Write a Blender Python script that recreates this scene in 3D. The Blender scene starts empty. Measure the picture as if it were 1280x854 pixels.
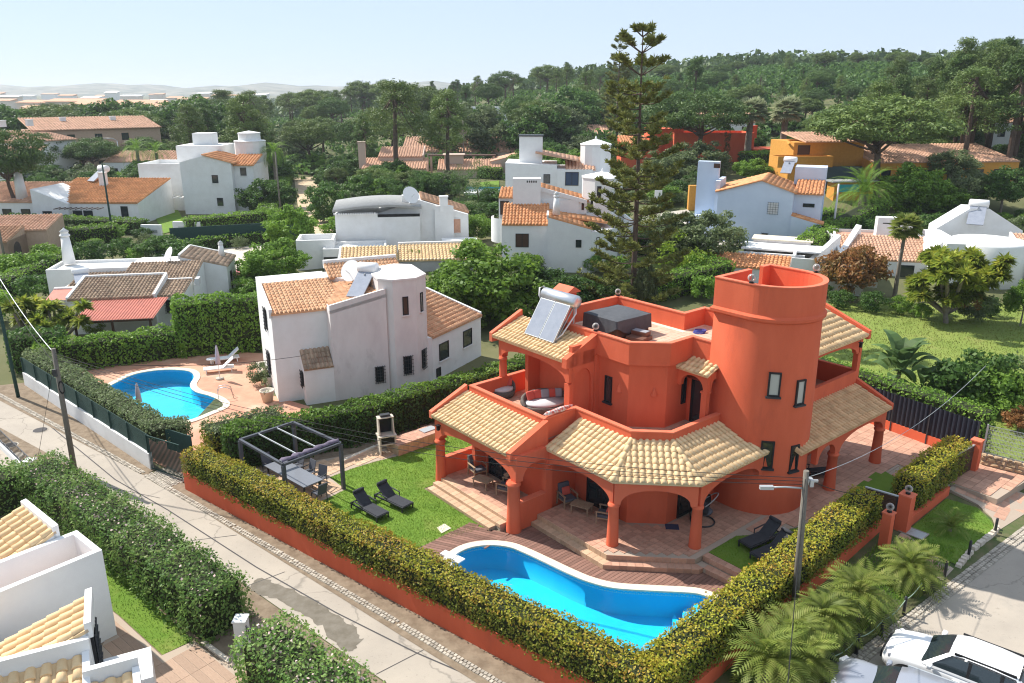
import bpy, bmesh, math, random
import numpy as np
from mathutils import Vector, Matrix
from math import radians as R, sin, cos, pi, sqrt, atan2, hypot
random.seed(7)
S = bpy.context.scene
COL = S.collection
# ---------------------------------------------------------------- camera
FOC = 995.0; TH = math.atan(315/995.0); CH = 18.0
cam = bpy.data.cameras.new('camera'); camo = bpy.data.objects.new('camera', cam); COL.objects.link(camo)
camo.location = (0, 0, CH); camo.rotation_euler = (pi/2-TH, 0, 0)
cam.sensor_width = 36; cam.lens = 36*FOC/1280; cam.clip_end = 12000; cam.clip_start = 0.5
S.camera = camo
S.render.resolution_x = 1024; S.render.resolution_y = 683
# ---------------------------------------------------------------- world, sun, exposure
SUN = Vector((-0.80, 0.525, 1.0)).normalized()
W = bpy.data.worlds.new('World'); S.world = W; W.use_nodes = True
nt = W.node_tree; nt.nodes.clear()
sky = nt.nodes.new('ShaderNodeTexSky'); sky.sky_type = 'NISHITA'; sky.sun_disc = False
sky.sun_elevation = math.asin(SUN.z); sky.sun_rotation = math.atan2(SUN.x, SUN.y)
sky.altitude = 800; sky.air_density = 0.8; sky.dust_density = 0.6; sky.ozone_density = 2.5
bg = nt.nodes.new('ShaderNodeBackground'); bg.inputs[1].default_value = 0.13
wo = nt.nodes.new('ShaderNodeOutputWorld')
hm_ = nt.nodes.new('ShaderNodeMixRGB'); hm_.inputs[0].default_value = 0.88; hm_.inputs[2].default_value = (2.6, 3.1, 3.75, 1)   # thin even haze over the whole sky
nt.links.new(sky.outputs[0], hm_.inputs[1]); nt.links.new(hm_.outputs[0], bg.inputs[0]); nt.links.new(bg.outputs[0], wo.inputs[0])
sl = bpy.data.lights.new('sun', 'SUN'); sl.energy = 3.8; sl.angle = R(0.53); sl.color = (1, 0.955, 0.88)
so = bpy.data.objects.new('sun', sl); COL.objects.link(so); so.location = (-30, 20, 60)
so.rotation_euler = SUN.to_track_quat('Z', 'Y').to_euler()
S.view_settings.view_transform = 'Standard'; S.view_settings.look = 'None'
S.view_settings.exposure = 0.95; S.view_settings.gamma = 1.0; S.view_settings.use_curve_mapping = False
S.cycles.max_bounces = 6; S.cycles.diffuse_bounces = 4; S.cycles.glossy_bounces = 2; S.cycles.transparent_max_bounces = 12
S.cycles.transmission_bounces = 4; S.cycles.volume_bounces = 0; S.cycles.use_denoising = True
S.cycles.filter_width = 1.15; S.cycles.caustics_reflective = False; S.cycles.caustics_refractive = False
# ---------------------------------------------------------------- photograph pixel -> place on the ground
_s, _c = sin(TH), cos(TH)
def sstep(a, b, x):
    t = min(1, max(0, (x-a)/(b-a))); return t*t*(3-2*t)
def terr(x, y):
    z = 1.6*sstep(66, 84, y)*sstep(-34, -8, x)
    z += 3.6*sstep(92, 118, y)*sstep(8, 40, x)
    z += 5.0*sstep(120, 220, y)*sstep(-60, 40, x)
    z += 9.0*sstep(190, 330, y)*sstep(-150, -20, x)
    z += 5.0*sstep(60, 130, x)*sstep(70, 130, y)
    z += 4.0*sstep(260, 520, y)*sstep(-60, 160, x)
    z -= 6.0*sstep(200, 420, y)*sstep(-120, -260, x)
    return z
def G(px, py, z=0.0):
    u = (px-640)/FOC; v = -(py-427)/FOC
    t = (CH-z)/(_s-v*_c)
    return Vector((u*t, (_c+v*_s)*t, z))
def GT(px, py):                                   # on the terrain
    z = 0.0
    for _ in range(25):
        p = G(px, py, z); z = 0.5*z+0.5*terr(p.x, p.y)
    return G(px, py, z)
def ZH(px, py, Y):                                # height of a pixel at depth Y
    u = (px-640)/FOC; v = -(py-427)/FOC
    t = Y/(_c+v*_s); return CH+t*(-_s+v*_c)
def AT(px, Y, z=None):                            # ground point in a pixel column at depth Y
    zz = 0
    for _ in range(8):
        d = Y*_c-(zz-CH)*_s; x = (px-640)/FOC*d; zz = terr(x, Y)
    return Vector((x, Y, zz if z is None else z))
# ---------------------------------------------------------------- things and tags
def tag(o, label=None, cat=None, group=None, kind=None):
    if label: o['label'] = label
    if cat: o['category'] = cat
    if group: o['group'] = group
    if kind: o['kind'] = kind
    return o
def thing(name, label, cat, loc=(0, 0, 0), rz=0, group=None):
    o = bpy.data.objects.new(name, None); COL.objects.link(o)
    o.location = loc; o.rotation_euler = (0, 0, rz); o.empty_display_size = 0.3
    return tag(o, label, cat, group)
def inst(src, name=None, parent=None, M=None):
    o = src.copy(); COL.objects.link(o)
    if name: o.name = name
    o.parent = parent
    if M is not None: o.matrix_local = M
    return o
def copy_thing(root, loc, rz=0, sc=1.0, label=None, group=None):
    r = root.copy(); COL.objects.link(r); r.location = loc; r.rotation_euler = (0, 0, rz)
    r.scale = (sc, sc, sc) if not hasattr(sc, '__len__') else sc
    if label: r['label'] = label
    if group: r['group'] = group
    for ch in list(root.children):
        c = ch.copy(); COL.objects.link(c); c.parent = r
        for g in list(ch.children):
            d = g.copy(); COL.objects.link(d); d.parent = c
    return r
def objm(name, me, parent=None, mats=()):
    for m in mats: me.materials.append(m)
    o = bpy.data.objects.new(name, me); COL.objects.link(o)
    if parent: o.parent = parent
    return o
class MB:
    def __init__(s): s.v = []; s.f = []; s.m = []; s.sm = []
    def add(s, vs, fs, m=0, sm=False):
        n = len(s.v); s.v += [tuple(p) for p in vs]
        for f in fs: s.f.append(tuple(n+i for i in f)); s.m.append(m); s.sm.append(sm)
        return s
    def box(s, x0, y0, z0, x1, y1, z1, m=0):
        if x0 > x1: x0, x1 = x1, x0
        if y0 > y1: y0, y1 = y1, y0
        if z0 > z1: z0, z1 = z1, z0
        vs = [(x0,y0,z0),(x1,y0,z0),(x1,y1,z0),(x0,y1,z0),(x0,y0,z1),(x1,y0,z1),(x1,y1,z1),(x0,y1,z1)]
        return s.add(vs, [(0,3,2,1),(4,5,6,7),(0,1,5,4),(1,2,6,5),(2,3,7,6),(3,0,4,7)], m)
    def obox(s, c, d, rz=0, m=0, M=None):
        hx, hy, hz = d[0]/2, d[1]/2, d[2]/2
        vs = [Vector(p) for p in [(-hx,-hy,-hz),(hx,-hy,-hz),(hx,hy,-hz),(-hx,hy,-hz),(-hx,-hy,hz),(hx,-hy,hz),(hx,hy,hz),(-hx,hy,hz)]]
        Q = M if M is not None else Matrix.Rotation(rz, 3, 'Z')
        vs = [Q @ p+Vector(c) for p in vs]
        return s.add(vs, [(0,3,2,1),(4,5,6,7),(0,1,5,4),(1,2,6,5),(2,3,7,6),(3,0,4,7)], m)
    def bar(s, a, b, w, h, m=0):
        a = Vector(a); b = Vector(b); d = b-a; L = d.length
        x = d.normalized(); up = Vector((0,0,1)) if abs(x.z) < 0.99 else Vector((0,1,0))
        y = up.cross(x).normalized(); z = x.cross(y)
        Q = Matrix((x, y, z)).transposed()
        return s.obox((a+b)/2, (L, w, h), 0, m, Q)
    def prism(s, poly, z0, z1, m=0, mtop=None, bottom=True):
        n = len(poly); A = sum(poly[i][0]*poly[(i+1)%n][1]-poly[(i+1)%n][0]*poly[i][1] for i in range(n))
        if A < 0: poly = poly[::-1]
        f0 = z0 if callable(z0) else (lambda x, y: z0)
        f1 = z1 if callable(z1) else (lambda x, y: z1)
        vs = [(p[0], p[1], f0(p[0], p[1])) for p in poly]+[(p[0], p[1], f1(p[0], p[1])) for p in poly]
        fs = [(i, (i+1)%n, n+(i+1)%n, n+i) for i in range(n)]
        s.add(vs, fs, m); k = len(s.v)-2*n
        s.f.append(tuple(k+n+i for i in range(n))); s.m.append(m if mtop is None else mtop); s.sm.append(False)
        if bottom: s.f.append(tuple(k+n-1-i for i in range(n))); s.m.append(m); s.sm.append(False)
        return s
    def ring(s, outer, inner, z0, z1, m=0):      # wall loop between two polygons of equal length
        n = len(outer); k = len(s.v)
        for P in (outer, inner):
            for z in (z0, z1): s.v += [(p[0], p[1], z) for p in P]
        o0, o1, i0, i1 = k, k+n, k+2*n, k+3*n
        for i in range(n):
            j = (i+1) % n
            for f in [(o0+i,o0+j,o1+j,o1+i),(i0+j,i0+i,i1+i,i1+j),(o1+i,o1+j,i1+j,i1+i),(o0+j,o0+i,i0+i,i0+j)]:
                s.f.append(f); s.m.append(m); s.sm.append(False)
        return s
    def wallpath(s, pts, w, z0, z1, m=0, closed=False):  # thick wall along a path, path = outer side, thickness to the left
        n = len(pts); inner = []
        P = [Vector((p[0], p[1])) for p in pts]
        for i in range(n):
            a = P[i-1] if (i > 0 or closed) else None; b = P[(i+1)%n] if (i < n-1 or closed) else None
            d1 = (P[i]-a).normalized() if a is not None else None; d2 = (b-P[i]).normalized() if b is not None else None
            d1 = d1 if d1 is not None else d2; d2 = d2 if d2 is not None else d1
            n1 = Vector((-d1.y, d1.x)); n2 = Vector((-d2.y, d2.x)); q = (n1+n2); q = q/max(0.3, q.dot(n1)) if q.length > 1e-6 else n1
            inner.append(P[i]+q*w)
        f0 = z0 if callable(z0) else (lambda x, y: z0)
        f1 = z1 if callable(z1) else (lambda x, y: z1)
        k = len(s.v)
        for A, ff in ((P, f0), (P, f1), (inner, f0), (inner, f1)):
            src = P
            for i, p in enumerate(A): s.v.append((p.x, p.y, ff(src[i].x, src[i].y)))
        for i in range(n if closed else n-1):
            j = (i+1) % n; o0, o1, i0, i1 = k, k+n, k+2*n, k+3*n
            for f in [(o0+i,o0+j,o1+j,o1+i),(i0+j,i0+i,i1+i,i1+j),(o1+i,o1+j,i1+j,i1+i),(o0+j,o0+i,i0+i,i0+j)]:
                s.f.append(f); s.m.append(m); s.sm.append(False)
        if not closed:
            for i in (0, n-1):
                f = (k+i, k+n+i, k+3*n+i, k+2*n+i); s.f.append(f if i == 0 else f[::-1]); s.m.append(m); s.sm.append(False)
        return s
    def tube(s, pts, r, n=8, m=0, cap=True):
        pts = [Vector(p) for p in pts]; k = len(s.v); N = len(pts)
        rr = r if hasattr(r, '__len__') else [r]*N
        for i, p in enumerate(pts):
            d = (pts[min(i+1, N-1)]-pts[max(i-1, 0)]).normalized()
            up = Vector((0,0,1)) if abs(d.z) < 0.9 else Vector((1,0,0))
            x = up.cross(d).normalized(); y = d.cross(x)
            for j in range(n):
                a = 2*pi*j/n; s.v.append(tuple(p+(x*cos(a)+y*sin(a))*rr[i]))
        for i in range(N-1):
            for j in range(n):
                a = k+i*n+j; b = k+i*n+(j+1)%n
                s.f.append((a, b, b+n, a+n)); s.m.append(m); s.sm.append(True)
        if cap:
            s.f.append(tuple(k+n-1-j for j in range(n))); s.m.append(m); s.sm.append(False)
            s.f.append(tuple(k+(N-1)*n+j for j in range(n))); s.m.append(m); s.sm.append(False)
        return s
    def lathe(s, prof, c=(0,0,0), n=16, m=0, sm=True, a0=0, a1=2*pi):
        k = len(s.v); N = len(prof); full = abs(a1-a0-2*pi) < 1e-6; cols = n if full else n+1
        for r, z in prof:
            for j in range(cols):
                a = a0+(a1-a0)*j/n; s.v.append((c[0]+r*cos(a), c[1]+r*sin(a), c[2]+z))
        for i in range(N-1):
            for j in range(n):
                a = k+i*cols+j; b = k+i*cols+(j+1)%cols
                s.f.append((a, b, b+cols, a+cols)); s.m.append(m); s.sm.append(sm)
        if full:
            if prof[0][0] > 1e-4: s.f.append(tuple(k+n-1-j for j in range(n))); s.m.append(m); s.sm.append(False)
            if prof[-1][0] > 1e-4: s.f.append(tuple(k+(N-1)*n+j for j in range(n))); s.m.append(m); s.sm.append(False)
        return s
    def sphere(s, c, r, m=0, n=12, sc=(1,1,1)):
        k = len(s.v); rows = n//2
        for i in range(rows+1):
            t = pi*i/rows
            for j in range(n):
                a = 2*pi*j/n; s.v.append((c[0]+r*sc[0]*sin(t)*cos(a), c[1]+r*sc[1]*sin(t)*sin(a), c[2]-r*sc[2]*cos(t)))
        for i in range(rows):
            for j in range(n):
                a = k+i*n+j; b = k+i*n+(j+1)%n
                s.f.append((a, b, b+n, a+n)); s.m.append(m); s.sm.append(True)
        return s
    def arch(s, a, b, zs, za, zt, th, m=0, n=18, e=2.0, cols=0.0):
        # spandrel panel between points a and b (2D): arch springs at zs, apex za, flat top zt; thickness th to the left of a->b
        a = Vector(a); b = Vector(b); d = (b-a); L = d.length; d = d/L; nn = Vector((-d.y, d.x))
        k = len(s.v); T = []
        xs = [0.0]+[cols+(L-2*cols)*(0.5-0.5*cos(pi*i/n)) for i in range(n+1)]+[L]
        zz = [zs]+[zs+(za-zs)*max(0, 1-abs(2*i_/1.0-1)**e)**(1/e) for i_ in [(x-cols)/(L-2*cols) for x in xs[1:-1]]]+[zs]
        for off in (0, th):
            for x, z in zip(xs, zz):
                p = a+d*x+nn*off; s.v.append((p.x, p.y, z)); s.v.append((p.x, p.y, zt))
        N = len(xs); h = 2*N
        for i in range(N-1):
            q = k+2*i
            for f in [(q, q+2, q+3, q+1), (q+h+2, q+h, q+h+1, q+h+3), (q+2, q, q+h, q+h+2), (q+1, q+3, q+h+3, q+h+1)]:
                s.f.append(f); s.m.append(m); s.sm.append(False)
        for q in (k, k+2*(N-1)):
            f = (q, q+1, q+h+1, q+h); s.f.append(f if q == k else f[::-1]); s.m.append(m); s.sm.append(False)
        return s
    def xf(s, M, start=0):
        for i in range(start, len(s.v)): s.v[i] = tuple(M @ Vector(s.v[i]))
        return s
    def mesh(s, name, mats, smooth=None):
        me = bpy.data.meshes.new(name); me.from_pydata(s.v, [], s.f)
        for mt in mats: me.materials.append(mt)
        if len(mats) > 1: me.polygons.foreach_set('material_index', s.m)
        me.polygons.foreach_set('use_smooth', [bool(q) if smooth is None else smooth for q in s.sm])
        me.update(); return me
    def build(s, name, mats, parent=None, smooth=None, **kw):
        if not isinstance(mats, (list, tuple)): mats = [mats]
        o = objm(name, s.mesh(name, mats, smooth), parent)
        if kw: tag(o, **kw)
        return o
def quads_mesh(name, V, mats, per=4, midx=None, smooth=False):
    V = np.asarray(V, np.float32).reshape(-1, 3); nq = len(V)//per
    me = bpy.data.meshes.new(name); me.vertices.add(len(V)); me.vertices.foreach_set('co', V.ravel())
    me.loops.add(nq*per); me.loops.foreach_set('vertex_index', np.arange(nq*per, dtype=np.int32))
    me.polygons.add(nq); me.polygons.foreach_set('loop_start', np.arange(0, nq*per, per, dtype=np.int32))
    for m in mats: me.materials.append(m)
    if midx is not None: me.polygons.foreach_set('material_index', np.asarray(midx, np.int32))
    me.update(); return me
def bev(o, w=0.02, seg=2):
    m = o.modifiers.new('bevel', 'BEVEL'); m.width = w; m.segments = seg; m.limit_method = 'ANGLE'; m.angle_limit = R(40)
    return o
# ---------------------------------------------------------------- materials
def mat(name, col, col2=None, rough=0.8, scale=3.0, detail=4, bump=0.0, bscale=40, metal=0.0, spec=0.3, coord='Object', island=None, stretch=None, dirt=None, sheen=0):
    m = bpy.data.materials.new(name); m.use_nodes = True; t = m.node_tree; N = t.nodes; L = t.links
    b = N['Principled BSDF']; b.inputs['Roughness'].default_value = rough; b.inputs['Metallic'].default_value = metal
    b.inputs['Specular IOR Level'].default_value = spec
    tc = N.new('ShaderNodeTexCoord'); src = tc.outputs[coord] if coord != 'Geo' else N.new('ShaderNodeNewGeometry').outputs['Position']
    if stretch:
        mp = N.new('ShaderNodeMapping'); mp.inputs['Scale'].default_value = stretch; L.new(src, mp.inputs[0]); src = mp.outputs[0]
    out = None
    if col2:
        n = N.new('ShaderNodeTexNoise'); n.inputs['Scale'].default_value = scale; n.inputs['Detail'].default_value = detail; n.inputs['Roughness'].default_value = 0.62
        L.new(src, n.inputs['Vector'])
        r = N.new('ShaderNodeValToRGB'); r.color_ramp.elements[0].position = 0.36; r.color_ramp.elements[1].position = 0.66
        r.color_ramp.elements[0].color = (*col, 1); r.color_ramp.elements[1].color = (*col2, 1); L.new(n.outputs[0], r.inputs[0]); out = r.outputs[0]
    if dirt:
        n2 = N.new('ShaderNodeTexNoise'); n2.inputs['Scale'].default_value = dirt[1]; n2.inputs['Detail'].default_value = 6; n2.inputs['Roughness'].default_value = 0.7; L.new(src, n2.inputs['Vector'])
        r2 = N.new('ShaderNodeValToRGB'); r2.color_ramp.elements[0].position = dirt[2]; r2.color_ramp.elements[1].position = min(1, dirt[2]+0.22)
        r2.color_ramp.elements[0].color = (0,0,0,1); r2.color_ramp.elements[1].color = (1,1,1,1); L.new(n2.outputs[0], r2.inputs[0])
        mx = N.new('ShaderNodeMixRGB'); mx.inputs[2].default_value = (*dirt[0], 1); L.new(r2.outputs[0], mx.inputs[0])
        if out: L.new(out, mx.inputs[1])
        else: mx.inputs[1].default_value = (*col, 1)
        out = mx.outputs[0]
    if island:                                     # every loose piece / object its own tone
        g = N.new('ShaderNodeNewGeometry'); oi = N.new('ShaderNodeObjectInfo')
        ad = N.new('ShaderNodeMath'); ad.operation = 'ADD'; L.new(g.outputs['Random Per Island'], ad.inputs[0]); L.new(oi.outputs['Random'], ad.inputs[1])
        fr = N.new('ShaderNodeMath'); fr.operation = 'FRACT'; L.new(ad.outputs[0], fr.inputs[0])
        hs = N.new('ShaderNodeHueSaturation')
        mr = N.new('ShaderNodeMapRange'); mr.inputs[3].default_value = 1-island; mr.inputs[4].default_value = 1+island; L.new(fr.outputs[0], mr.inputs[0]); L.new(mr.outputs[0], hs.inputs['Value'])
        if out: L.new(out, hs.inputs['Color'])
        else: hs.inputs['Color'].default_value = (*col, 1)
        out = hs.outputs[0]
    if out: L.new(out, b.inputs['Base Color'])
    else: b.inputs['Base Color'].default_value = (*col, 1)
    if bump:
        nb = N.new('ShaderNodeTexNoise'); nb.inputs['Scale'].default_value = bscale; nb.inputs['Detail'].default_value = 3; L.new(src, nb.inputs['Vector'])
        bp = N.new('ShaderNodeBump'); bp.inputs['Strength'].default_value = bump; bp.inputs['Distance'].default_value = 0.02
        L.new(nb.outputs[0], bp.inputs['Height']); L.new(bp.outputs[0], b.inputs['Normal'])
    return m
def leafmat(name, cols, trans=0.42, rough=0.55, nscale=0.5, patch=None):
    # every leaf takes its own tone from the ramp; a broad noise shifts whole sprays towards one end
    m = bpy.data.materials.new(name); m.use_nodes = True; t = m.node_tree; N = t.nodes; L = t.links
    b = N['Principled BSDF']; b.inputs['Roughness'].default_value = rough; b.inputs['Specular IOR Level'].default_value = 0.25
    g = N.new('ShaderNodeNewGeometry'); oi = N.new('ShaderNodeObjectInfo')
    n = N.new('ShaderNodeTexNoise'); n.inputs['Scale'].default_value = nscale; n.inputs['Detail'].default_value = 3; L.new(g.outputs['Position'], n.inputs['Vector'])
    a = N.new('ShaderNodeMath'); a.operation = 'MULTIPLY_ADD'; a.inputs[1].default_value = 0.55; a.inputs[2].default_value = 0.0
    L.new(g.outputs['Random Per Island'], a.inputs[0])
    mr = N.new('ShaderNodeMapRange'); mr.inputs[1].default_value = 0.3; mr.inputs[2].default_value = 0.7; mr.inputs[3].default_value = 0; mr.inputs[4].default_value = 0.45
    L.new(n.outputs[0], mr.inputs[0])
    s = N.new('ShaderNodeMath'); s.operation = 'ADD'; L.new(a.outputs[0], s.inputs[0]); L.new(mr.outputs[0], s.inputs[1])
    r = N.new('ShaderNodeValToRGB'); L.new(s.outputs[0], r.inputs[0])
    while len(r.color_ramp.elements) < len(cols): r.color_ramp.elements.new(0.5)
    for i, c in enumerate(cols):
        r.color_ramp.elements[i].position = i/max(1, len(cols)-1); r.color_ramp.elements[i].color = (*c, 1)
    hs = N.new('ShaderNodeHueSaturation'); m2 = N.new('ShaderNodeMapRange'); m2.inputs[3].default_value = 0.8; m2.inputs[4].default_value = 1.2
    L.new(oi.outputs['Random'], m2.inputs[0]); L.new(m2.outputs[0], hs.inputs['Value']); L.new(r.outputs[0], hs.inputs['Color'])
    L.new(hs.outputs[0], b.inputs['Base Color'])
    tr = N.new('ShaderNodeBsdfTranslucent'); L.new(hs.outputs[0], tr.inputs[0])
    mx = N.new('ShaderNodeMixShader'); mx.inputs[0].default_value = trans; L.new(b.outputs[0], mx.inputs[1]); L.new(tr.outputs[0], mx.inputs[2])
    L.new(mx.outputs[0], N['Material Output'].inputs[0])
    return m
def glassmat(name, col=(0.02, 0.03, 0.035), rough=0.05):
    m = mat(name, col, rough=rough, spec=0.9); return m
M = {}
M['red'] = mat('red_render', (0.68, 0.138, 0.064), (0.62, 0.118, 0.053), rough=0.85, scale=1.3, bump=0.3, bscale=40, dirt=((0.50, 0.10, 0.05), 0.9, 0.57), stretch=(1, 1, 0.3))
M['redcope'] = mat('red_coping_paint', (0.70, 0.18, 0.098), (0.64, 0.15, 0.078), rough=0.8, scale=2, bump=0.2)
M['white'] = mat('white_render', (0.78, 0.775, 0.76), (0.72, 0.71, 0.69), rough=0.85, scale=0.9, bump=0.2, bscale=50, dirt=((0.60, 0.58, 0.55), 0.6, 0.62))
M['white_clean'] = mat('white_paint', (0.80, 0.795, 0.78), (0.76, 0.75, 0.74), rough=0.7, scale=1.5)
M['white_old'] = mat('weathered_white_render', (0.72, 0.68, 0.65), (0.62, 0.57, 0.55), rough=0.9, scale=0.8, bump=0.3, dirt=((0.42, 0.38, 0.36), 0.55, 0.58), stretch=(1, 1, 0.45))
M['bluewhite'] = mat('pale_blue_render', (0.58, 0.66, 0.78), (0.54, 0.62, 0.74), rough=0.85, scale=0.8)
M['tile'] = mat('straw_roof_tile', (0.78, 0.56, 0.32), (0.68, 0.465, 0.245), rough=0.8, scale=2.2, island=0.10, bump=0.2, dirt=((0.50, 0.35, 0.19), 1.1, 0.64))
M['tileor'] = mat('orange_roof_tile', (0.66, 0.32, 0.15), (0.55, 0.24, 0.105), rough=0.85, scale=1.5, island=0.2)
M['tilefade'] = mat('faded_terracotta_tile', (0.52, 0.31, 0.19), (0.40, 0.22, 0.13), rough=0.9, scale=1.2, island=0.2, dirt=((0.25, 0.17, 0.12), 1.0, 0.6))
M['tilebr'] = mat('brown_lichen_roof_tile', (0.44, 0.32, 0.22), (0.34, 0.235, 0.165), rough=0.95, scale=1.4, island=0.22, dirt=((0.16, 0.13, 0.10), 1.2, 0.55))
M['tilesalm'] = mat('salmon_roof_tile', (0.66, 0.40, 0.27), (0.55, 0.32, 0.21), rough=0.9, scale=0.6, island=0.15)
M['terracotta'] = mat('terracotta_paving', (0.54, 0.31, 0.215), (0.45, 0.25, 0.175), rough=0.75, scale=5, island=0.14, dirt=((0.37, 0.22, 0.16), 1.1, 0.6))
M['grout'] = mat('mortar_joint', (0.40, 0.32, 0.25), rough=0.95)
M['stepstone'] = mat('sandy_step_tile', (0.58, 0.40, 0.26), (0.48, 0.32, 0.21), rough=0.75, scale=5, island=0.12)
M['cream'] = mat('cream_coping_stone', (0.74, 0.66, 0.52), (0.66, 0.57, 0.44), rough=0.75, scale=6)
M['deck'] = mat('weathered_deck_board', (0.25, 0.135, 0.10), (0.17, 0.09, 0.068), rough=0.7, scale=3, island=0.22, stretch=(1, 1, 1))
M['dark'] = mat('anthracite_metal', (0.035, 0.037, 0.042), rough=0.5, spec=0.4)
M['darkfab'] = mat('charcoal_fabric', (0.045, 0.047, 0.055), (0.035, 0.036, 0.042), rough=0.9, scale=8)
M['glass'] = glassmat('dark_window_glass')
M['frame'] = mat('dark_window_frame', (0.02, 0.02, 0.022), rough=0.5)
M['blind'] = mat('pale_blind_behind_glass', (0.42, 0.42, 0.38), rough=0.25, spec=0.7)
M['asphalt'] = mat('worn_concrete_road', (0.42, 0.365, 0.30), (0.35, 0.305, 0.255), rough=0.9, scale=0.35, detail=8, bump=0.2, bscale=25, dirt=((0.27, 0.245, 0.215), 0.18, 0.60))
def cracks(m, col, scale, w):
    t = m.node_tree; N = t.nodes; L = t.links; b = N['Principled BSDF']; src = b.inputs['Base Color'].links[0].from_socket
    g = N.new('ShaderNodeNewGeometry'); n = N.new('ShaderNodeTexNoise'); n.inputs['Scale'].default_value = 0.9; n.inputs['Detail'].default_value = 6; L.new(g.outputs['Position'], n.inputs['Vector'])
    ad = N.new('ShaderNodeVectorMath'); ad.operation = 'MULTIPLY_ADD'; ad.inputs[1].default_value = (1.6,1.6,0); L.new(n.outputs['Color'], ad.inputs[0]); L.new(g.outputs['Position'], ad.inputs[2])
    v = N.new('ShaderNodeTexVoronoi'); v.feature = 'DISTANCE_TO_EDGE'; v.inputs['Scale'].default_value = scale; L.new(ad.outputs[0], v.inputs['Vector'])
    r = N.new('ShaderNodeMapRange'); r.inputs[1].default_value = 0; r.inputs[2].default_value = w; r.inputs[3].default_value = 0.55; r.inputs[4].default_value = 0; L.new(v.outputs['Distance'], r.inputs[0])
    n2 = N.new('ShaderNodeTexNoise'); n2.inputs['Scale'].default_value = 9; n2.inputs['Detail'].default_value = 5; L.new(g.outputs['Position'], n2.inputs['Vector'])
    r2 = N.new('ShaderNodeMapRange'); r2.inputs[1].default_value = 0.62; r2.inputs[2].default_value = 0.8; r2.inputs[4].default_value = 0.45; L.new(n2.outputs[0], r2.inputs[0])
    mxx = N.new('ShaderNodeMath'); mxx.operation = 'MAXIMUM'; L.new(r.outputs[0], mxx.inputs[0]); L.new(r2.outputs[0], mxx.inputs[1])
    mx = N.new('ShaderNodeMixRGB'); mx.inputs[2].default_value = (*col,1); L.new(mxx.outputs[0], mx.inputs[0]); L.new(src, mx.inputs[1]); L.new(mx.outputs[0], b.inputs['Base Color'])
cracks(M['asphalt'], (0.15,0.135,0.115), 0.22, 0.010)
M['kerbst'] = mat('limestone_cobble', (0.46, 0.41, 0.34), (0.33, 0.29, 0.24), rough=0.9, scale=4, island=0.22)
M['dirt'] = mat('dusty_soil', (0.26, 0.20, 0.14), (0.17, 0.125, 0.085), rough=1, scale=2.5, detail=7, bump=0.4)
M['sand'] = mat('pale_sandy_soil', (0.56, 0.43, 0.29), (0.46, 0.34, 0.22), rough=1, scale=0.7, detail=7)
M['trunk'] = mat('pine_bark', (0.14, 0.095, 0.07), (0.085, 0.06, 0.048), rough=1, scale=4, bump=0.5, bscale=15)
M['trunkg'] = mat('grey_bark', (0.24, 0.205, 0.17), (0.16, 0.135, 0.11), rough=1, scale=4, bump=0.5, bscale=15)
M['pole'] = mat('weathered_pole_wood', (0.20, 0.18, 0.15), (0.13, 0.115, 0.095), rough=0.95, scale=6, stretch=(8, 8, 0.6))
M['steel'] = mat('brushed_steel', (0.62, 0.63, 0.65), rough=0.35, metal=0.85, spec=0.5)
M['galv'] = mat('galvanised_metal', (0.48, 0.50, 0.51), rough=0.5, metal=0.5)
M['panel'] = mat('solar_collector_glass', (0.30, 0.32, 0.37), (0.26, 0.28, 0.33), rough=0.18, spec=0.8, scale=3)
M['wicker'] = mat('grey_brown_wicker', (0.17, 0.145, 0.125), (0.11, 0.095, 0.083), rough=0.9, scale=14, bump=0.5, bscale=60)
M['cushw'] = mat('off_white_cushion', (0.62, 0.60, 0.60), rough=0.9)
M['cushg'] = mat('grey_cushion', (0.30, 0.30, 0.32), rough=0.95)
M['cushd'] = mat('slate_cushion', (0.10, 0.105, 0.125), rough=0.95)
M['cushr'] = mat('coral_cushion', (0.60, 0.105, 0.075), rough=0.95)
M['teak'] = mat('teak_wood', (0.40, 0.29, 0.19), (0.32, 0.22, 0.14), rough=0.7, scale=6)
M['brownwood'] = mat('brown_gate_board', (0.095, 0.05, 0.032), (0.065, 0.035, 0.024), rough=0.7, scale=4, stretch=(1, 1, 12))
M['black'] = mat('black_plastic', (0.012, 0.012, 0.013), rough=0.6)
M['greenfence'] = mat('dark_green_fence', (0.022, 0.062, 0.052), (0.017, 0.05, 0.042), rough=0.7, scale=5)
M['core'] = mat('hedge_inner_twigs', (0.030, 0.038, 0.014), rough=1)
M['lawn'] = mat('lawn_soil', (0.11, 0.20, 0.022), (0.15, 0.24, 0.03), rough=1, scale=0.8, detail=6, bump=0.6, bscale=60, dirt=((0.22, 0.24, 0.06), 0.45, 0.55))
M['lawndry'] = mat('dry_lawn', (0.21, 0.255, 0.055), (0.15, 0.21, 0.036), rough=1, scale=0.35, detail=7, bump=0.6, bscale=40, dirt=((0.26, 0.24, 0.08), 0.22, 0.58))
M['bbqst'] = mat('pale_cast_stone', (0.60, 0.53, 0.44), (0.52, 0.45, 0.37), rough=0.9, scale=5)
def poolwall(name, c, c2):
    return mat(name, c, c2, rough=0.6, scale=1.2)
M['poolblue'] = poolwall('blue_pool_liner', (0.008, 0.56, 0.90), (0.010, 0.60, 0.92))
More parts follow.
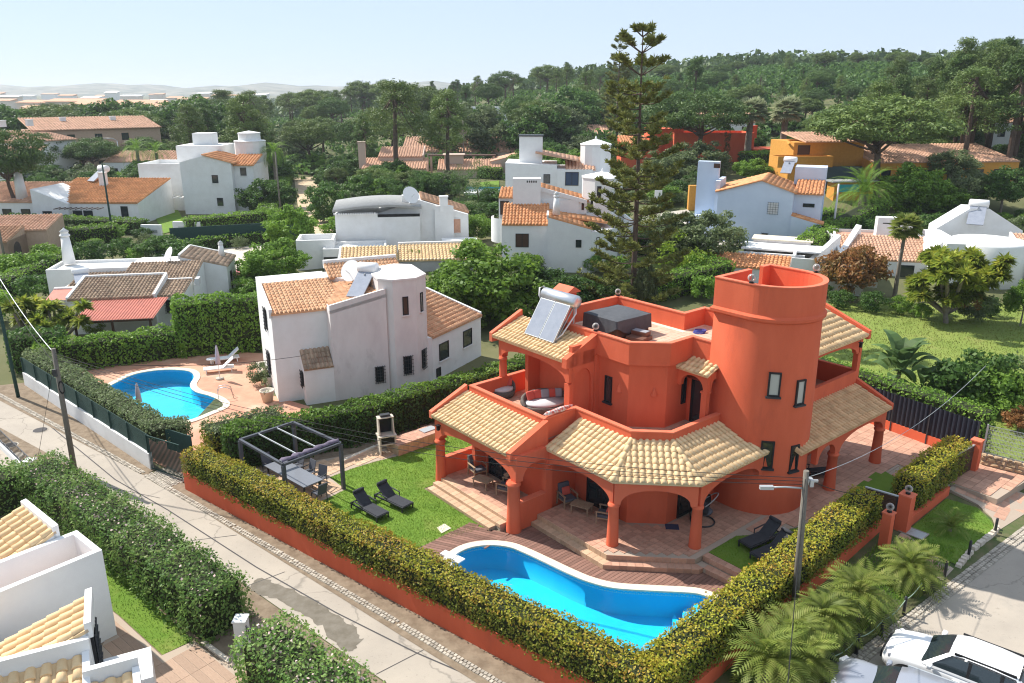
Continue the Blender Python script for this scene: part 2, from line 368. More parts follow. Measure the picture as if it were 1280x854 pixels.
def watermat():
    m = bpy.data.materials.new('clear_pool_water'); m.use_nodes = True; t = m.node_tree; N = t.nodes; L = t.links; N.remove(N['Principled BSDF'])
    tr = N.new('ShaderNodeBsdfTransparent'); tr.inputs[0].default_value = (0.88, 0.97, 0.99, 1)
    gl = N.new('ShaderNodeBsdfGlossy'); gl.inputs['Roughness'].default_value = 0.03
    fr = N.new('ShaderNodeFresnel'); fr.inputs['IOR'].default_value = 1.33
    mx = N.new('ShaderNodeMixShader'); L.new(fr.outputs[0], mx.inputs[0]); L.new(tr.outputs[0], mx.inputs[1]); L.new(gl.outputs[0], mx.inputs[2])
    n = N.new('ShaderNodeTexNoise'); n.inputs['Scale'].default_value = 2.2; n.inputs['Detail'].default_value = 3
    g = N.new('ShaderNodeNewGeometry'); L.new(g.outputs['Position'], n.inputs['Vector'])
    bp = N.new('ShaderNodeBump'); bp.inputs['Strength'].default_value = 0.4; bp.inputs['Distance'].default_value = 0.05; L.new(n.outputs[0], bp.inputs['Height'])
    L.new(bp.outputs[0], gl.inputs['Normal']); L.new(bp.outputs[0], fr.inputs['Normal'])
    L.new(mx.outputs[0], N['Material Output'].inputs[0]); return m
M['water'] = watermat()
# leaves
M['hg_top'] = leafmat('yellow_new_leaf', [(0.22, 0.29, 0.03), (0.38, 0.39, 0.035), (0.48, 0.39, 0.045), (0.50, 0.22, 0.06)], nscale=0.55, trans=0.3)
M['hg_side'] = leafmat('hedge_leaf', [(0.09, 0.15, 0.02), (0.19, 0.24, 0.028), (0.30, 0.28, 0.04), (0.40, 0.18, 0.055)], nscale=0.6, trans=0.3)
M['lf_green'] = leafmat('fresh_green_leaf', [(0.096, 0.191, 0.029), (0.170, 0.299, 0.040), (0.267, 0.406, 0.060)], nscale=0.4)
M['lf_dark'] = leafmat('dark_green_leaf', [(0.043, 0.096, 0.021), (0.078, 0.156, 0.034), (0.143, 0.229, 0.052)], nscale=0.4)
M['lf_olive'] = leafmat('grey_green_leaf', [(0.094, 0.133, 0.055), (0.156, 0.203, 0.086), (0.234, 0.281, 0.133)], nscale=0.4)
M['lf_flower'] = leafmat('leaf_with_pale_blossom', [(0.078, 0.161, 0.039), (0.123, 0.235, 0.053), (0.223, 0.343, 0.086), (0.356, 0.408, 0.151)], nscale=0.9)
M['lf_pine'] = leafmat('pine_needle', [(0.049, 0.098, 0.026), (0.093, 0.160, 0.041), (0.156, 0.227, 0.055)], nscale=0.25, trans=0.25)
M['lf_pine2'] = leafmat('lighter_pine_needle', [(0.076, 0.123, 0.032), (0.129, 0.189, 0.047), (0.206, 0.258, 0.065)], nscale=0.25, trans=0.25)
M['lf_arau'] = leafmat('araucaria_needle', [(0.13, 0.15, 0.035), (0.20, 0.22, 0.055), (0.29, 0.29, 0.08)], nscale=0.5, trans=0.25)
M['lf_lime'] = leafmat('lime_green_leaf', [(0.11, 0.18, 0.018), (0.18, 0.26, 0.025), (0.26, 0.33, 0.04)], nscale=0.6)
M['lf_rust'] = leafmat('rust_tinted_leaf', [(0.13, 0.12, 0.03), (0.28, 0.15, 0.05), (0.42, 0.17, 0.07)], nscale=0.9)
M['lf_palm'] = leafmat('palm_leaflet', [(0.13, 0.19, 0.03), (0.21, 0.26, 0.05), (0.33, 0.34, 0.10)], nscale=0.7)
M['lf_yucca'] = leafmat('yucca_blade', [(0.13, 0.20, 0.03), (0.25, 0.31, 0.045), (0.50, 0.46, 0.07)], nscale=0.5)
M['lf_banana'] = leafmat('broad_banana_leaf', [(0.072, 0.130, 0.046), (0.117, 0.195, 0.065), (0.169, 0.247, 0.091)], nscale=0.5)
M['lf_cypress'] = leafmat('cypress_spray', [(0.039, 0.078, 0.018), (0.065, 0.117, 0.026), (0.104, 0.163, 0.039)], nscale=0.6)
M['lf_yellow'] = leafmat('golden_leaf', [(0.22, 0.16, 0.02), (0.33, 0.22, 0.02), (0.40, 0.28, 0.04)], nscale=0.6)
M['lf_bare'] = leafmat('sparse_grey_twig', [(0.102, 0.102, 0.066), (0.144, 0.138, 0.096), (0.180, 0.174, 0.120)], nscale=0.3)
M['blossom'] = mat('pale_pink_blossom', (0.62, 0.45, 0.42), rough=0.8)
M['magenta'] = leafmat('bougainvillea_bract', [(0.11, 0.02, 0.03), (0.20, 0.025, 0.06), (0.10, 0.06, 0.03)], nscale=0.9)
M['grassblade'] = leafmat('grass_blade', [(0.10, 0.19, 0.016), (0.15, 0.25, 0.025), (0.21, 0.30, 0.04)], nscale=0.35, trans=0.2)
# ---------------------------------------------------------------- foliage
rng = np.random.default_rng(11)
def nrm(v): return v/np.maximum(1e-6, np.linalg.norm(v, axis=-1, keepdims=True))
def leafV(P, Nn, L, Wd, tilt=0.6, up=0.0, curl=0.15):
    n = len(P); d = nrm(Nn+tilt*rng.normal(size=(n, 3)))
    r = rng.normal(size=(n, 3)); r[:, 2] += up
    t = nrm(np.cross(np.cross(d, r), d)); b = np.cross(d, t)
    k = (0.7+0.6*rng.random((n, 1)))
    l = L*k; w = Wd*k
    V = np.empty((n, 4, 3), np.float32)
    V[:, 0] = P-t*l*0.5; V[:, 1] = P+b*w*0.5-d*curl*w*0.3; V[:, 2] = P+t*l*0.5-d*curl*l*0.4; V[:, 3] = P-b*w*0.5-d*curl*w*0.3
    return V
def sph(n):
    return nrm(rng.normal(size=(n, 3)))
def clumps(C, rad, m, L, Wd, flat=0.75, shell=0.5, tilt=0.55, upbias=0.35):
    C = np.asarray(C, float); k = len(C); rad = np.broadcast_to(np.asarray(rad, float), (k,))
    D = sph(k*m).reshape(k, m, 3); rr = (shell+(1-shell)*rng.random((k, m, 1)))
    off = D*rr*rad[:, None, None]; off[..., 2] *= flat
    P = (C[:, None, :]+off).reshape(-1, 3); Nn = D.copy(); Nn[..., 2] += upbias
    return leafV(P, nrm(Nn).reshape(-1, 3), L, Wd, tilt)
def limb(mb, p0, p1, r0, r1, bend=0.15, n=5, seg=4, m=0):
    p0 = Vector(p0); p1 = Vector(p1); L = (p1-p0).length; pts = []
    o = Vector((random.uniform(-1, 1), random.uniform(-1, 1), random.uniform(-0.4, 0.6)))*L*bend
    for i in range(seg+1):
        t = i/seg; pts.append(p0.lerp(p1, t)+o*(4*t*(1-t))*0.5)
    mb.tube(pts, [r0+(r1-r0)*i/seg for i in range(seg+1)], n, m, cap=False); return mb
from mathutils.geometry import tessellate_polygon
def sheet(name, outer, holes=(), z=0.0, mats=None, kind='structure', parent=None, label=None, zf=None, th=0.0, sub=0):
    loops = [[Vector((p[0], p[1], 0)) for p in outer]]+[[Vector((p[0], p[1], 0)) for p in h] for h in holes]
    tris = tessellate_polygon(loops); pts = [p for l in loops for p in l]
    f = zf if zf else (lambda x, y: z)
    me = bpy.data.meshes.new(name); fs = []
    for t in tris:
        a, b, c = (pts[i] for i in t); fs.append(t if (b-a).cross(c-a).z > 0 else t[::-1])
    me.from_pydata([(p.x, p.y, f(p.x, p.y)) for p in pts], [], fs); me.update()
    o = objm(name, me, parent, [mats]); tag(o, label, None, None, kind if not parent else None); return o
def inpoly(x, y, poly):
    c = False; n = len(poly); j = n-1
    for i in range(n):
        xi, yi = poly[i][0], poly[i][1]; xj, yj = poly[j][0], poly[j][1]
        if (yi > y) != (yj > y) and x < (xj-xi)*(y-yi)/(yj-yi)+xi: c = not c
        j = i
    return c
def smoothloop(pts, n=6):                       # closed Catmull-Rom
    out = []; N = len(pts); P = [Vector((p[0], p[1])) for p in pts]
    for i in range(N):
        a, b, c, d = P[i-1], P[i], P[(i+1)%N], P[(i+2)%N]
        for k in range(n):
            t = k/n; out.append(0.5*((2*b)+(c-a)*t+(2*a-5*b+4*c-d)*t*t+(3*b-a-3*c+d)*t**3))
    return out
def smoothline(pts, n=6):
    P = [Vector(p) for p in pts]; out = []
    P = [2*P[0]-P[1]]+P+[2*P[-1]-P[-2]]
    for i in range(1, len(P)-2):
        a, b, c, d = P[i-1], P[i], P[i+1], P[i+2]
        for k in range(n):
            t = k/n; out.append(0.5*((2*b)+(c-a)*t+(2*a-5*b+4*c-d)*t*t+(3*b-a-3*c+d)*t**3))
    out.append(P[-2]); return out
def offs(loop, d):                               # offset a closed loop (positive = outward for CCW)
    n = len(loop); A = sum(loop[i].x*loop[(i+1)%n].y-loop[(i+1)%n].x*loop[i].y for i in range(n)); sg = 1 if A > 0 else -1
    out = []
    for i in range(n):
        t = (loop[(i+1)%n]-loop[i-1]).normalized(); out.append(loop[i]+Vector((t.y, -t.x))*d*sg)
    return out
# ---- roof tiles
def tile_template(w, l, h, seg=5, pan=False):
    vs = []; fs = []
    for j, t in enumerate((0, 1)):
        r = w*(0.5 if t == 0 else 0.40); hh = h*(1.0 if t == 0 else 0.86); lift = 0.028 if t == 0 else 0.0
        for i in range(seg+1):
            a = pi*i/seg; vs.append((-r*cos(a), t*l*1.06, hh*sin(a)+lift-0.01))
    n = seg+1
    for i in range(seg): fs.append((i, i+1, n+i+1, n+i))
    fs.append(tuple(range(n))[::-1])
    return vs, fs
TILE_ME = {}
def roof(parent, name, eL, eR, tR, tL, m, w=0.25, l=0.38, h=0.075, single=0, thick=0.10, slabm=None, jit=0.006, base=True, over=0.0):
    # eave left, eave right, top right, top left (seen from outside, below); returns roof slab object
    eL, eR, tR, tL = (Vector(p) for p in (eL, eR, tR, tL))
    ux = (eR-eL).normalized(); nn = ux.cross(tL-eL).normalized()
    if nn.z < 0: nn = -nn
    uy = nn.cross(ux).normalized()
    P = [eL, eR, tR, tL]; Q = [((p-eL).dot(ux), (p-eL).dot(uy)) for p in P]
    s = MB(); s.add([p for p in P]+[p-nn*thick for p in P], [(0,1,2,3),(7,6,5,4),(4,5,1,0),(5,6,2,1),(6,7,3,2),(7,4,0,3)])
    ro = s.build(name, slabm or m, parent)
    tm = max(q[1] for q in Q); s0 = min(q[0] for q in Q); s1 = max(q[0] for q in Q)
    cells = []
    nc = max(1, int(round((s1-s0)/w))); ww = (s1-s0)/nc; nr = max(1, int(round(tm/l))); ll = tm/nr
    for c in range(nc):
        for r in range(nr):
            x = s0+(c+0.5)*ww; y = (r+0.45)*ll
            if inpoly(x, y, Q): cells.append((x, r*ll))
    B = Matrix((ux, uy, nn)).transposed().to_4x4()
    key = (round(ww, 3), round(ll, 3), h, m.name)
    tv, tf = tile_template(ww*0.80, ll, h)
    if cells and single:
        random.shuffle(cells) if False else None
        if key not in TILE_ME:
            me = bpy.data.meshes.new('roof_tile'); me.from_pydata(tv, [], tf); me.materials.append(m)
            me.polygons.foreach_set('use_smooth', [True]*(len(tf)-1)+[False]); TILE_ME[key] = me
        cells.sort(key=lambda q: q[1])
        for x, y in cells[:single]:
            p = eL+ux*x+uy*(y-over)+nn*0.005
            o = bpy.data.objects.new('roof_tile', TILE_ME[key]); COL.objects.link(o); o.parent = ro
            o.matrix_local = Matrix.Translation(p) @ B @ Matrix.Rotation(random.gauss(0, 0.012), 4, 'Z') @ Matrix.Translation((random.gauss(0, jit), random.gauss(0, jit), random.gauss(0, 0.003)))
        cells = cells[single:]
    if cells:
        tv = np.array(tv); allv = []; allf = []; n = len(tv)
        Bm = np.array(B.to_3x3())
        for k, (x, y) in enumerate(cells):
            p = np.array(eL+ux*x+uy*(y-over)+nn*0.005); a = random.gauss(0, 0.012)
            q = tv.copy(); q[:, 0] += random.gauss(0, jit)+q[:, 1]*a; q[:, 1] += random.gauss(0, jit); q[:, 2] += random.gauss(0, 0.003)
            allv.append(q @ Bm.T+p); allf += [tuple(i+k*n for i in f) for f in tf]
        me = bpy.data.meshes.new('roof_tiles'); me.from_pydata(np.concatenate(allv).tolist(), [], allf); me.materials.append(m)
        sm = ([True]*(len(tf)-1)+[False])*len(cells); me.polygons.foreach_set('use_smooth', sm)
        o = objm('roof_tiling', me, ro); o['kind'] = 'stuff'
    return ro
def ridge(parent, a, b, m, r=0.12, l=0.4, name='ridge_tile'):
    a = Vector(a); b = Vector(b); d = b-a; L = d.length; n = max(1, int(L/l)); d = d/L
    side = Vector((0,0,1)).cross(d).normalized(); up = d.cross(side)
    mb = MB()
    for k in range(n):
        vs = []
        for t in (0, 1):
            rr = r*(1.0 if t == 0 else 0.82)
            for i in range(7):
                an = pi*i/6; vs.append(a+d*(L/n*(k+t*1.06))+side*(-rr*cos(an))+up*(rr*sin(an)+0.03*(1-t)))
        mb.add(vs, [(i, i+1, 8+i, 7+i) for i in range(6)]+[tuple(range(6, -1, -1))], 0, True)
    o = mb.build(name, m, parent); o['kind'] = 'stuff'; return o
# ---- windows and doors: pane stands in a proud frame; ang = outward direction
def window(parent, x, y, z, ang, w, h, fm=None, gm=None, mull=0, name='window', sill=None, bars=0, fw=0.06, proud=0.05, trans=0):
    fm = fm or M['frame']; gm = gm or M['glass']
    f = MB(); d0, d1 = -0.03, proud
    f.box(-w/2, d0, 0, -w/2+fw, d1, h); f.box(w/2-fw, d0, 0, w/2, d1, h)
    f.box(-w/2+fw, d0, 0, w/2-fw, d1-0.002, fw); f.box(-w/2+fw, d0, h-fw, w/2-fw, d1-0.002, h)
    for k in range(mull):
        xx = -w/2+w*(k+1)/(mull+1); f.box(xx-fw*0.5, d0, fw, xx+fw*0.5, d1-0.004, h-fw)
    for k in range(trans):
        zz = h*(k+1)/(trans+1); f.box(-w/2+fw, d0, zz-0.025, w/2-fw, d1-0.006, zz+0.025)
    Mx = Matrix.Translation((x, y, z)) @ Matrix.Rotation(ang-pi/2, 4, 'Z') @ Matrix.Diagonal((-1, 1, 1, 1)) if False else Matrix.Translation((x, y, z)) @ Matrix.Rotation(ang-pi/2, 4, 'Z')
    f.xf(Mx); wo = f.build(name, fm, parent)
    g = MB(); g.box(-w/2+fw*0.6, -0.02, fw*0.6, w/2-fw*0.6, 0.012, h-fw*0.6); g.xf(Mx); g.build('pane', gm, wo)
    if sill is not None:
        q = MB(); q.box(-w/2-0.06, -0.02, -0.07, w/2+0.06, 0.12, 0.0); q.xf(Mx); q.build('sill', sill, wo)
    if bars:
        q = MB(); n = bars
        for k in range(n+1):
            xx = -w/2-0.05+(w+0.1)*k/n; q.box(xx-0.012, 0.10, -0.08, xx+0.012, 0.125, h+0.08)
        nz = max(3, int(h/0.2))
        for k in range(nz+1):
            zz = -0.02+(h+0.04)*k/nz; q.box(-w/2-0.1, 0.127, zz-0.012, w/2+0.1, 0.15, zz+0.012)
        q.xf(Mx); q.build('grille', M['dark'], wo)
    return wo
def tilegrid(poly, size, rot, joint=0.012, org=(0, 0), m=0.0):
    c, s = cos(rot), sin(rot); Q = [((p[0]-org[0])*c+(p[1]-org[1])*s, -(p[0]-org[0])*s+(p[1]-org[1])*c) for p in poly]
    x0 = min(q[0] for q in Q); x1 = max(q[0] for q in Q); y0 = min(q[1] for q in Q); y1 = max(q[1] for q in Q); out = []
    sx, sy = size if hasattr(size, '__len__') else (size, size)
    j0 = math.floor(y0/sy)
    for j in range(j0, int(y1/sy)+1):
        for i in range(math.floor(x0/sx), int(x1/sx)+1):
            x = (i+0.5)*sx; y = (j+0.5)*sy; h = 0.46
            if all(inpoly(x+dx*sx*h, y+dy*sy*h, Q) for dx in (-1, 1) for dy in (-1, 1)):
                out.append((org[0]+x*c-y*s, org[1]+x*s+y*c))
    return out
def paving(parent, poly, size, rot, z, m, th=0.02, joint=0.014, single=0, name='paving_tile', org=(0, 0), key=None):
    cells = tilegrid(poly, size, rot, joint, org); sx, sy = size if hasattr(size, '__len__') else (size, size)
    key = key or (lambda q: q[1])
    cells.sort(key=key)
    b = MB(); b.box(-sx/2+joint/2, -sy/2+joint/2, 0, sx/2-joint/2, sy/2-joint/2, th); b.f = b.f[1:]; b.m = b.m[1:]; b.sm = b.sm[1:]
    if single:
        me = b.mesh(name, [m])
        for x, y in cells[:single]:
            o = bpy.data.objects.new(name, me); COL.objects.link(o); o.parent = parent
            o.matrix_local = Matrix.Translation((x, y, z+random.uniform(-0.002, 0.002))) @ Matrix.Rotation(rot, 4, 'Z')
        cells = cells[single:]
    if cells:
        t = np.array(b.v); c, s = cos(rot), sin(rot); Rm = np.array([[c, s, 0], [-s, c, 0], [0, 0, 1]]); t = t @ Rm
        C = np.array([(x, y, z+random.uniform(-0.002, 0.002)) for x, y in cells])
        V = (t[None]+C[:, None]).reshape(-1, 3); F = [tuple(i+8*k for i in f) for k in range(len(cells)) for f in b.f]
        me = bpy.data.meshes.new(name); me.from_pydata(V.tolist(), [], F); me.materials.append(m)
        o = objm('small_paving', me, parent); o['kind'] = 'stuff'
# ---- hedges
def hedge(label, path, w, z0, z1, mt, ms, dens=150, L=0.13, Wd=0.075, rough=0.09, group=None, round_=0.25, coremat=None, name='hedge', loc=None, extra=None, wob=0.1):
    P = [Vector((p[0], p[1])) for p in path]; base = P[0]
    f0 = z0 if callable(z0) else (lambda x, y: z0)
    t = thing(name, label, 'hedge', (base.x, base.y, f0(base.x, base.y)), 0, group); off = np.array([base.x, base.y, f0(base.x, base.y)])
    seg = [(P[i+1]-P[i]).length for i in range(len(P)-1)]; T = sum(seg); H = z1; hw = w/2
    cum = np.concatenate([[0], np.cumsum(seg)]); PX = np.array([p.x for p in P]); PY = np.array([p.y for p in P])
    per = 2*H+w; n = int(T*per*dens)
    s = rng.random(n)*T; q = rng.random(n)*per
    def frame(s):
        x = np.interp(s, cum, PX); y = np.interp(s, cum, PY)
        e = 0.15; xa = np.interp(np.clip(s-e, 0, T), cum, PX); ya = np.interp(np.clip(s-e, 0, T), cum, PY)
        xb = np.interp(np.clip(s+e, 0, T), cum, PX); yb = np.interp(np.clip(s+e, 0, T), cum, PY)
        d = nrm(np.stack([xb-xa, yb-ya], 1)); return x, y, d
    x, y, d = frame(s); nx, ny = -d[:, 1], d[:, 0]
    lat = np.where(q < H, -hw, np.where(q < H+w, q-H-hw, hw)); z = np.where(q < H, q, np.where(q < H+w, H, per-q))
    N = np.zeros((n, 3)); sd = np.where(q < H, -1.0, np.where(q < H+w, 0.0, 1.0))
    N[:, 0] = nx*sd; N[:, 1] = ny*sd; N[:, 2] = (sd == 0)
    # round the shoulders
    cz = np.clip((z-(H-round_))/round_, 0, 1); cl = np.clip((np.abs(lat)-(hw-round_))/round_, 0, 1); rr = np.sqrt(cz**2+cl**2)
    k = np.where((cz > 0) & (cl > 0) & (rr > 1), 1/np.maximum(rr, 1e-6), 1)
    lat = np.where(k < 1, np.sign(lat)*(hw-round_+cl*k*round_), lat); z = np.where(k < 1, H-round_+cz*k*round_, z)
    N = np.where((k < 1)[:, None], nrm(np.stack([nx*np.sign(lat)*cl, ny*np.sign(lat)*cl, cz], 1)), N)
    bump = (np.sin(s*2.1+1.3*np.sin(z*2.0))+np.sin(s*5.3+lat*4+2)+np.sin(s*0.7+lat*3+z*3))/3*wob+rng.normal(size=n)*rough*0.6
    Pn = np.stack([x+nx*lat, y+ny*lat, np.vectorize(f0)(x, y)+z], 1)+N*bump[:, None]
    ncap = int(2*w*H*dens); sc = np.where(rng.random(ncap) < 0.5, 0.0, T); xc, yc, dc = frame(sc); lc = (rng.random(ncap)-0.5)*w; zc = rng.random(ncap)*H
    Nc = np.stack([dc[:, 0], dc[:, 1], np.zeros(ncap)], 1)*np.where(sc == 0, -1, 1)[:, None]
    Pc = np.stack([xc-dc[:, 1]*lc, yc+dc[:, 0]*lc, np.vectorize(f0)(xc, yc)+zc], 1)+Nc*(rng.normal(size=(ncap, 1))*rough*0.6+0.03)
    PA = np.concatenate([Pn, Pc]); NA = np.concatenate([N, Nc])
    NA[:, 2] += 0.25
    V = leafV(PA-off, nrm(NA), L, Wd, 0.75)
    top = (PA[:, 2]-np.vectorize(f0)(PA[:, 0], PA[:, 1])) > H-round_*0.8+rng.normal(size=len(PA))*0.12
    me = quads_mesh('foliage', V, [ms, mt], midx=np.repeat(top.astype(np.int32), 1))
    objm('foliage', me, t)
    # twiggy inside
    mb = MB(); ins = 0.07+wob*.6; fw = hw-ins
    pts = [P[0]]+[P[i] for i in range(1, len(P))]
    L_, R_ = [], []
    for i, p in enumerate(pts):
        a = (pts[min(i+1, len(pts)-1)]-pts[max(i-1, 0)]).normalized(); nn = Vector((-a.y, a.x)); e = a*ins*(1 if i == 0 else (-1 if i == len(pts)-1 else 0))
        L_.append(p+e+nn*fw-base); R_.append(p+e-nn*fw-base)
    zf = lambda x, y: f0(x+base.x, y+base.y)-off[2]
    mb.prism(L_+R_[::-1], zf, lambda x, y: zf(x, y)+H-ins*1.2)
    mb.build('inner_twigs', M['core'], t)
    return t
def cobbles(name, path, w, z, m, size=0.14, label=None, h=0.06):
    P = [Vector((p[0], p[1])) for p in path]; V = []; F = []; k = 0
    for i in range(len(P)-1):
        d = P[i+1]-P[i]; L = d.length; d = d/L; nn = Vector((-d.y, d.x)); n = int(L/size); r = max(1, int(w/size))
        for a in range(n):
            for b in range(r):
                c = P[i]+d*((a+0.5+0.5*(b%2))*size+random.uniform(-.01, .01))+nn*((b+0.5)*size-w/2)
                s = size*random.uniform(0.40, 0.48); hh = z+h*random.uniform(0.7, 1.1); an = random.uniform(-0.2, 0.2); dx = d*cos(an)+nn*sin(an); dy = nn*cos(an)-d*sin(an)
                for (sx, sy, zz, ii) in ((-1,-1,z,1),(1,-1,z,1),(1,1,z,1),(-1,1,z,1),(-1,-1,hh,.82),(1,-1,hh,.82),(1,1,hh,.82),(-1,1,hh,.82)):
                    p = c+dx*sx*s*ii+dy*sy*s*ii; V.append((p.x, p.y, zz))
                F += [tuple(k+q for q in f) for f in ((4,5,6,7),(0,1,5,4),(1,2,6,5),(2,3,7,6),(3,0,4,7))]; k += 8
    me = bpy.data.meshes.new(name); me.from_pydata(V, [], F); o = objm(name, me, None, [m]); tag(o, label, None, None, 'stuff'); return o
def grass(name, poly, z, n, L=0.09, Wd=0.02, mt=None, label=None, zf=None, holes=()):
    xs = [p[0] for p in poly]; ys = [p[1] for p in poly]; x0, x1, y0, y1 = min(xs), max(xs), min(ys), max(ys)
    pts = []
    X = rng.uniform(x0, x1, n); Y = rng.uniform(y0, y1, n)
    for x, y in zip(X, Y):
        if inpoly(x, y, poly) and not any(inpoly(x, y, h) for h in holes): pts.append((x, y, (zf(x, y) if zf else z)))
    P = np.array(pts); n = len(P); h = L*(0.6+0.8*rng.random((n, 1))); a = rng.random(n)*2*pi; w = Wd
    d = np.stack([np.cos(a), np.sin(a), np.zeros(n)], 1)*w/2; lean = rng.normal(size=(n, 3))*0.5; lean[:, 2] = 1; tip = P+nrm(lean)*h
    V = np.empty((n, 3, 3), np.float32); V[:, 0] = P-d; V[:, 1] = P+d; V[:, 2] = tip
    o = objm(name, quads_mesh(name, V, [mt or M['grassblade']], per=3)); tag(o, label, None, None, 'stuff'); return o
# ================================================================ GROUND
POOL = smoothloop([(-2.38,27.95),(-1.83,28.62),(-0.99,28.87),(-0.13,28.73),(0.5,28.31),(1.28,27.65),(2.23,26.82),(2.98,26.27),(3.92,25.88),(5.42,25.71),(6.52,25.62),(7.07,25.49),(7.42,25.15),(7.2,24.5),(6.2,23.3),(5.0,22.15),(4.2,21.9),(3.2,22.3),(1.6,23.6),(0.0,24.9),(-1.5,26.1),(-2.3,27.1)], 5)
POOL2 = smoothloop([G(133,487),G(150,476),G(172,467),G(205,462.5),G(235,464),G(243,471),G(238,482),G(245,490),G(262,495),G(275,501),G(279,508),G(262,516),G(236,526),G(205,530),G(183,524),G(160,508),G(143,498)], 5)
def terrain():
    pits = [(-2.75, 2.4, 24.75, 29.25), (1.2, 7.0, 21.6, 27.7), (6.4, 7.75, 23.0, 27.3), (-28.4, -18.2, 42.2, 52.2)]
    def axis(lo, hi, fine, extra):
        v = list(extra); x = lo
        while x < hi:
            v.append(x); a = abs(x-fine); x += 4 if a < 60 else (9 if a < 160 else (30 if a < 500 else 220))
        v.append(hi); return sorted(set(round(q, 3) for q in v))
    e = 0.02
    xs = axis(-3200, 3200, 0, [q for p in pits for q in (p[0], p[0]+e, p[1]-e, p[1])]); ys = axis(-60, 7000, 60, [q for p in pits for q in (p[2], p[2]+e, p[3]-e, p[3])])
    V = []
    for y in ys:
        for x in xs:
            z = terr(x, y)-0.06-(0.5 if y > 70 else 0)*0
            for p in pits:
                if p[0] < x < p[1] and p[2] < y < p[3]: z = -2.4
            V.append((x, y, z))
    n = len(xs); F = [(j*n+i, j*n+i+1, (j+1)*n+i+1, (j+1)*n+i) for j in range(len(ys)-1) for i in range(n-1)]
    me = bpy.data.meshes.new('terrain'); me.from_pydata(V, [], F); me.polygons.foreach_set('use_smooth', [True]*len(F))
    gm = mat('scrub_ground', (0.085, 0.10, 0.036), (0.17, 0.155, 0.075), rough=1, scale=0.07, detail=9, coord='Geo', dirt=((0.065, 0.08, 0.03), 0.11, 0.5), bump=0.5, bscale=3)
    o = objm('terrain', me, None, [gm]); tag(o, 'scrubby ground of the neighbourhood rising to low hills', None, None, 'structure')
terrain()
RD = Vector((0.762, -0.647)); RN = Vector((0.647, 0.762))        # along / across the road on the left
roadL = [(-72, 80.4), (-32, 46.4), (-17.8, 35.5), (-15.0, 32.9), (2.0, 18.9), (14, 8.7), (8, 1), (-9.2, 25.4-2), (-9.2, 25.4), (-21.7, 36.0), (-34, 46.4-0.3), (-40, 45.2), (-82, 74)]
roadL = [(-72, 80.4), (-32, 46.4), (-17.8, 35.3), (-0.5, 20.6), (14, 8.3), (9.5, 4.2), (2.0, 15.8), (-9.2, 25.35), (-21.7, 36.0), (-38, 49.7), (-80, 84)]
sheet('road', roadL, z=-0.035, mats=M['asphalt'], label='narrow worn concrete road running beside the red garden wall')
sheet('street', [(8.6,19.9),(10.2,21.2),(22.3,30.45),(30,36.2),(46,49),(60,36),(36,4),(13,9.2),(5,16.2)], z=-0.045, mats=M['asphalt'], label='street on which the white cars are parked')
# ---------------------------------------------------------------- villa lot
A0 = R(-50); HO = Vector((0, 30)); HE1 = Vector((cos(A0), sin(A0))); HE2 = Vector((-sin(A0), cos(A0)))
def HL(a, b): p = HO+HE1*a+HE2*b; return (p.x, p.y)
lot = [(-15.2,33.6),(4.1,18.7),(16.0,30.1),(22.8,35.5),(20.3,39.8),(16,46),(10.6,54),(-1.2,45.5),(-8.2,39.4),(-13.5,36.6)]
sheet('garden_ground', lot, [POOL], z=-0.012, mats=M['dirt'], label='bare soil of the villa garden')
lawnL = [HL(-0.9,-0.75),HL(-5.6,-0.75),HL(-5.62,0.0),HL(-5.62,6.5),(-5.0,40.3),G(547,548),G(520,560),G(495,571),G(470,577),G(440,586),G(412,597),G(432,612),G(400,628),(-9.5,30.3),(-5.2,27.4),G(527,683)]
lawnL = [(p[0], p[1]) for p in lawnL]
sheet('lawn', lawnL, z=0.006, mats=M['lawn'], label='green lawn between the dining pergola and the villa')
grass('lawn_grass', lawnL, 0.006, 60000, 0.075, 0.018, label='short green grass of the villa lawn')
sheet('dining_terrace', [(p[0], p[1]) for p in [G(432,612),G(412,597),G(440,586),G(470,577),G(495,571),G(500,566),G(470,560),G(430,570),(-13.2,35.4),(-11.5,32.3),G(400,628)]], z=0.012, mats=M['grout'], label='tiled terrace under the pergola')
dt = [o for o in bpy.data.objects if o.name == 'dining_terrace'][0]
dpoly = [(p[0], p[1]) for p in [G(432,612),G(412,597),G(440,586),G(470,577),G(495,571),G(497,566),G(470,560),G(430,570),(-13.2,35.4),(-11.5,32.3),G(400,628)]]
paving(dt, dpoly, 0.32, R(-40), 0.013, M['stepstone'], single=0)
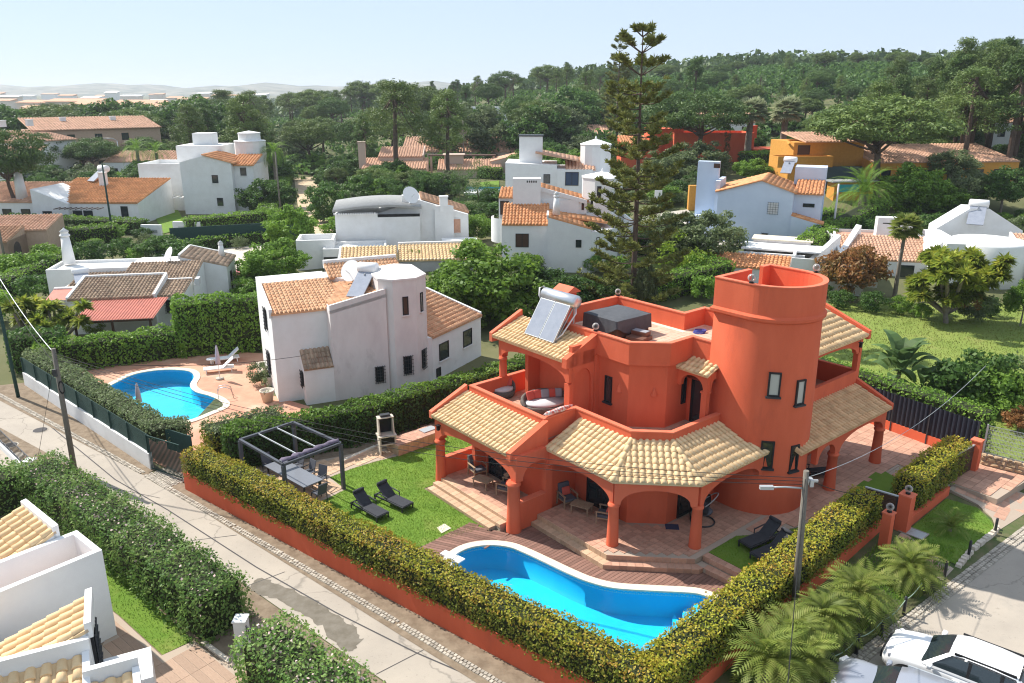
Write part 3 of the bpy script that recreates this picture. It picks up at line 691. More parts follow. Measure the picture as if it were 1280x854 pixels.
# ---------------------------------------------------------------- pool
pool = thing('swimming_pool', 'large kidney shaped pool with cream coping below the red villa', 'pool', (2.5, 25.5, 0))
po = Vector((2.5, 25.5))
def mkpool(t, loop, po, depth, cop=0.34, top=0.05, water=-0.06, wall=None, cope=None, copez=0.0):
    L = [p-po for p in loop]; n = len(L); wall = wall or M['poolblue']
    b = MB(); lo = offs(L, -0.0)
    k = [(p.x, p.y, -depth) for p in L]+[(p.x, p.y, 0.0) for p in L]
    A = sum(L[i].x*L[(i+1)%n].y-L[(i+1)%n].x*L[i].y for i in range(n))
    b.add(k, [((i+1)%n, i, n+i, n+(i+1)%n) for i in range(n)] if A > 0 else [(i, (i+1)%n, n+(i+1)%n, n+i) for i in range(n)], 0, True)
    b.f.append(tuple(range(n)) if A > 0 else tuple(range(n))[::-1]); b.m.append(0); b.sm.append(False)
    b.build('basin', wall, t)
    c = MB(); O = offs(L, cop); I = offs(L, -0.03); c.ring(O, I, -0.03, top); bev(c.build('coping', cope or M['cream'], t), 0.015, 2)
    s = MB(); I2 = offs(L, 0.002); s.add([(p.x, p.y, water) for p in I2], [tuple(range(n)) if A > 0 else tuple(range(n))[::-1]]); s.build('water', M['water'], t)
mkpool(pool, POOL, po, 1.12)
band = MB(); L = [p-po for p in offs(POOL, -0.012)]; n = len(L)
acc = 0
for i in range(n):
    a, b_ = L[i], L[(i+1)%n]; d = b_-a; m_ = max(1, int(d.length/0.075))
    for k in range(m_):
        p = a+d*(k+0.12)/m_; q = a+d*(k+0.72)/m_
        zz = -0.05 if (acc % 2) else -0.10
        band.add([(p.x,p.y,-0.17),(q.x,q.y,-0.17),(q.x,q.y,-0.135),(p.x,p.y,-0.135)], [(0,1,2,3)], 1)
        band.add([(p.x,p.y,zz-0.03),(q.x,q.y,zz-0.03),(q.x,q.y,zz),(p.x,p.y,zz)], [(0,1,2,3)], 1); acc += 1
bo = band.build('meander_mosaic_band', [M['poolblue'], mat('white_mosaic', (0.55, 0.72, 0.80), rough=0.4)], pool); bo['kind'] = 'stuff'
st = MB()
for k, rr in enumerate((1.35, 1.0, 0.66)):
    pts = [Vector((7.3, 24.9))-po+Vector((cos(a), sin(a)))*rr for a in np.linspace(R(125), R(290), 14)]
    pts = [p for p in pts]+[Vector((7.35, 24.7))-po]
    pts = [p if inpoly(p.x+po.x, p.y+po.y, POOL) else None for p in pts]; pts = [p for p in pts if p is not None]
    if len(pts) > 3: st.prism([(p.x, p.y) for p in pts], -1.11, -0.86+0.27*k)
st.build('pool_steps', M['poolblue'], pool)
fo = thing('waterfall_spout', 'white sculpted pool spout on the coping at the left end', 'pool spout', (*G(563,698)[:2], 0.05), R(-38))
s = MB(); s.box(-0.42,-0.16,0,0.25,0.16,0.10); s.box(0.25,-0.20,0.03,0.62,0.20,0.08); s.build('spout', M['white_clean'], fo)
s = MB(); s.box(-0.12,-0.42,0.0,0.12,-0.163,0.09); s.box(-0.12,0.163,0,0.12,0.42,0.09); s.build('side_arm', M['white_clean'], fo)
# ---------------------------------------------------------------- deck
deck = sheet('deck', [G(527,685)[:2],G(588,654)[:2],HL(-0.6,-0.6),HL(0.2,0.0),HL(0.2,1.0),HL(4.5,0.95),HL(7.05,3.55),HL(7.1,4.2),HL(9.6,4.2),(9.3,25.5),(8.4,24.2)]+[tuple(p) for p in offs(POOL, 0.30)[62:66]][::-1]+[tuple(p) for p in offs(POOL, 0.30)[0:62]][::-1]+[(-3.3,27.6)], z=-0.004, mats=M['black'], label='timber deck between the pool and the villa steps')
def boards(poly, ang, excl, w=0.145, gap=0.014):
    c, s = cos(ang), sin(ang); Q = [(p[0]*c+p[1]*s, -p[0]*s+p[1]*c) for p in poly]; E_ = [(p[0]*c+p[1]*s, -p[0]*s+p[1]*c) for p in excl]
    v0 = min(q[1] for q in Q); v1 = max(q[1] for q in Q); v = v0+w/2; res = []
    while v < v1:
        u = min(q[0] for q in Q); u1 = max(q[0] for q in Q); start = None
        while u <= u1+0.06:
            ok = inpoly(u, v, Q) and not inpoly(u, v, E_)
            if ok and start is None: start = u
            if not ok and start is not None:
                if u-start > 0.2: res.append((start, u, v))
                start = None
            u += 0.03
        v += w+gap
    for a, b_, v in res:
        m_ = (a+b_)/2; bx = MB(); bx.box(-(b_-a)/2, -w/2, 0, (b_-a)/2, w/2, 0.028)
        o = bx.build('board', M['deck'], deck); o.matrix_local = Matrix.Rotation(ang, 4, 'Z') @ Matrix.Translation((m_, v, random.uniform(0, 0.003)))
PX = offs(POOL, 0.28)
SPL = [HL(0.15,0.05), HL(0.35,-2.6)]
left = [G(527,684)[:2],G(588,653)[:2],HL(-0.62,-0.74),HL(-0.3,-0.35),HL(0.05,-0.2),HL(0.30,-2.6),(-3.3,27.5)]
right = [HL(0.10,-0.2),HL(0.2,0.0),HL(0.2,0.9),HL(4.45,0.88),HL(7.05,3.5),HL(7.12,4.12),HL(9.6,4.12),(9.3,25.5),(8.2,24.0),(2,24),HL(0.35,-2.6)]
boards(left, R(-23), PX); boards(right, R(40), PX)
b = MB(); p0 = HL(0.07,-0.25); p1 = HL(0.32,-1.75); b.bar((*p0,0.016),(*p1,0.016),0.10,0.03); b.build('border_board', M['deck'], deck)
tag(sheet('stepping_slab', [G(546,660.5)[:2],G(555.5,655.2)[:2],G(564,661)[:2],G(552,667.4)[:2]][::-1], z=0.03, mats=M['cream'], kind=None), 'single cream paving slab in the lawn by the deck', 'paving slab')
# ---------------------------------------------------------------- patio and steps
FZ = 0.45
patio = tag(bpy.data.objects.new('patio', None), 'terracotta tiled patios of the red villa', None, None, 'structure'); COL.objects.link(patio); patio.location = (HO.x, HO.y, 0); patio.rotation_euler = (0, 0, A0)
oct_ = [(0.22,1.25),(4.35,1.25),(6.78,3.68),(6.78,8.9),(4.3,8.9),(4.3,4.95),(3.12,3.75),(0.22,3.75)]
por = [(-5.62,0.0),(-0.02,0.0),(-0.02,2.15),(-5.62,2.15)]
rightp = [(6.78,6.4),(7.45,7.4),(8.05,9.0),(8.3,11.5),(8.1,13.2),(8.1,18),(12.5,18.0),(12.8,22.8),(2,22.8),(2,17.5),(4.6,17.5),(4.6,12),(6.0,11.8)]
pb = MB(); g_ = FZ-0.02
for p, q in ((oct_,0), (por,.001), (rightp,-.004)): pb.prism(p, -0.1, g_+q)
oc2 = [(0.22,0.90),(4.5,0.90),(7.13,3.53),(7.13,4.1),(6.8,4.1),(6.8,3.72),(4.3,1.28),(0.22,1.28)]
pb.prism(oc2, -0.1, 0.205)
pb.prism([(7.13,3.72),(9.7,3.86),(9.7,4.16),(7.13,4.12)], -0.1, 0.205); pb.prism([(6.8,4.15),(9.7,4.18),(9.7,4.5),(6.8,4.5)], -0.1, FZ-0.02)
pb.prism([(-5.35,-0.38),(-0.33,-0.38),(-0.33,-0.004),(-5.35,-0.004)], -0.1, 0.28); pb.prism([(-5.30,-0.74),(-0.62,-0.74),(-0.62,-0.384),(-5.30,-0.384)], -0.1, 0.135)
pb.build('slab', M['grout'], patio)
vis = lambda q: (q[1]-q[0]*0.6)
paving(patio, oct_, 0.30, 0, FZ-0.018, M['terracotta'], single=210, key=vis, org=(0.22,1.25))
paving(patio, por, 0.31, 0, FZ-0.018, M['terracotta'], single=0, org=(-5.62,0))
paving(patio, rightp, 0.42, 0, FZ-0.018, M['terracotta'], single=0, org=(0,0))
def steptiles(p0, p1, w, z, riser, m, sz=0.31, side=1):
    p0 = Vector(p0); p1 = Vector(p1); d = p1-p0; L = d.length; d /= L; nn = Vector((-d.y, d.x))*side; n = max(1, round(L/sz)); ll = L/n; rot = atan2(d.y, d.x)
    a = MB(); a.box(-ll/2+.007, 0, 0, ll/2-.007, w*side, 0.02); me = a.mesh('step_tile', [m])
    r = MB(); r.box(-ll/2+.007, -0.018*side, -riser+0.01, ll/2-.007, 0, 0.0195); mr = r.mesh('riser_tile', [m])
    for k in range(n):
        c = p0+d*ll*(k+0.5)
        for nm, mm in (('step_tile', me), ('riser_tile', mr)):
            o = bpy.data.objects.new(nm, mm); COL.objects.link(o); o.parent = patio; o.matrix_local = Matrix.Translation((c.x, c.y, z+random.uniform(-.002,.002))) @ Matrix.Rotation(rot, 4, 'Z')
T_ = M['terracotta']; SS = M['stepstone']
steptiles((0.24,0.90),(4.5,0.90),0.34,0.206,0.2,SS); steptiles((4.5,0.90),(7.13,3.53),0.34,0.206,0.2,T_); steptiles((7.13,3.53),(7.13,3.74),0.34,0.206,0.2,T_)
for (p, q) in (((0.24,1.25),(4.35,1.25)),((4.35,1.25),(6.78,3.68))): steptiles(p, q, 0.001+0.02, FZ-0.019, 0.22, SS if p[0] < 1 else T_)
steptiles((7.15,3.74),(9.7,3.86),0.30,0.206,0.2,T_); steptiles((6.8,4.15),(9.7,4.18),0.31,FZ-0.019,0.22,T_)
steptiles((-5.35,-0.38),(-0.33,-0.38),0.37,0.281,0.14,SS,0.33); steptiles((-5.30,-0.74),(-0.62,-0.74),0.35,0.136,0.13,SS,0.33); steptiles((-5.30,0.0),(-0.30,0.0),0.34,FZ-0.017,0.15,SS,0.33)
# right hand lawn at patio level
lawnR = [HL(6.8,4.52),HL(9.7,4.52),HL(10.2,6),HL(9.9,9.5),HL(9.2,12.3),HL(8.75,12.3),HL(8.35,11.3),HL(8.1,9.0),HL(7.5,7.4),HL(6.8,6.4)]
def fill(name, poly, z0, z1, m, label, kind='structure'):
    b = MB(); b.prism([(p[0], p[1]) for p in poly], z0, z1); o = b.build(name, m); tag(o, label, None, None, kind); return o
fill('lawn', lawnR, -0.1, 0.44, M['lawn'], 'strip of lawn beside the tower with dark loungers')
grass('lawn_grass', lawnR, 0.44, 16000, 0.07, 0.018, label='short grass beside the tower')
pa = [HL(8.1,12.35),HL(9.2,12.35),HL(9.9,13.6),HL(8.1,13.4)]
lawnG = [(p[0], p[1]) for p in [G(1048,624,.44),G(1100,586,.44),G(1127,601,.44),G(1090,630,.44)]]
fill('lawn', lawnG, -0.1, 0.44+0.012, M['lawn'], 'small lawn behind the garden gate')
path = [(p[0], p[1]) for p in [G(1022,612,.44),G(1046,600,.44),G(1052,622,.44),G(1090,640,.44),G(1098,662,.44),G(1030,640,.44),G(1010,622,.44)]]
# ================================================================ RED VILLA
villa = thing('villa', 'large terracotta red villa with round tower and arched porches beside the kidney pool', 'villa', (HO.x, HO.y, 0), A0)
RED = M['red']; COPE = M['redcope']; TL = M['tile']
def dprism(b, poly, z0, z1, smooth, m=0, bottom=False):
    n = len(poly); k = len(b.v)
    b.v += [(p[0], p[1], z0) for p in poly]+[(p[0], p[1], z1) for p in poly]
    for i in range(n): b.f.append((k+i, k+(i+1)%n, k+n+(i+1)%n, k+n+i)); b.m.append(m); b.sm.append(i in smooth)
    q = len(b.v); b.v += [(p[0], p[1], z1) for p in poly]; b.f.append(tuple(range(q, q+n))); b.m.append(m); b.sm.append(False)
    if bottom:
        q = len(b.v); b.v += [(p[0], p[1], z0) for p in poly]; b.f.append(tuple(range(q+n-1, q-1, -1))); b.m.append(m); b.sm.append(False)
def coping(parent, path, w, z, closed=False, h=0.05, ov=0.025, name='coping'):
    b = MB(); P = [Vector(p) for p in path]
    b.wallpath([p for p in path], w, z-0.01, z+h, closed=closed); o = b.build(name, COPE, parent); return o
# ---- ground floor
GF = [(-4.7,2.1),(0.02,2.1),(0.02,3.7),(3.15,3.7),(4.3,4.9),(4.3,8.4),(3.5,8.4),(3.5,12),(4.6,12),(4.6,17.2),(2.5,17.9),(-4.7,12.9)]
b = MB(); b.prism(GF, 0.3, 3.38); b.box(-4.7,1.45,0.3,-4.45,2.098,3.38); b.build('ground_floor_walls', RED, villa)
b = MB(); b.box(-5.52,0.12,0,-5.3,5.3,1.35); b.build('side_wall', RED, villa); coping(villa, [(-5.54,5.3),(-5.54,0.12)], 0.26, 1.35)
b = MB(); b.wallpath([(0.22,0.2),(0.22,1.72)], 0.24, 0.0, 1.32); b.build('side_wall', RED, villa); coping(villa, [(0.235,0.22),(0.235,1.70)], 0.27, 1.32)
def column(a, b_, z0, z1, r=0.21, name='column', taper=1.32):
    m = MB(); h = z1-z0
    m.lathe([(r*taper*1.05,0),(r*taper,0.06),(r*1.12,h*0.45),(r,h-0.16),(r*1.22,h-0.14),(r*1.25,h-0.07),(r*1.05,h-0.05),(r*1.05,h+0.02)], (a, b_, z0), 20)
    return m.build(name, RED, villa)
SPR = 2.35
column(-5.42, 0.14, 0.0, SPR); column(0.04, 0.06, 0.0, SPR, 0.25)
column(3.95, 1.98, FZ-0.03, SPR, 0.2, taper=1.25); column(6.2, 4.4, FZ-0.03, SPR, 0.2, taper=1.25)
b = MB(); b.box(0.0,1.72,0.2,0.22,2.1,3.4); b.build('pillar', RED, villa)
def panel(a, c, zs, za, zt, th=0.28, cols=0.3, e=2.2, name='arch'):
    m = MB(); m.arch(a, c, zs, za, zt, th, 0, 20, e, cols); return m.build(name, RED, villa)
panel((-5.62,0.0),(0.24,0.0), SPR, 3.05, 3.5); panel((0.24,0.28),(0.24,2.08), SPR, 3.0, 3.5, 0.24, 0.12)
panel((-5.62,2.1),(-5.62,0.28), SPR, 3.0, 3.5, 0.26, 0.2)
panel((0.02,1.84),(4.0,1.84), SPR, 3.0, 3.38, 0.26, 0.16); panel((4.07,1.84),(6.34,4.2), SPR, 3.0, 3.38, 0.26, 0.26); panel((6.36,4.33),(6.36,8.62), SPR, 3.05, 3.38, 0.26, 0.24)
# porch roofs
R1 = roof(villa, 'roof', (-5.72,-0.14,3.52),(-0.22,-0.14,3.52),(-0.22,1.97,4.26),(-5.72,1.97,4.26), TL, 0.235, 0.36)
b = MB(); b.add([(-0.24,-0.12,3.3),(0.03,-0.12,3.3),(0.03,2.0,3.3),(-0.24,2.0,3.3),(-0.24,-0.12,3.66),(0.03,-0.12,3.66),(0.03,2.0,4.56),(-0.24,2.0,4.56)], [(0,3,2,1),(4,5,6,7),(0,1,5,4),(1,2,6,5),(2,3,7,6),(3,0,4,7)]); b.build('gable_wall', [RED], villa)
b = MB(); b.add([(-5.92,-0.10,3.36),(-5.70,-0.10,3.36),(-5.70,2.0,4.1),(-5.92,2.0,4.1),(-5.92,-0.10,3.70),(-5.70,-0.10,3.70),(-5.70,2.0,4.55),(-5.92,2.0,4.55)], [(0,3,2,1),(4,5,6,7),(0,1,5,4),(1,2,6,5),(2,3,7,6),(3,0,4,7)]); b.build('gable_wall', [COPE], villa)
EA, EB, EC, ED = (0.04,1.70,3.40),(4.08,1.70,3.40),(6.52,4.14,3.40),(6.52,8.75,3.40)
TA, TB, TC, TD = (0.04,3.86,4.22),(3.06,3.86,4.22),(4.26,5.06,4.22),(4.26,8.75,4.22)
roof(villa, 'roof', EA, EB, TB, TA, TL, 0.262, 0.36, single=100); roof(villa, 'roof', EB, EC, TC, TB, TL, 0.262, 0.36, single=110); roof(villa, 'roof', EC, ED, TD, TC, TL, 0.262, 0.36, single=90)
ridge(villa, EB, TB, TL); ridge(villa, EC, TC, TL)
# upper terraces
b = MB(); b.prism([(-5.5,1.98),(-0.22,1.98),(-0.22,3.88),(3.05,3.88),(4.25,5.08),(4.25,8.4),(2,8.4),(-4.5,5.5),(-5.5,5.5)], 3.38, 3.6); b.build('terrace_slab', RED, villa)
tf = MB(); tp = [(-5.3,2.16),(-0.2,2.16),(-0.2,4.05),(2.98,4.05),(4.07,5.15),(4.07,8.38),(2.2,8.38),(-4.5,5.48),(-5.3,5.4)]
tf.prism(tp, 3.55, 3.615); tfo = tf.build('terrace_floor', M['grout'], villa); paving(tfo, tp, 0.33, 0, 3.616, M['terracotta'], th=0.012)
PP = [(-5.5,5.4),(-5.5,1.96),(-0.2,1.96),(-0.2,3.84),(3.06,3.84),(4.27,5.05),(4.27,8.42)]
PI = [(-5.32,5.4),(-5.32,2.14),(-0.38,2.14),(-0.38,4.02),(2.985,4.02),(4.09,5.125),(4.09,8.42)]
def strip(name, A, B, z0, z1, m):
    b = MB(); n = len(A)
    vs = [(p[0],p[1],z) for z in (z0,z1) for p in A]+[(p[0],p[1],z) for z in (z0,z1) for p in B]; fs = []
    for i in range(n-1):
        j = i+1; fs += [(i,j,n+j,n+i),(2*n+j,2*n+i,3*n+i,3*n+j),(n+i,n+j,3*n+j,3*n+i)]
    fs += [(0,n,3*n,2*n),(n-1,3*n-1,4*n-1,2*n-1)]
    b.add(vs, fs); return b.build(name, m, villa)
strip('parapet', PP, PI, 3.5, 4.55, RED)
def widen(A, B, d):
    return [(a[0]+(a[0]-c[0])*d, a[1]+(a[1]-c[1])*d) for a, c in zip(A, B)], [(c[0]+(c[0]-a[0])*d, c[1]+(c[1]-a[1])*d) for a, c in zip(A, B)]
A_, B_ = widen(PP, PI, 0.12); strip('coping', A_, B_, 4.545, 4.60, COPE)
# ---- upper floor
UF = [(-4.6,5.45),(-1.0,5.45),(-0.62,5.45),(-0.62,5.72),(1.15,5.72),(2.32,6.92),(2.32,8.42),(3.5,8.42),(3.5,12),(2.5,12),(2.5,17.9),(-4.6,12.6)]
b = MB(); b.prism(UF, 3.58, 6.6); b.build('upper_floor_walls', RED, villa)
b = MB(); b.box(-1.02,4.15,3.6,-0.82,5.46,7.2); b.build('side_wall', RED, villa)                        # wall with the niche
panel((-0.70,4.05),(-0.70,5.44), 5.3, 6.1, 6.9, 0.12, 0.14); b = MB(); b.box(-0.82,4.05,3.6,-0.70,4.19,5.3); b.build('niche_jamb', RED, villa); b = MB(); b.box(-0.82,5.30,3.6,-0.70,5.44,5.3); b.build('niche_jamb', RED, villa)
column(-5.42, 3.98, 4.58, 5.62, 0.17, taper=1.1); b = MB(); b.box(-1.05,3.93,3.6,-0.71,4.14,5.5); b.build('pillar', RED, villa)
panel((-5.6,3.86),(-0.70,3.86), 5.6, 6.22, 6.62, 0.22, 0.22); panel((-5.6,5.6),(-5.6,4.09), 5.6, 6.2, 6.62, 0.22, 0.15)
b = MB(); b.box(-4.6,4.7,3.6,-4.38,5.448,6.6); b.build('side_wall', RED, villa)
roof(villa, 'roof', (-5.95,3.70,6.60),(-0.98,3.70,6.60),(-0.98,5.62,7.26),(-5.95,5.62,7.26), TL, 0.24, 0.36)
for x0, x1 in ((-1.0,-0.70),(-6.13,-5.93)):
    b = MB(); b.add([(x0,3.70,6.3),(x1,3.70,6.3),(x1,5.66,6.3),(x0,5.66,6.3),(x0,3.70,6.74),(x1,3.70,6.74),(x1,5.66,7.58),(x0,5.66,7.58)], [(0,3,2,1),(4,5,6,7),(0,1,5,4),(1,2,6,5),(2,3,7,6),(3,0,4,7)]); b.build('gable_wall', COPE if x0 < -2 else RED, villa)
# roof terrace
RT = [(-4.75,5.58),(1.22,5.58),(2.46,6.85),(2.46,8.36),(3.5,8.36),(3.5,12.9),(-0.35,12.9),(-0.35,11.3),(-4.75,11.3)]
RTi = [(-4.57,5.76),(1.15,5.76),(2.28,6.92),(2.28,8.54),(3.5,8.54),(3.5,12.72),(-0.17,12.72),(-0.17,11.12),(-4.57,11.12)]
b = MB(); b.prism(RT, 6.58, 6.74); b.build('roof_slab', RED, villa)
rf = MB(); rf.prism(RTi, 6.72, 6.765); rfo = rf.build('roof_terrace_floor', M['cream'], villa); paving(rfo, RTi, 0.36, 0, 6.766, mat('pale_terrace_tile', (0.62,0.42,0.31), (0.54,0.36,0.26), rough=0.8, scale=3, island=0.1), th=0.012)
b = MB(); b.ring(RT, RTi, 6.74, 7.58); b.build('parapet', RED, villa)
A_, B_ = widen(RT, RTi, 0.14); b = MB(); b.ring(A_, B_, 7.575, 7.63); b.build('coping', COPE, villa)
# canopy over the upper door, porch arch beside the tower
panel((2.30,7.62),(3.92,7.62), 5.55, 6.15, 6.42, 0.22, 0.2); panel((3.93,7.85),(3.93,8.42), 5.6, 6.1, 6.42, 0.2, 0.06)
b = MB(); b.box(3.62,7.64,3.6,3.90,7.88,5.5); b.box(3.58,7.61,5.5,3.94,7.92,5.58); b.build('pillar', RED, villa)
b = MB(); b.add([(2.3,7.84,5.9),(3.92,7.84,5.9),(3.92,8.45,5.9),(2.3,8.45,5.9),(2.3,7.84,6.4),(3.92,7.84,6.4),(3.92,8.45,6.6),(2.3,8.45,6.6)], [(0,3,2,1),(4,5,6,7)]); b.build('porch_ceiling', RED, villa)
roof(villa, 'roof', (1.95,7.46,6.36),(4.0,7.46,6.36),(4.0,8.40,6.72),(1.95,8.40,6.72), TL, 0.25, 0.34, thick=0.06)
# ---- tower
AC, ARC = (5.15, 10.2), 1.98
def dpoly(d=0.0, n=28, x0=3.5, y0=8.22, y1=12.18, k=0.0):
    r = ARC+d
    p = [(x0-d, 10.2-r)]
    p += [(AC[0]+r*cos(-pi/2+pi*i/n), AC[1]+r*sin(-pi/2+pi*i/n)) for i in range(n+1)]
    return p+[(x0-d, 10.2+r)]
b = MB(); P0 = dpoly(0.06); P1 = dpoly(-0.02); n = len(P0); k = 0
b.v += [(p[0],p[1],0.1) for p in P0]+[(p[0],p[1],9.0) for p in P1]
for i in range(n): b.f.append((i,(i+1)%n,n+(i+1)%n,n+i)); b.m.append(0); b.sm.append(1 <= i <= n-3 or i == 0)
b.build('tower', RED, villa)
b = MB(); 
for d0, z0, d1, z1 in ((-0.02,8.98,0.11,9.08),(0.11,9.08,0.12,9.2),(0.12,9.2,0.02,9.3)):
    Q0 = dpoly(d0); Q1 = dpoly(d1); k = len(b.v); b.v += [(p[0],p[1],z0) for p in Q0]+[(p[0],p[1],z1) for p in Q1]
    for i in range(n): b.f.append((k+i,k+(i+1)%n,k+n+(i+1)%n,k+n+i)); b.m.append(0); b.sm.append(1 <= i <= n-3)
b.build('ledge', RED, villa)
b = MB(); dprism(b, dpoly(-0.05), 9.2, 9.52, ()); b.build('tower_roof', M['redcope'], villa)
O_ = dpoly(0.02); I_ = [(max(3.66,AC[0]+(p[0]-AC[0])*0.92) if abs(p[0]-AC[0])<1e-6 or p[0]>AC[0] else p[0], AC[1]+(p[1]-AC[1])*0.92) for p in O_]
I_ = [(AC[0]+1.82*cos(-pi/2+pi*i/28), AC[1]+1.82*sin(-pi/2+pi*i/28)) for i in range(29)]
path_o = [(3.48,10.6),(3.48,8.2)]+[(AC[0]+2.0*cos(-pi/2+pi*i/28), AC[1]+2.0*sin(-pi/2+pi*i/28)) for i in range(29)]+[(3.48,12.2),(3.48,11.45)]
path_i = [(3.66,10.6),(3.66,8.38)]+I_+[(3.66,12.02),(3.66,11.45)]
o = strip('tower_parapet', path_o, path_i, 9.25, 10.5, RED)
A_, B_ = widen(path_o, path_i, 0.12); strip('coping', A_, B_, 10.495, 10.54, COPE)
for ang, z0, w, h in ((-50,5.92,0.50,1.05),(-16,5.5,0.46,1.1),(-50,2.66,0.55,1.25),(-14,2.45,0.46,1.2)):
    a = R(ang); rr = ARC+0.02
    window(villa, AC[0]+rr*cos(a), AC[1]+rr*sin(a), z0, a, w, h, gm=M['blind'] if z0 > 5 else M['glass'], sill=M['dark'], fw=0.07, proud=0.05)
# ---- doors and windows
def door(x, y, z, ang, w, h, mull=1): 
    o = window(villa, x, y, z, R(ang), w, h, mull=mull, name='sliding_door', fw=0.09, proud=0.05); return o
door(-3.2, 2.098, FZ, -90, 2.0, 2.15); door(1.75, 3.69, FZ, -90, 1.9, 2.1); door(4.31, 6.6, FZ, 0, 2.0, 2.1); door(-1.75, 5.44, 3.63, -90, 1.5, 2.2); door(3.02, 8.41, 3.63, -90, 0.95, 2.1, 0)
window(villa, 2.33, 8.1, 4.5, R(0), 0.3, 1.3); window(villa, -0.02, 5.71, 4.45, R(-90), 0.42, 1.25, sill=M['dark'])
window(villa, 4.61, 13.2, FZ, R(0), 1.3, 2.1, mull=1, name='sliding_door')
def sconce(x, y, z, ang):
    m = MB(); m.lathe([(0.15,0),(0.15,0.02),(0.02,0.36),(0.0,0.37)], (0,0,0), 10, a0=-pi/2, a1=pi/2); m.xf(Matrix.Translation((x,y,z)) @ Matrix.Rotation(R(ang),4,'Z')); m.build('wall_light', RED, villa)
sconce(0.62,5.72,5.15,-90); sconce(1.95,6.53,5.15,-45); sconce(1.45,3.7,1.9,-90)
def lantern(x, y, z):
    m = MB(); m.box(x-0.06,y-0.06,z,x+0.06,y+0.06,z+0.22); m.box(x-0.09,y-0.09,z+0.22,x+0.09,y+0.09,z+0.26); m.build('wall_lantern', M['black'], villa)
lantern(-5.2,-0.1,2.95); lantern(5.75,17.2,6.1)
def globe(x, y, z):
    m = MB(); m.lathe([(0.10,0),(0.10,0.05),(0.05,0.08)], (x,y,z), 10); g = m.build('globe_lamp', M['black'], villa)
    s = MB(); s.sphere((x,y,z+0.22), 0.16, 0, 14); s.build('globe', M['globe'], g)
gm = bpy.data.materials.new('clear_globe_glass'); gm.use_nodes = True; N = gm.node_tree.nodes; L_ = gm.node_tree.links
t_ = N.new('ShaderNodeBsdfTransparent'); t_.inputs[0].default_value = (0.86,0.84,0.82,1); mx = N.new('ShaderNodeMixShader'); lw = N.new('ShaderNodeLayerWeight'); lw.inputs[0].default_value = 0.68
L_.new(lw.outputs[1], mx.inputs[0]); L_.new(t_.outputs[0], mx.inputs[1]); L_.new(N['Principled BSDF'].outputs[0], mx.inputs[2]); N['Principled BSDF'].inputs['Roughness'].default_value = 0.08; N['Principled BSDF'].inputs['Base Color'].default_value = (0.5,0.47,0.45,1)
L_.new(mx.outputs[0], N['Material Output'].inputs[0]); M['globe'] = gm
globe(-0.9,5.67,7.63); globe(-4.66,11.2,7.63); globe(1.6,12.8,7.63); globe(5.15,8.3,10.54); globe(5.8,12.1,10.54)
# chimney behind the solar heater
ch = MB(); ch.box(-4.35,6.5,6.7,-3.6,7.05,8.35); cho = ch.build('chimney', RED, villa)
ch = MB()
for k in range(6): ch.box(-4.33+k*0.14,6.5,8.35,-4.27+k*0.14,7.05,8.72)
ch.box(-4.2,6.6,8.35,-3.75,6.95,8.7); ch.build('chimney_slats', RED, cho)
ch = MB(); ch.add([(-4.5,6.35,8.72),(-3.45,6.35,8.72),(-3.45,7.2,8.72),(-4.5,7.2,8.72),(-4.5,6.35,8.78),(-3.45,6.35,8.78),(-3.45,7.2,8.78),(-4.5,7.2,8.78),(-4.5,6.775,9.02),(-3.45,6.775,9.02)], [(0,3,2,1),(0,1,5,4),(2,3,7,6),(1,2,6,9,5),(3,0,4,8,7),(4,5,9,8),(6,7,8,9)]); ch.build('chimney_cap', COPE, cho)
# ---- right wing
column(7.12,13.1,FZ-0.05,SPR-0.05,0.21,taper=1.35); column(7.12,17.45,FZ-0.05,SPR-0.05,0.21,taper=1.35)
panel((7.28,11.3),(7.28,13.12), SPR-0.08, 2.95, 3.3, 0.26, 0.18); panel((7.28,13.12),(7.28,17.62), SPR-0.08, 3.0, 3.3, 0.26, 0.2); panel((7.0,17.65),(4.7,17.65), SPR-0.08, 2.95, 3.3, 0.24, 0.15)
roof(villa, 'roof', (7.45,9.7,3.34),(7.45,17.75,3.34),(5.5,17.75,4.02),(5.5,9.7,4.02), mat('aged_roof_tile',(0.68,0.44,0.24),(0.56,0.33,0.17),rough=0.85,scale=1.6,island=0.14,dirt=((0.46,0.27,0.14),1.1,0.6)), 0.235, 0.36)
b = MB(); b.add([(5.5,17.75,3.2),(7.4,17.75,3.2),(7.4,17.95,3.2),(5.5,17.95,3.2),(5.5,17.75,4.3),(7.4,17.75,3.5),(7.4,17.95,3.5),(5.5,17.95,4.3)], [(0,3,2,1),(4,5,6,7),(0,1,5,4),(1,2,6,5),(2,3,7,6),(3,0,4,7)]); b.build('gable_wall', RED, villa)
b = MB(); b.prism([(2.5,12),(5.5,12),(5.5,17.9),(2.5,17.9)], 3.38, 3.7); b.build('balcony_floor', RED, villa)
b = MB(); b.prism([(2.6,12.1),(5.3,12.1),(5.3,17.7),(2.6,17.7)], 3.69, 3.72); b.build('balcony_paving', M['terracotta'], villa)
b = MB(); b.wallpath([(5.5,12.0),(5.5,17.92),(2.5,17.92)], 0.2, 3.5, 4.72); b.build('parapet', RED, villa)
panel((5.5,12.0),(5.5,17.62), 5.65, 6.25, 6.55, 0.22, 0.22); panel((5.5,17.92),(2.6,17.92), 5.65, 6.2, 6.55, 0.22, 0.28)
b = MB(); b.box(5.24,17.62,4.72,5.5,17.92,5.66); b.build('pillar', RED, villa); b = MB(); b.box(2.5,17.66,4.72,2.9,17.92,5.66); b.build('pillar', RED, villa)
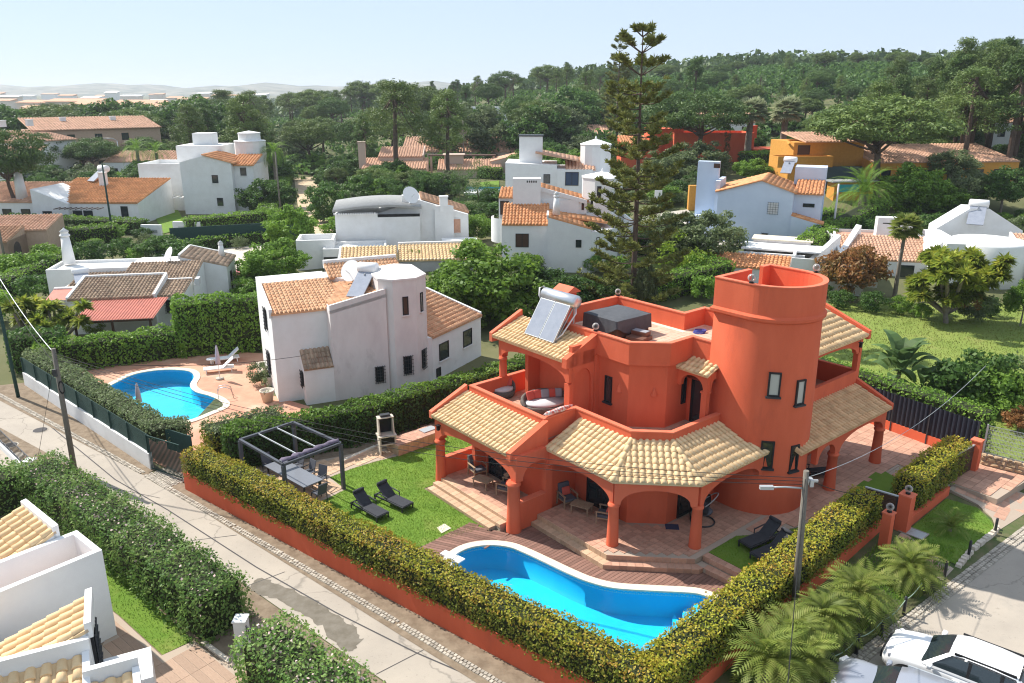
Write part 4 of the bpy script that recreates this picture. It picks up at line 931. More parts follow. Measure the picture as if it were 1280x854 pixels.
roof(villa, 'roof', (5.66,11.6,6.52),(5.66,18.1,6.52),(2.5,18.1,7.62),(2.5,11.6,7.62), TL, 0.245, 0.36)
b = MB(); b.add([(2.5,18.1,6.3),(5.66,18.1,6.3),(5.66,18.32,6.3),(2.5,18.32,6.3),(2.5,18.1,7.85),(5.66,18.1,6.72),(5.66,18.32,6.72),(2.5,18.32,7.85)], [(0,3,2,1),(4,5,6,7),(0,1,5,4),(1,2,6,5),(2,3,7,6),(3,0,4,7)]); b.build('gable_wall', RED, villa)
b = MB(); b.box(2.3,12.0,6.6,2.5,18.3,7.8); b.build('roof_wall', RED, villa)
b = MB(); b.box(2.3,4.2,0.0,2.3,4.2,0.0) if False else None
# ---- solar water heater on the upper porch roof
sh = thing('solar_water_heater', 'solar water heater with a silver tank on the red villa roof', 'solar heater', (*HL(-3.35,4.5),6.9), A0)
pb0, pt0 = Vector((-1.0,-0.05,0.05)), Vector((-1.0,1.0,1.62)); d = (pt0-pb0)
for k in (0, 1):
    s = MB(); x0 = -1.0+k*1.02; ux = Vector((1,0,0)); uy = d.normalized(); nn = ux.cross(uy)
    Q = Matrix((ux, uy, nn)).transposed(); c = Vector((x0+0.49,0,0))+pb0*1-Vector((-1.0,0,0))+d/2
    s.obox(c, (0.98, d.length, 0.09), 0, 0, Q); co = s.build('collector', M['galv'], sh)
    s = MB(); s.obox(c+nn*0.045, (0.92, d.length-0.07, 0.012), 0, 0, Q); s.build('collector_glass', M['panel'], co)
s = MB(); s.lathe([(0.0,-1.15),(0.2,-1.14),(0.31,-1.08),(0.31,1.08),(0.2,1.14),(0.0,1.15)], (0,0,0), 20); s.xf(Matrix.Translation((0.05,1.25,1.78)) @ Matrix.Rotation(pi/2,4,'Y')); s.build('tank', M['steel'], sh)
s = MB(); s.lathe([(0.315,-0.18),(0.317,0.22)], (0,0,0), 20, a0=R(100), a1=R(165)); s.xf(Matrix.Translation((-0.05,1.25,1.78)) @ Matrix.Rotation(pi/2,4,'Y')); s.build('maker_label', mat('teal_white_label', (0.1,0.45,0.55), (0.75,0.8,0.8), scale=7), sh)
s = MB()
for x in (-0.9, 0.95): s.bar((x,0.1,0.05),(x,1.25,1.55),0.05,0.05); s.bar((x,1.25,0.25),(x,1.25,1.6),0.05,0.05); s.bar((x,0.1,0.03),(x,1.25,0.35),0.05,0.05)
s.build('stand', M['galv'], sh)
s = MB(); s.tube([(-1.05,1.0,1.55),(-1.22,1.05,1.7),(-1.25,1.1,2.05),(-1.12,1.2,2.12),(-1.0,1.25,2.05)], 0.045, 8); s.tube([(1.12,1.2,1.6),(1.25,1.1,1.3),(1.1,0.4,0.4),(0.95,0.1,0.15)], 0.035, 8); s.build('pipe', M['cushw'], sh)
# ---- jacuzzi under its cover
jz = thing('hot_tub', 'square hot tub under a slate grey cover on the roof terrace', 'hot tub', (*HL(-2.15,8.45),6.78), A0)
s = MB(); s.box(-1.03,-1.13,0,1.03,1.13,0.85); s.build('cabinet', M['brownwood'], jz)
s = MB(); nx = 14; V = []
for i in range(nx+1):
    for j in range(nx+1):
        x = -1.1+2.2*i/nx; y = -1.2+2.4*j/nx; e = max(abs(x)/1.1, abs(y)/1.2); V.append((x, y, 0.98-0.05*e**6+0.015*sin(x*3+y*2)))
F = [(i*(nx+1)+j, (i+1)*(nx+1)+j, (i+1)*(nx+1)+j+1, i*(nx+1)+j+1) for i in range(nx) for j in range(nx)]; s.add(V, F, 0, True)
per = [(-1.1+2.2*i/20,-1.2) for i in range(20)]+[(1.1,-1.2+2.4*i/20) for i in range(20)]+[(1.1-2.2*i/20,1.2) for i in range(20)]+[(-1.1,1.2-2.4*i/20) for i in range(20)]
k = len(s.v); n = len(per)
for lv, (zz, fl) in enumerate(((0.932,0.0),(0.6,0.03),(0.22,0.07))):
    for i, (x, y) in enumerate(per):
        f = 1+fl*0.6*(0.6+0.4*sin(i*1.9)) ; cut = 0.35*max(0, 1-abs(i-20)/7) if lv == 2 else 0
        s.v.append((x*f, y*f, zz+cut+0.03*sin(i*0.7)*(lv == 2)))
for lv in range(2):
    for i in range(n): a = k+lv*n+i; c = k+lv*n+(i+1)%n; s.f.append((a+n, c+n, c, a)); s.m.append(0); s.sm.append(True)
s.build('cover', mat('slate_cover_fabric',(.085,.09,.10),(.07,.074,.083),rough=.85,scale=4), jz)
ts = thing('tub_steps', 'brown two tread steps standing against the covered hot tub', 'steps', (*HL(-0.55,8.3),6.78), A0+R(10))
s = MB(); s.box(-0.45,-0.5,0,0.45,0.4,0.19); s.build('lower_step', mat('brown_plastic', (0.16,0.075,0.05), rough=0.5), ts)
s = MB(); s.box(-0.45,-0.05,0.19,0.35,0.4,0.38); s.build('upper_step', bpy.data.materials['brown_plastic'], ts); s = MB(); s.box(-0.42,-0.02,0.38,0.32,0.37,0.40); s.build('tread', M['cushg'], ts)
hz = thing('garden_hose', 'coiled blue hose lying on the roof terrace', 'hose', (*HL(0.6,11.3),6.78))
s = MB()
for k in range(4): s.tube([(0.28*cos(a)+0.03*k, 0.2*sin(a)+0.04*k, 0.02+0.03*k) for a in np.linspace(0, 2*pi, 18)], 0.018, 6)
s.build('coil', mat('blue_hose_rubber', (0.05,0.07,0.35), rough=0.5), hz)
# ================================================================ HEDGES, WALLS AND GATES OF THE VILLA
def lowwall(name, label, path, w, z0, z1, m, cat='wall', cope=None):
    t = thing(name, label, cat, (path[0][0], path[0][1], 0)); b = MB(); q = Vector((path[0][0], path[0][1]))
    P = [(p[0]-q.x, p[1]-q.y) for p in path]; b.wallpath(P, w, z0, z1); b.build('wall_body', m, t)
    if cope: c = MB(); c.wallpath(P, w+0.04, z1, z1+0.05); c.build('coping', cope, t)
    return t
HT, HS = M['hg_top'], M['hg_side']
lowwall('garden_wall', 'long low red wall at the foot of the clipped hedge along the road', [(4.05,18.55),(-15.45,33.78),(-14.9,34.6)][::1], -0.22, -0.1, 0.85, M['red'])
lowwall('garden_wall', 'low red wall at the foot of the hedge above the feather palms', [(4.2,18.55),(15.5,29.55)], 0.22, -0.1, 0.8, M['red'])
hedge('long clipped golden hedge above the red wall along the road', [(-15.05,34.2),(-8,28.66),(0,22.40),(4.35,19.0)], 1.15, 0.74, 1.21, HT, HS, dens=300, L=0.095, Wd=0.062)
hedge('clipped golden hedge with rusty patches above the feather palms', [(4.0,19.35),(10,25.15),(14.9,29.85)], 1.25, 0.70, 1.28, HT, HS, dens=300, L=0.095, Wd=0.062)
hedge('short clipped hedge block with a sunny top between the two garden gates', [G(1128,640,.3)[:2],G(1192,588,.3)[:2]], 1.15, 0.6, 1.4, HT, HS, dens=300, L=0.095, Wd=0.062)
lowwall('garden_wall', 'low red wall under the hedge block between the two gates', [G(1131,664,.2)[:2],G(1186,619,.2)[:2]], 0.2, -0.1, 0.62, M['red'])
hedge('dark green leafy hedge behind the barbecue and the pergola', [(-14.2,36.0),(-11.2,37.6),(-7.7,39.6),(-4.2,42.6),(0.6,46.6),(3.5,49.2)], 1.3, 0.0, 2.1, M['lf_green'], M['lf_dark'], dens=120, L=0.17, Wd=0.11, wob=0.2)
# gate posts, gates
def post(label, p, w, h, z0=0.0, lamp=False, rz=R(42)):
    t = thing('gate_post', label, 'gate post', (p[0], p[1], z0), rz); b = MB(); b.box(-w/2,-w/2,-0.3,w/2,w/2,h); b.build('shaft', M['red'], t)
    b = MB(); b.box(-w/2-.03,-w/2-.03,h,w/2+.03,w/2+.03,h+.06); b.build('cap', M['redcope'], t)
    if lamp:
        b = MB(); b.lathe([(0.1,0),(0.1,0.05),(0.05,0.08)],(0,0,h+.06),10); g = b.build('globe_lamp', M['black'], t); s = MB(); s.sphere((0,0,h+.29),0.16,0,14); s.build('globe', M['globe'], g)
    return t
p1 = G(1127,665,.1); p2 = G(1104,688,.1); p3 = G(1214,592,.2)
tp1 = post('square red gate post with a glass globe beside the brown gate', p1, 0.5, 1.75, 0.1, True)
tp2 = post('square red gate post with door phone at the end of the long hedge', p2, 0.36, 1.7, 0.1, True)
b = MB(); b.box(0.18,-0.08,1.1,0.20,0.08,1.35); b.build('door_phone', M['black'], tp2)
b = MB(); b.box(0.25,-0.06,1.0,0.27,0.06,1.2); b.build('door_phone', M['black'], tp1)
post('tall red gate post beside the wire mesh fence', p3, 0.42, 1.75, 0.2)
def gate(name, label, a, b_, z0, h, nb):
    a = Vector((a[0], a[1])); b_ = Vector((b_[0], b_[1])); d = b_-a; L = d.length; t = thing(name, label, 'gate', (a.x, a.y, z0), atan2(d.y, d.x))
    f = MB(); f.box(0,-.04,0,.07,.04,h); f.box(L-.07,-.04,0,L,.04,h); f.box(.07,-.038,0,L-.07,.038,.07); f.build('gate_frame', M['dark'], t)
    f = MB(); f.box(0,-.05,h,L,.05,h+.05); f.build('top_rail', M['galv'], t)
    hh = (h-.09)/nb
    for k in range(nb): q = MB(); q.box(.075,-.025,.08+k*hh,L-.075,.025,.08+k*hh+hh-.015); q.build('board', M['brownwood'], t)
gate('garden_gate', 'narrow brown boarded gate standing open beside the red post', (p1[0]-.3,p1[1]+.1), (p1[0]-1.35,p1[1]+.95), 0.2, 1.5, 9)
g1 = G(1187,607,.2); gate('driveway_gate', 'brown boarded driveway gate with a pale top rail', (g1[0],g1[1]), (p3[0]-.1,p3[1]-.05), 0.2, 1.55, 8)
# corrugated fence on a red base
fa, fb = Vector((18.6,42.4)), Vector((22.95,35.75)); d = (fb-fa); L = d.length
ft = thing('corrugated_fence', 'dark blue corrugated fence on a red base behind the driveway', 'fence', (fa.x, fa.y, 0.4), atan2(d.y, d.x))
f = MB(); f.box(-0.5,-.1,-.5,L,.1,.55); f.build('base_wall', M['red'], ft)
f = MB(); n = int((L+.5)/.06); V = [(-.5+i*.06, -.03 if i%4 < 2 else -.09, z) for z in (.56, 2.15) for i in range(n)]; f.add(V, [(i,i+1,n+i+1,n+i) for i in range(n-1)]); f.build('corrugated_sheet', mat('dark_blue_steel', (0.022,0.028,0.042), rough=0.45), ft)
for x in (1.4, 3.4, 5.4, L-.1): f = MB(); f.box(x-.03,-.13,0,x+.03,-.1,2.2); f.build('fence_post', M['dark'], ft)
# stone wall with mesh fence on the right
sa, sb = Vector((22.95,35.45)), Vector((27.5,31.75)); d = sb-sa; L = d.length
swt = thing('stone_wall', 'rough honey coloured stone wall below a white mesh fence', 'wall', (sa.x, sa.y, 0), atan2(d.y, d.x))
f = MB(); f.box(0,.06,-.3,L,.35,.98); f.build('mortar', M['grout'], swt)
sm_ = mat('honey_rubble_stone', (0.50,0.36,0.22), (0.34,0.23,0.14), rough=.95, scale=3, island=.25, bump=.5, bscale=12)
z = -.1; 
while z < .95:
    hh = random.uniform(.14,.26); x = random.uniform(-.2,0)
    while x < L:
        ww = random.uniform(.18,.5)
        f = MB(); q = .03
        c = (max(0,x)+min(L,x+ww))/2; w2 = (min(L,x+ww)-max(0,x))/2-.015
        if w2 > .05:
            f.add([(c-w2,.08,z),(c+w2,.08,z+random.uniform(-.03,.02)),(c+w2-random.uniform(0,.05),.08,z+hh-.02),(c-w2+random.uniform(0,.05),.08,z+hh-.01),(c-w2*.7,random.uniform(-.05,.01),z+hh*.2),(c+w2*.7,random.uniform(-.05,.01),z+hh*.2),(c+w2*.7,random.uniform(-.05,.01),z+hh*.75),(c-w2*.7,random.uniform(-.05,.01),z+hh*.75)], [(4,5,6,7),(0,1,5,4),(1,2,6,5),(2,3,7,6),(3,0,4,7)]); f.build('stone', sm_, swt)
        x += ww
    z += hh
mf = thing('mesh_fence', 'white welded mesh fence on top of the stone wall', 'fence', (sa.x, sa.y, .98), atan2(d.y, d.x))
for x in (0.03, 2.5, 5.0): f = MB(); f.box(x-.035,.15,-.9 if x < .1 else 0,x+.035,.22,1.55); f.build('fence_post', M['galv'], mf)
f = MB()
for k in range(int(L/.06)): f.box(.07+k*.06,.18,.05,.07+k*.06+.014,.19,1.5)
for k in range(8): f.box(.07,.165,.08+k*.2,L,.18,.10+k*.2)
o = f.build('mesh_panel', M['galv'], mf); o['kind'] = 'stuff'
# ---- right hand ground: driveway, verge, kerb
def ramp(poly, m, name, label, z0=.25, z1=.0, zo=0.0):
    # slopes from the gate line down to the street kerb
    a, n_ = Vector((15.9,29.9)), Vector((.68,-.733))
    f = lambda x, y: zo+.25-.07*(Vector((x,y))-a).dot(n_)
    return sheet(name, poly, mats=m, zf=f, label=label)
GY = [G(1092,604,.42),G(1185,545,.42),G(1212,588,.25),G(1185,612,.25),G(1130,658,.2),G(1104,686,.15),G(1090,640,.3)]
fill('driveway', [HL(8.1,11.3),HL(9.2,12.2),HL(9.75,13.4),HL(9.6,14.0),(18.4,33.9),(19.2,32.4),(23.0,35.6),(19.0,42.0),HL(8.1,18.2)], -.2, .405, M['grout'], 'paved driveway behind the gates')
drv = bpy.data.objects['driveway']; paving(drv, [HL(8.2,11.5),HL(9.2,12.2),HL(9.75,13.4),HL(9.6,14.0),(18.4,33.9),(19.2,32.4),(23.0,35.6),(19.0,42.0),HL(8.2,18.2)], .42, A0, .405, M['terracotta'], th=.012)
fill('lawn', [HL(8.2,12.35),HL(9.3,12.35),HL(9.7,13.5),HL(9.9,15.6),HL(8.9,15.8),HL(8.25,14.6)], .2, .432, M['lawn'], 'shaded lawn behind the brown garden gate')
k1, k2 = (10.2,21.3), (22.3,30.55)
verge = [(3.9,17.4),(8.4,19.8),(10.2,21.3),(19.0,28.0),(22.3,30.55),(27.6,34.6),(26.5,33.2),(22.9,35.7),(15.3,29.4),(4.2,18.6)]
ramp([(4.5,17.8),(10.2,21.3),(22.3,30.55),(27.5,34.4),(27.6,31.8),(22.9,35.5),(19.6,32.6),(16.2,30.3),(4.2,18.6)], mat('mossy_verge_soil',(.06,.10,.025),(.15,.13,.07),rough=1,scale=1.3,detail=7,bump=.5), 'verge', 'weedy bank planted with feather palms below the hedge', zo=-.01)
gpath = [(p[0],p[1]) for p in [G(1104,690,.15),G(1128,666,.15),G(1160,690,.1),G(1192,712,.03),G(1178,727,.03),G(1150,712,.06)]]
ramp(gpath, M['grout'], 'garden_path', 'short paved path from the street to the brown gate', zo=.03)
def rampave(poly, size, par, zo):
    a, n_ = Vector((15.9,29.9)), Vector((.68,-.733)); b = MB(); s = size/2-.012
    c_, s_ = cos(A0+R(8)), sin(A0+R(8))
    for x, y in tilegrid(poly, size, A0+R(8)):
        v = []
        for dx, dy in ((-s,-s),(s,-s),(s,s),(-s,s)):
            X, Y = x+dx*c_-dy*s_, y+dx*s_+dy*c_; v.append((X, Y, zo+.25-.07*(Vector((X,Y))-a).dot(n_)))
        f = MB(); f.add(v+[(p[0],p[1],p[2]-.05) for p in v], [(0,1,2,3),(4,5,1,0),(5,6,2,1),(6,7,3,2),(7,4,0,3)]); f.build('paving_tile', M['terracotta'], par)
rampave(gpath, .42, bpy.data.objects['garden_path'], .045)
dmouth = [(p[0],p[1]) for p in [G(1185,614,.22),G(1214,592,.22),G(1221,596,.2),G(1262,608,.2),G(1300,622,.1),G(1284,640,.02),G(1247,664,.02),G(1240,648,.06),G(1222,632,.12)]]
dz_ = lambda x, y: max(.005, .415-.12*(Vector((x,y))-Vector((15.9,29.9))).dot(Vector((.68,-.733))))
dm = fill('driveway', dmouth, -.2, dz_, M['grout'], 'paved driveway mouth between the stone wall and the street')
for x, y in tilegrid(dmouth, .46, A0+R(8)):
    c_, s_ = cos(A0+R(8)), sin(A0+R(8)); v = [(x+a*c_-b_*s_, y+a*s_+b_*c_) for a, b_ in ((-.218,-.218),(.218,-.218),(.218,.218),(-.218,.218))]; v = [(p[0],p[1],dz_(*p)+.014) for p in v]
    f = MB(); f.add(v+[(p[0],p[1],p[2]-.04) for p in v], [(0,1,2,3),(4,5,1,0),(5,6,2,1),(6,7,3,2),(7,4,0,3)]); f.build('paving_tile', M['terracotta'], dm)
tri = [(p[0],p[1]) for p in [G(1131,668,.16),G(1183,624,.2),G(1222,636,.1),G(1240,654,.04),G(1243,664,.02),G(1215,686,.02),G(1196,708,.02),G(1162,690,.08)]]
ramp(tri, M['lawn'], 'lawn', 'green triangle of lawn with a small palm between the gates', zo=.035)
a_, n_ = Vector((15.9,29.9)), Vector((.68,-.733))
rz_ = lambda x, y: .03+.25-.07*(Vector((x,y))-a_).dot(n_)
grass('lawn_grass', tri, 0, 9000, .07, .018, label='short grass of the triangular lawn', zf=rz_)
grass('verge_grass', [(6.2,19.6),(10,21.6),(17,26.9),(18.2,28.6),(15.6,29.2),(8,21.8)], 0, 42000, .16, .03, mt=M['lf_green'], label='weedy grass under the feather palms', zf=rz_)
mp = thing('manhole_cover', 'pale grey manhole cover beside the red gate post', 'manhole cover', (*G(1142,667,.2)[:2], .235), R(-48)); b = MB(); b.box(-.45,-.3,0,.45,.3,.02); b.build('plate', M['galv'], mp); b = MB(); b.ring([(-.5,-.35),(.5,-.35),(.5,.35),(-.5,.35)],[(-.455,-.305),(.455,-.305),(.455,.305),(-.455,.305)],0,.03); b.build('rim', M['kerbst'], mp)
mp = thing('manhole_cover', 'round pale cover in the driveway mouth', 'manhole cover', (*G(1231,622,.15)[:2], .215)); b = MB(); b.lathe([(.34,0),(.34,.03),(.3,.035)],(0,0,0),20); b.build('plate', M['galv'], mp)
cobbles('cobbled_kerb', [(5.5,17.9),(10.35,21.15),(22.45,30.4),(28,34.7)], .55, -.035, M['kerbst'], .17, 'worn cobbled kerb strip along the street', .05)
cobbles('edging_stones', [tuple(p[:2]) for p in [G(1196,710),G(1215,688),G(1243,666),G(1246,657)]], .3, .02, M['bbqst'], .26, 'rounded edging stones of the triangular lawn', .16)
bp = [G(*q) for q in [(1037,842),(1070,817),(1101,795),(1129,769),(1154,740),(1180,723),(1210,697),(1243,668)]]
blab = ['lowest','second from the bottom','third from the bottom','fourth from the bottom','fifth, beside the path mouth','sixth, at the upper edge of the path','seventh, at the point of the lawn','topmost, by the driveway mouth']
bolls = []
for i, p in enumerate(bp):
    t = thing('bollard', 'black metal kerb bollard, %s of the row' % blab[i], 'bollard', (p.x, p.y, -.02), 0, 'black bollards along the cobbled kerb'); b = MB(); b.lathe([(.055,0),(.055,.74),(.035,.80),(0,.82)],(0,0,0),10); b.build('shaft', M['dark'], t); b = MB(); b.lathe([(.075,.0),(.075,.05)],(0,0,0),10); b.build('foot', M['dark'], t)
for i in (0,1,2,3):
    if i+1 < len(bp):
        a, c = bp[i], bp[i+1]; pts = [Vector((a.x,a.y,.66)).lerp(Vector((c.x,c.y,.66)), k/10)-Vector((0,0,.16*4*(k/10)*(1-k/10))) for k in range(11)]
        b = MB(); b.tube(pts, .016, 5); o = b.build('rope', mat('pale_green_rope', (.30,.40,.30)) if i == 0 else bpy.data.materials['pale_green_rope']); tag(o, 'slack rope between the %s pair of kerb bollards' % ['lowest','second lowest','third','fourth'][i], 'rope', 'ropes between the bollards')
# ================================================================ ROAD DETAILS (left)
cobbles('cobbled_kerb', [(-17.9,35.2),(-12,30.4),(-4,23.85),(2.2,18.7)], .32, -.035, M['kerbst'], .15, 'pale cobbled gutter between the road and the red wall', .05)
cobbles('cobbled_kerb', [(-33,47.0),(-18.1,35.4)], .34, -.035, M['kerbst'], .15, 'pale cobbled gutter below the white wall', .05)
cobbles('cobbled_apron', [(-17.6,35.7),(-15.9,34.3)], 1.3, -.03, M['kerbst'], .14, 'cobbled apron in front of the green pool gate', .04)
sheet('verge', [(-18.3,35.7),(-17.9,35.15),(-.6,20.45),(3.5,17.0),(4.3,18.6),(-15.2,34.1)], z=-.022, mats=M['dirt'], label='dusty strip at the foot of the red wall')
def strip2(name, pts, w, z, m, label):
    P = [Vector(p) for p in pts]; V = []
    for i, p in enumerate(P):
        d = (P[min(i+1,len(P)-1)]-P[max(i-1,0)]).normalized(); n = Vector((-d.y,d.x)); V += [tuple(p+n*w/2)+(z,), tuple(p-n*w/2)+(z,)]
    b = MB(); b.add(V, [(2*i+1,2*i+3,2*i+2,2*i) for i in range(len(P)-1)]); o = b.build(name, m); tag(o, label, None, None, 'structure')
TAR_SHADOW = mat('tar_joint_or_shade', (.075,.07,.07), rough=.9)  # shared by slab joints, iron covers and the painted cable shadow strip
strip2('road_joint_or_shade', [tuple(G(*q)[:2]) for q in [(12,490),(60,530),(144,599),(210,637),(320,708),(420,765),(520,815),(620,858)]], .055, -.027, TAR_SHADOW, 'dark tar joint running down the middle of the road')  # flat dark strip painted in place of an overhead cable's shadow line
for q in [((300,735),(356,714)),((470,842),(600,775)),((130,607),(200,622)),((200,680),(296,668))]: strip2('road_joint_or_shade', [tuple(G(*p)[:2]) for p in q], .03, -.028, TAR_SHADOW, 'thin joint across the concrete road slabs')
st_ = smoothloop([G(*q) for q in [(313,731),(325,722),(345,727),(375,742),(405,757),(425,772),(443,783),(449,798),(441,812),(430,812),(415,800),(400,783),(375,765),(345,748),(322,742)]], 6)
st_ = [p+Vector((random.gauss(0,.05),random.gauss(0,.05))) for p in st_]
sheet('wet_patch', [tuple(p) for p in st_], z=-.029, mats=mat('damp_road', (.13,.11,.08),(.19,.165,.13), rough=.6, scale=2.5, detail=8), label='brown damp patch drying on the road')
for q, lab in (((198,609),'pale'),((52,536),'upper'),((88,570),'dark')):
    pass
for (px, py), lab in (((50,556),'round manhole cover in the road beside the low white wall'),((51,538+0),'round manhole cover in the road near the green lamp post')):
    pass
for (px, py), lab in (((12,556),'round iron manhole cover at the left edge of the road'),((50,537),'round iron manhole cover in the road below the green fence'),((20,569),'small square drain cover in the road')):
    t = thing('manhole_cover', lab, 'manhole cover', (*G(px,py)[:2],-.031)); b = MB(); b.lathe([(.36,0),(.36,.012),(.30,.014)],(0,0,0),18); b.build('plate', M['kerbst'] if 'iron' not in lab else TAR_SHADOW, t); b = MB(); b.lathe([(.42,0),(.42,.008)],(0,0,0),18); b.build('rim', M['kerbst'], t)
sheet('verge', [(-34,47.2),(-18.1,35.25),(-17.6,36.0),(-31.3,48.2)], z=-.024, mats=M['dirt'], label='dusty strip at the foot of the whitewashed wall')
sheet('driveway', [(-60,62),(-38,49.9),(-21.6,35.9),(-24,32),(-30,36),(-60,48)], z=-.041, mats=M['asphalt'], label='paved forecourt left of the road')
# ================================================================ GARDEN FURNITURE
def lounger(label, p, rz, group, z=0):
    t = thing('sun_lounger', label, 'sun lounger', (p[0],p[1],z), rz, group); D = M['dark']
    b = MB(); b.bar((-.95,-.32,.26),(.98,-.32,.26),.05,.06); b.bar((-.95,.32,.26),(.98,.32,.26),.05,.06); b.bar((.97,-.3,.26),(.97,.3,.26),.05,.06); b.bar((-.94,-.3,.26),(-.94,.3,.26),.05,.05); o = b.build('frame', D, t); o['kind'] = 'thing'
    for x in (-.9,.93):
        for y in (-.32,.32): b = MB(); b.box(x-.025,y-.025,0,x+.025,y+.025,.25); b.build('leg', D, t)
    b = MB(); b.box(-.18,-.29,.27,.96,.29,.315); b.build('seat', M['darkfab'], t)
    b = MB(); b.bar((-.18,0,.30),(-.78,0,.80),.58,.045); b.build('backrest', M['darkfab'], t)
    b = MB(); b.lathe([(.0,-.27),(.075,-.26),(.085,0),(.075,.26),(0,.27)],(0,0,0),10); b.xf(Matrix.Translation((-.74,0,.85)) @ Matrix.Rotation(pi/2,4,'X')); b.build('headrest', M['darkfab'], t)
    for y in (-.38,.38): b = MB(); b.bar((-.62,y,.50),(.02,y,.46),.05,.03); b.bar((0,y,.45),(0,y,.26),.03,.03); b.bar((-.60,y,.49),(-.75,y,.26),.03,.03); b.build('armrest', D, t)
    return t
GL = 'dark sun loungers around the villa'
l1 = lounger('dark sun lounger on the lawn nearer the long hedge', G(462,641)[:2], R(-43), GL)
l2 = copy_thing(l1, (*G(492,630)[:2],0), R(-40), 1, 'dark sun lounger on the lawn nearer the villa steps', GL)
copy_thing(l1, (*G(951,679,.44)[:2],.44), R(212), 1, 'dark sun lounger beside the tower with its back raised', GL)
copy_thing(l1, (*G(966,694,.44)[:2],.44), R(212), 1, 'dark sun lounger half hidden behind the right hedge', GL)
copy_thing(l1, (*HL(6.0,13.6),.45), R(10), 1, 'dark sun lounger under the arches right of the tower', GL)
def armchair(label, p, rz, pil, z=FZ):
    t = thing('armchair', label, 'armchair', (p[0],p[1],z), rz, 'teak armchairs on the villa porches'); TK = M['teak']
    for y in (-.33,.33):
        b = MB(); b.box(.27,y-.025,0,.32,y+.025,.58); b.build('leg', TK, t); b = MB(); b.bar((-.34,y,0),(-.28,y,.6),.05,.05); b.build('leg', TK, t)
        b = MB(); b.box(-.33,y-.04,.58,.34,y+.04,.615); b.build('armrest', TK, t)
    b = MB(); b.box(-.3,-.305,.26,.31,.305,.31); b.build('seat_frame', TK, t); b = MB(); b.bar((-.33,0,.3),(-.47,0,.92),.6,.03); b.build('back_frame', TK, t)
    b = MB(); b.box(-.27,-.29,.31,.33,.29,.43); bev(b.build('seat_cushion', M['cushd'], t),.03); b = MB(); b.bar((-.25,0,.42),(-.38,0,.95),.56,.13); bev(b.build('back_cushion', M['cushd'], t),.04)
    if pil: b = MB(); b.bar((-.10,.02,.45),(-.2,.02,.80),.40,.12); bev(b.build('pillow', M['cushr'], t),.05)
    return t
armchair('teak armchair with slate cushions in the sun at the left porch', G(597,594,FZ)[:2], R(-58), False)
armchair('teak armchair with a coral pillow by the red pillar of the left porch', G(632,617,FZ)[:2], R(152), True)
armchair('teak armchair with a coral pillow on the patio by the glass door', G(709,631,FZ)[:2], R(-62), True)
armchair('teak armchair with a coral pillow behind the middle column', G(756,652,FZ)[:2], R(160), True)
def ctable(label, p, rz):
    t = thing('coffee_table', label, 'coffee table', (p[0],p[1],FZ), rz, 'teak coffee tables on the porches')
    for x in (-.38,.38):
        for y in (-.24,.24): b = MB(); b.box(x-.025,y-.025,0,x+.025,y+.025,.36); b.build('leg', M['teak'], t)
    for k in range(6): b = MB(); b.box(-.45,-.3+k*.1+.004,.36,.45,-.3+k*.1+.096,.39); b.build('slat', M['teak'], t)
ctable('low teak table between the armchairs of the left porch', G(604,608,FZ)[:2], R(-38)); ctable('low teak table between the armchairs of the patio', G(727,640,FZ)[:2], R(-30))
eg = thing('egg_chair', 'black hanging egg chair on a ring base behind the right column', 'hanging chair', (*G(878,652,FZ)[:2],FZ), R(-20))
b = MB(); b.tube([(.5*cos(a),.5*sin(a),.03) for a in np.linspace(0,2*pi,26)], .035, 6); b.build('ring_base', M['dark'], eg)
b = MB(); b.tube([(-.5,0,.03),(-.62,0,.8),(-.5,0,1.6),(-.15,0,1.85),(0,0,1.75)], .03, 6); b.build('stand', M['dark'], eg)
b = MB(); b.lathe([(.0,.35),(.3,.42),(.48,.65),(.5,.9),(.42,1.15)],(0,0,0),16,a0=R(60),a1=R(300)); b.build('basket', M['darkfab'], eg)
b = MB(); b.tube([(.1+.45*cos(a),.45*sin(a),.95+.5*sin(a*1.0)*0+.45*cos(a)) for a in np.linspace(0,2*pi,26)], .025, 6); b.build('rim', M['galv'], eg)
b = MB(); b.lathe([(0,.42),(.36,.46),(.4,.55),(.3,.62),(0,.63)],(0,0,0),14); b.build('cushion', M['cushd'], eg)
vt = thing('floor_mat', 'small dark blue mat against the patio wall', 'mat', (*G(840,659,FZ)[:2],FZ), R(-5)); b = MB(); b.box(-.28,-.2,0,.28,.2,.03); b.build('pad', mat('navy_mat',(.04,.05,.10)), vt)
